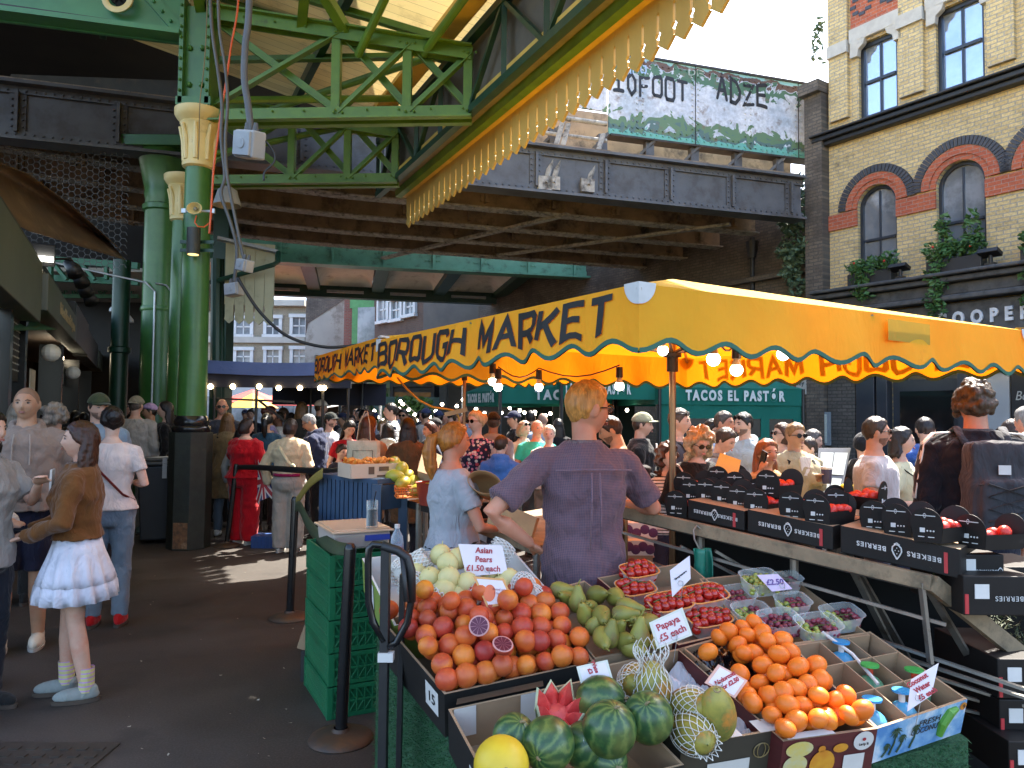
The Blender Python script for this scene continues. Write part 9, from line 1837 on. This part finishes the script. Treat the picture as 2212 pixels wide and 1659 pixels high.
CUS=[
('blond woman in sunglasses and dark floral sleeveless top',1030,888,7.3,-15,('tank','#23233a','floral'),('trousers','#c9c6c2'),('bun','#b9a07a'),'p',True,1.05,'bent','bent',(-25,0),('sun',)),
('man in black cap and grey jacket seen from behind',1066,893,8.3,150,('jacket','#83878c'),('trousers','#2a2a30'),('cap','#3c3430','#1d1e21'),'d',False,1.05,'down','down',(30,0),('straps',)),
('boy in bright blue hoodie seen from behind',1082,942,7.05,170,('hoodie','#4472b5'),('trousers','#2a2c38'),('short','#3b2a1e'),'p',False,.92,'bent','bent',(-15,0),()),
('man in navy cap and black shirt facing left before the tents',1112,890,10.0,-70,('shirt','#17171b'),('trousers','#222226'),('cap','#1c1512','#1f2645'),'l',False,1.0,'down','down',(0,0),()),
('woman with ash hair, sunglasses on her head and linen shirt',1131,910,9.0,20,('shirt','#c3bba8'),('trousers','#7a746a'),('bob','#a59a86'),'p',True,1.05,'bent','down',(20,0),('sunup',)),
('grey haired man in turquoise t-shirt with a black strap',1160,908,8.6,12,('tee','#35b5a0'),('trousers','#55585c'),('buzz','#a89f94'),'r',False,1.15,'down','bent',(10,0),('sash',)),
('elderly woman with short white hair and cream top',1186,920,8.3,-8,('jumper','#d5d0c4'),('trousers','#8a8478'),('short','#e0d8c4'),'p',True,1.1,'down','bent',(5,0),()),
('bald man in pale blue shirt seen from behind at the tents',1172,893,11.0,180,('shirt','#8fa0b5'),('trousers','#222226'),('buzz','#5a4a40'),'l',False,1.05,'down','down',(0,0),()),
('dark haired man with sunglasses on his head and yellow trim at the tents',1146,888,11.2,190,('jacket','#20212a'),('trousers','#222226'),('short','#15100e'),'m',False,1.0,'down','down',(0,0),('sunup',)),
('woman with long dark hair seen from behind in the tent opening',1206,905,11.0,185,('tee','#17171b'),('trousers','#222226'),('long','#191212',.3),'m',True,1.0,'down','down',(0,0),()),
('bearded man in white t-shirt with black backpack strap, looking down left',1334,898,5.5,-95,('tee','#cfc9cc'),('trousers','#2d3038'),('short','#2a1c15'),'m',False,1.12,'bent','bent',(0,18),('beard','straps')),
('man in sage flat cap and black jacket facing right',1384,894,6.8,75,('jacket','#1b1c1e'),('trousers','#222226'),('flatcap','#3a2c22','#98987c'),'l',False,1.0,'bent','bent',(0,2),('inner',)),
('man with white sunglasses on his head in charcoal t-shirt',1464,884,6.2,60,('tee','#43424a'),('trousers','#3a3a44'),('short','#4c3f36'),'l',False,1.12,'down','down',(6,0),('sunup','straps')),
('girl in black and white striped t-shirt eating with hand at her mouth',1441,960,5.5,25,('tee','#d8d4d2','stripe','#1b1b20'),('trousers','#31364a'),('curly','#3f2416',.03,.22),'p',True,.95,'mouth','down',(5,-4),('open',)),
('woman with big blond curls, sunglasses and black turtleneck looking down',1504,925,5.4,8,('jumper','#111113'),('trousers','#17171b'),('curly','#a8977a',.052),'p',True,1.1,'bent','bent',(6,20),('sun',)),
('woman with short brown hair looking down to the right',1552,922,6.0,45,('tee','#8b8a86'),('trousers','#33343c'),('short','#3a2a1e'),'l',True,1.0,'bent','bent',(5,22),('collar',)),
('woman with dark tied hair and glasses behind the short brown hair',1533,906,7.0,20,('tee','#5a5a60'),('trousers','#33343c'),('pony','#1a1311'),'l',True,1.0,'down','down',(20,8),('spec',)),
('man with cropped grey brown hair in pale blue t-shirt, frowning right',1561,890,6.9,40,('tee','#9fb0c8'),('trousers','#3a3d48'),('short','#4d443d'),'r',False,1.15,'bent','down',(14,0),()),
('dark bearded man with sunglasses on his head and grey jumper over his shoulders',1608,893,6.7,-50,('tee','#a8b4b8'),('trousers','#3a3d48'),('short','#17110e'),'l',False,1.05,'bent','bent',(-16,0),('sunup','beard','hood')),
('woman with long copper hair in tan trench coat talking on a phone',1656,950,5.0,8,('coat','#b08d5e'),('trousers','#3a3d48'),('long','#7a4a28',.30),'m',True,1.0,'bent','phone',(8,-4),('inner','collar')),
('man in tinted glasses and khaki jacket holding a coffee cup',1716,915,5.9,12,('jacket','#a59a7c'),('trousers','#4a463c'),('short','#8a6a48'),'m',False,1.1,'hold','down',(4,0),('sun','straps','inner')),
('woman in gold framed sunglasses facing left behind the khaki jacket',1689,915,6.6,-80,('tee','#2f2b2a'),('trousers','#33343c'),('bob','#4a3022'),'l',True,1.0,'down','down',(0,-6),('sun',)),
('boy with tousled brown hair facing left in a navy top',1747,946,6.2,-80,('tee','#22294a'),('trousers','#22294a'),('short','#33241a'),'p',False,.92,'down','down',(0,0),()),
('woman with streaked grey hair behind the boy in navy',1748,928,7.0,60,('jacket','#6a645a'),('trousers','#33343c'),('long','#5a524c',.25),'l',True,1.0,'down','down',(0,10),()),
('man with sunglasses and stubble in a pale grey t-shirt facing right',1890,903,5.15,62,('tee','#b9b2b2'),('trousers','#3a3d48'),('short','#3b2a1f'),'r',False,1.12,'down','down',(14,-2),('sun','beard')),
('person in black beanie seen from behind left of the grey t-shirt man',1863,936,6.1,150,('jacket','#2b2724'),('trousers','#22242a'),('beanie','#1a1412','#1b1d24'),'l',True,1.0,'bent','bent',(0,12),()),
('dark haired woman in cream v-neck top with a black strap facing right',1944,924,5.5,55,('tee','#c6c4a2'),('trousers','#2a3348'),('long','#1d1614',.1),'l',True,1.08,'down','bent',(14,0),('sash',)),
('man in blue shirt seen from behind with a hand on his neck',2001,902,6.3,175,('shirt','#33569a'),('trousers','#232838'),('short','#1f1617'),'l',False,1.12,'down',((.36,.02,1.58),(.05,.13,1.53)),(-10,14),()),
('fair haired woman seen from behind before the chalkboard',2032,940,7.4,190,('tee','#33343c'),('trousers','#33343c'),('long','#7a6648',.15),'l',True,1.0,'down','down',(0,0),()),
('woman with brown hair and hair grips at the right edge',2186,908,6.3,170,('tee','#4a4048'),('trousers','#33343c'),('long','#33241e',.2),'l',True,1.05,'down','down',(0,0),()),
('grey haired man in white shirt cut off by the right edge',2222,880,5.4,190,('shirt','#c3c8d6'),('trousers','#33343c'),('short','#8a8884'),'r',False,1.1,'down','down',(0,0),()),
('curly haired child cut off by the right edge',2214,944,5.0,185,('tee','#b06a6a'),('trousers','#b8b4ae'),('curly','#3a2418',.03),'l',True,.95,'down','down',(0,0),()),
]
PI={}
for lab,u,v,y,yw,tp,lgs,hr,sk,fm,gg_,al,ar,hd,ex in CUS: PI[lab]=PS(lab,u,v,y,yw,tp,lgs,hr,sk,fem=fm,g=gg_,aL=al,aR=ar,head=hd,ex=ex,vox=.0095 if y<7 else .012)
t,I27=PS('tall man in black three stripe track jacket wearing a backpack, back turned',2105,828,4.05,172,('jacket','#14161f'),('trousers','#171c2c'),('curly','#4a3b2c',.018),'r',g=1.14,aL='down',aR='down',head=(-8,0),vox=.0085,ex=('sunup',))
A_=I27['AL']; s=I27['s']; 
for aa,sd in((I27['AR'],-1),(I27['AL'],1)):
 m=MB()
 for k in(-1,0,1):
  off=V((sd*.072*s,.012*s+k*.018*s,.012*s)); m.tube([aa[0]+V((-sd*.06*s,.01+k*.018*s,.072*s)),aa[0]+V((sd*.02*s,.01+k*.018*s,.066*s)),aa[0]+off,aa[0].lerp(aa[1],.5)+off*.95,aa[1]+off*.85],.0055*s,6)
 m.build('sleeve_stripe',mCardW,t,smooth=True)
backpack('black ribbed rucksack on the tall man in the track jacket',I27,'#3b3c40',1.02,True)
I=PI['bearded man in white t-shirt with black backpack strap, looking down left'][1]; backpack('small black rucksack on the bearded man in white',I,'#232426',.95)
I=PI['man in black cap and grey jacket seen from behind'][1]; backpack('blue rucksack on the man in the grey jacket',I,'#2a6fb5',.85)
I=PI['man in tinted glasses and khaki jacket holding a coffee cup'][1]; w_=I['X']@(I['AL'][2]+V((0,-.09,.02))); t=thing('coffee_cup','dark paper coffee cup with a white lid in the khaki man hand','cup',w_+V((0,0,-.05))); MB().lathe([(.001,0),(.030,0),(.041,.11)],n=20).build('cup',M('indigo cup',(.05,.05,.12),rough=.5),t,smooth=40); MB().lathe([(.043,.108),(.044,.118),(.038,.128),(.001,.128)],n=20).build('lid',mCardW,t,smooth=40)
I=PI['woman with long copper hair in tan trench coat talking on a phone'][1]; w_=I['X']@(I['AR'][2]+V((.02,-.0,.07))); t=thing('mobile_phone','slim phone held to the copper haired woman ear','phone',w_); MB().box((0,0,0),(.012,.07,.14),(R(12),R(8),R(10))).build('body',mBlackG,t,bevel=.005)
t=thing('mobile_phone','dark phone held low behind the orange backed card','phone',P(1592,1035,6.1)); MB().box((0,0,0),(.13,.07,.01),(R(25),R(-10),R(20))).build('body',mBlackG,t,bevel=.004)
q=P(1838,1072,5.3); t=thing('carrier_bag','yellow carrier bag beside the man in the pale grey t-shirt','bag',q); m=MB(); m.box((0,0,-.05),(.10,.22,.26),(0,R(18),R(20)),taper=.9); m.build('bag',M('yellow carrier',(.75,.58,.02),rough=.5),t,bevel=.02)
q=P(2185,1130,4.1); t=thing('draped_cloth','pale draped cloth at the right edge behind the rucksack','cloth',q); m=MB(); m.grid(lambda a,b:P(2150+70*a,1075+140*b,4.6)+V((0,.04*math.sin(a*14+b),0)),14,8); m.build('cloth',clothm('#c9c0c0'),t,world=True,smooth=True,solid=.01)
far=[]
for i,(tp,hr,sk,fm,yw) in enumerate(((('jacket','#20222a'),('short','#1a1310'),'l',False,170),(('tee','#6a6f78'),('long','#241813',.25),'l',True,10),(('shirt','#8b8f9a'),('short','#4a3626'),'r',False,-60),(('jumper','#3a2d2a'),('bob','#8a6a42'),'p',True,190),(('tee','#c2bfba'),('cap','#221814','#2a3350'),'m',False,40),(('coat','#4a4038'),('long','#120e0d',.2),'m',True,-20))):
 far.append(PS('person in the dense far crowd '+['in a dark jacket','with long brown hair','in a grey shirt','with fair bobbed hair','in a navy cap','with long black hair'][i],[720,760,800,860,910,960][i],[893,897,888,899,892,900][i],14.5+i*.4,yw,tp,('trousers','#22242a'),hr,sk,fem=fm,vox=.02,group='people packed in the far crowd')[0])
gc=random.Random(12); k=0
for y,us in((13.2,(598,615,640,668,742,775,822,905,925,948,968,985,1010)),(15.5,(560,585,606,633,661,690,726,749,770,790,812,834,858,888,915,938,960,990)),(18,(545,570,600,650,700,735,765,800,840,870,900,925,950,980)),(12.5,(105,140,172,190,240,262,345,400))):
 for u in us:
  o=far[gc.randrange(6)]; uu=u+gc.uniform(-6,6); q=P(uu,890,y); sc=gc.uniform(.94,1.06)
  c=copy_tree(o,(q.x,y+gc.uniform(-.5,.5),0),(0,0,gc.uniform(0,6.28)),o['label'],sc)
  c['label']=o['label']
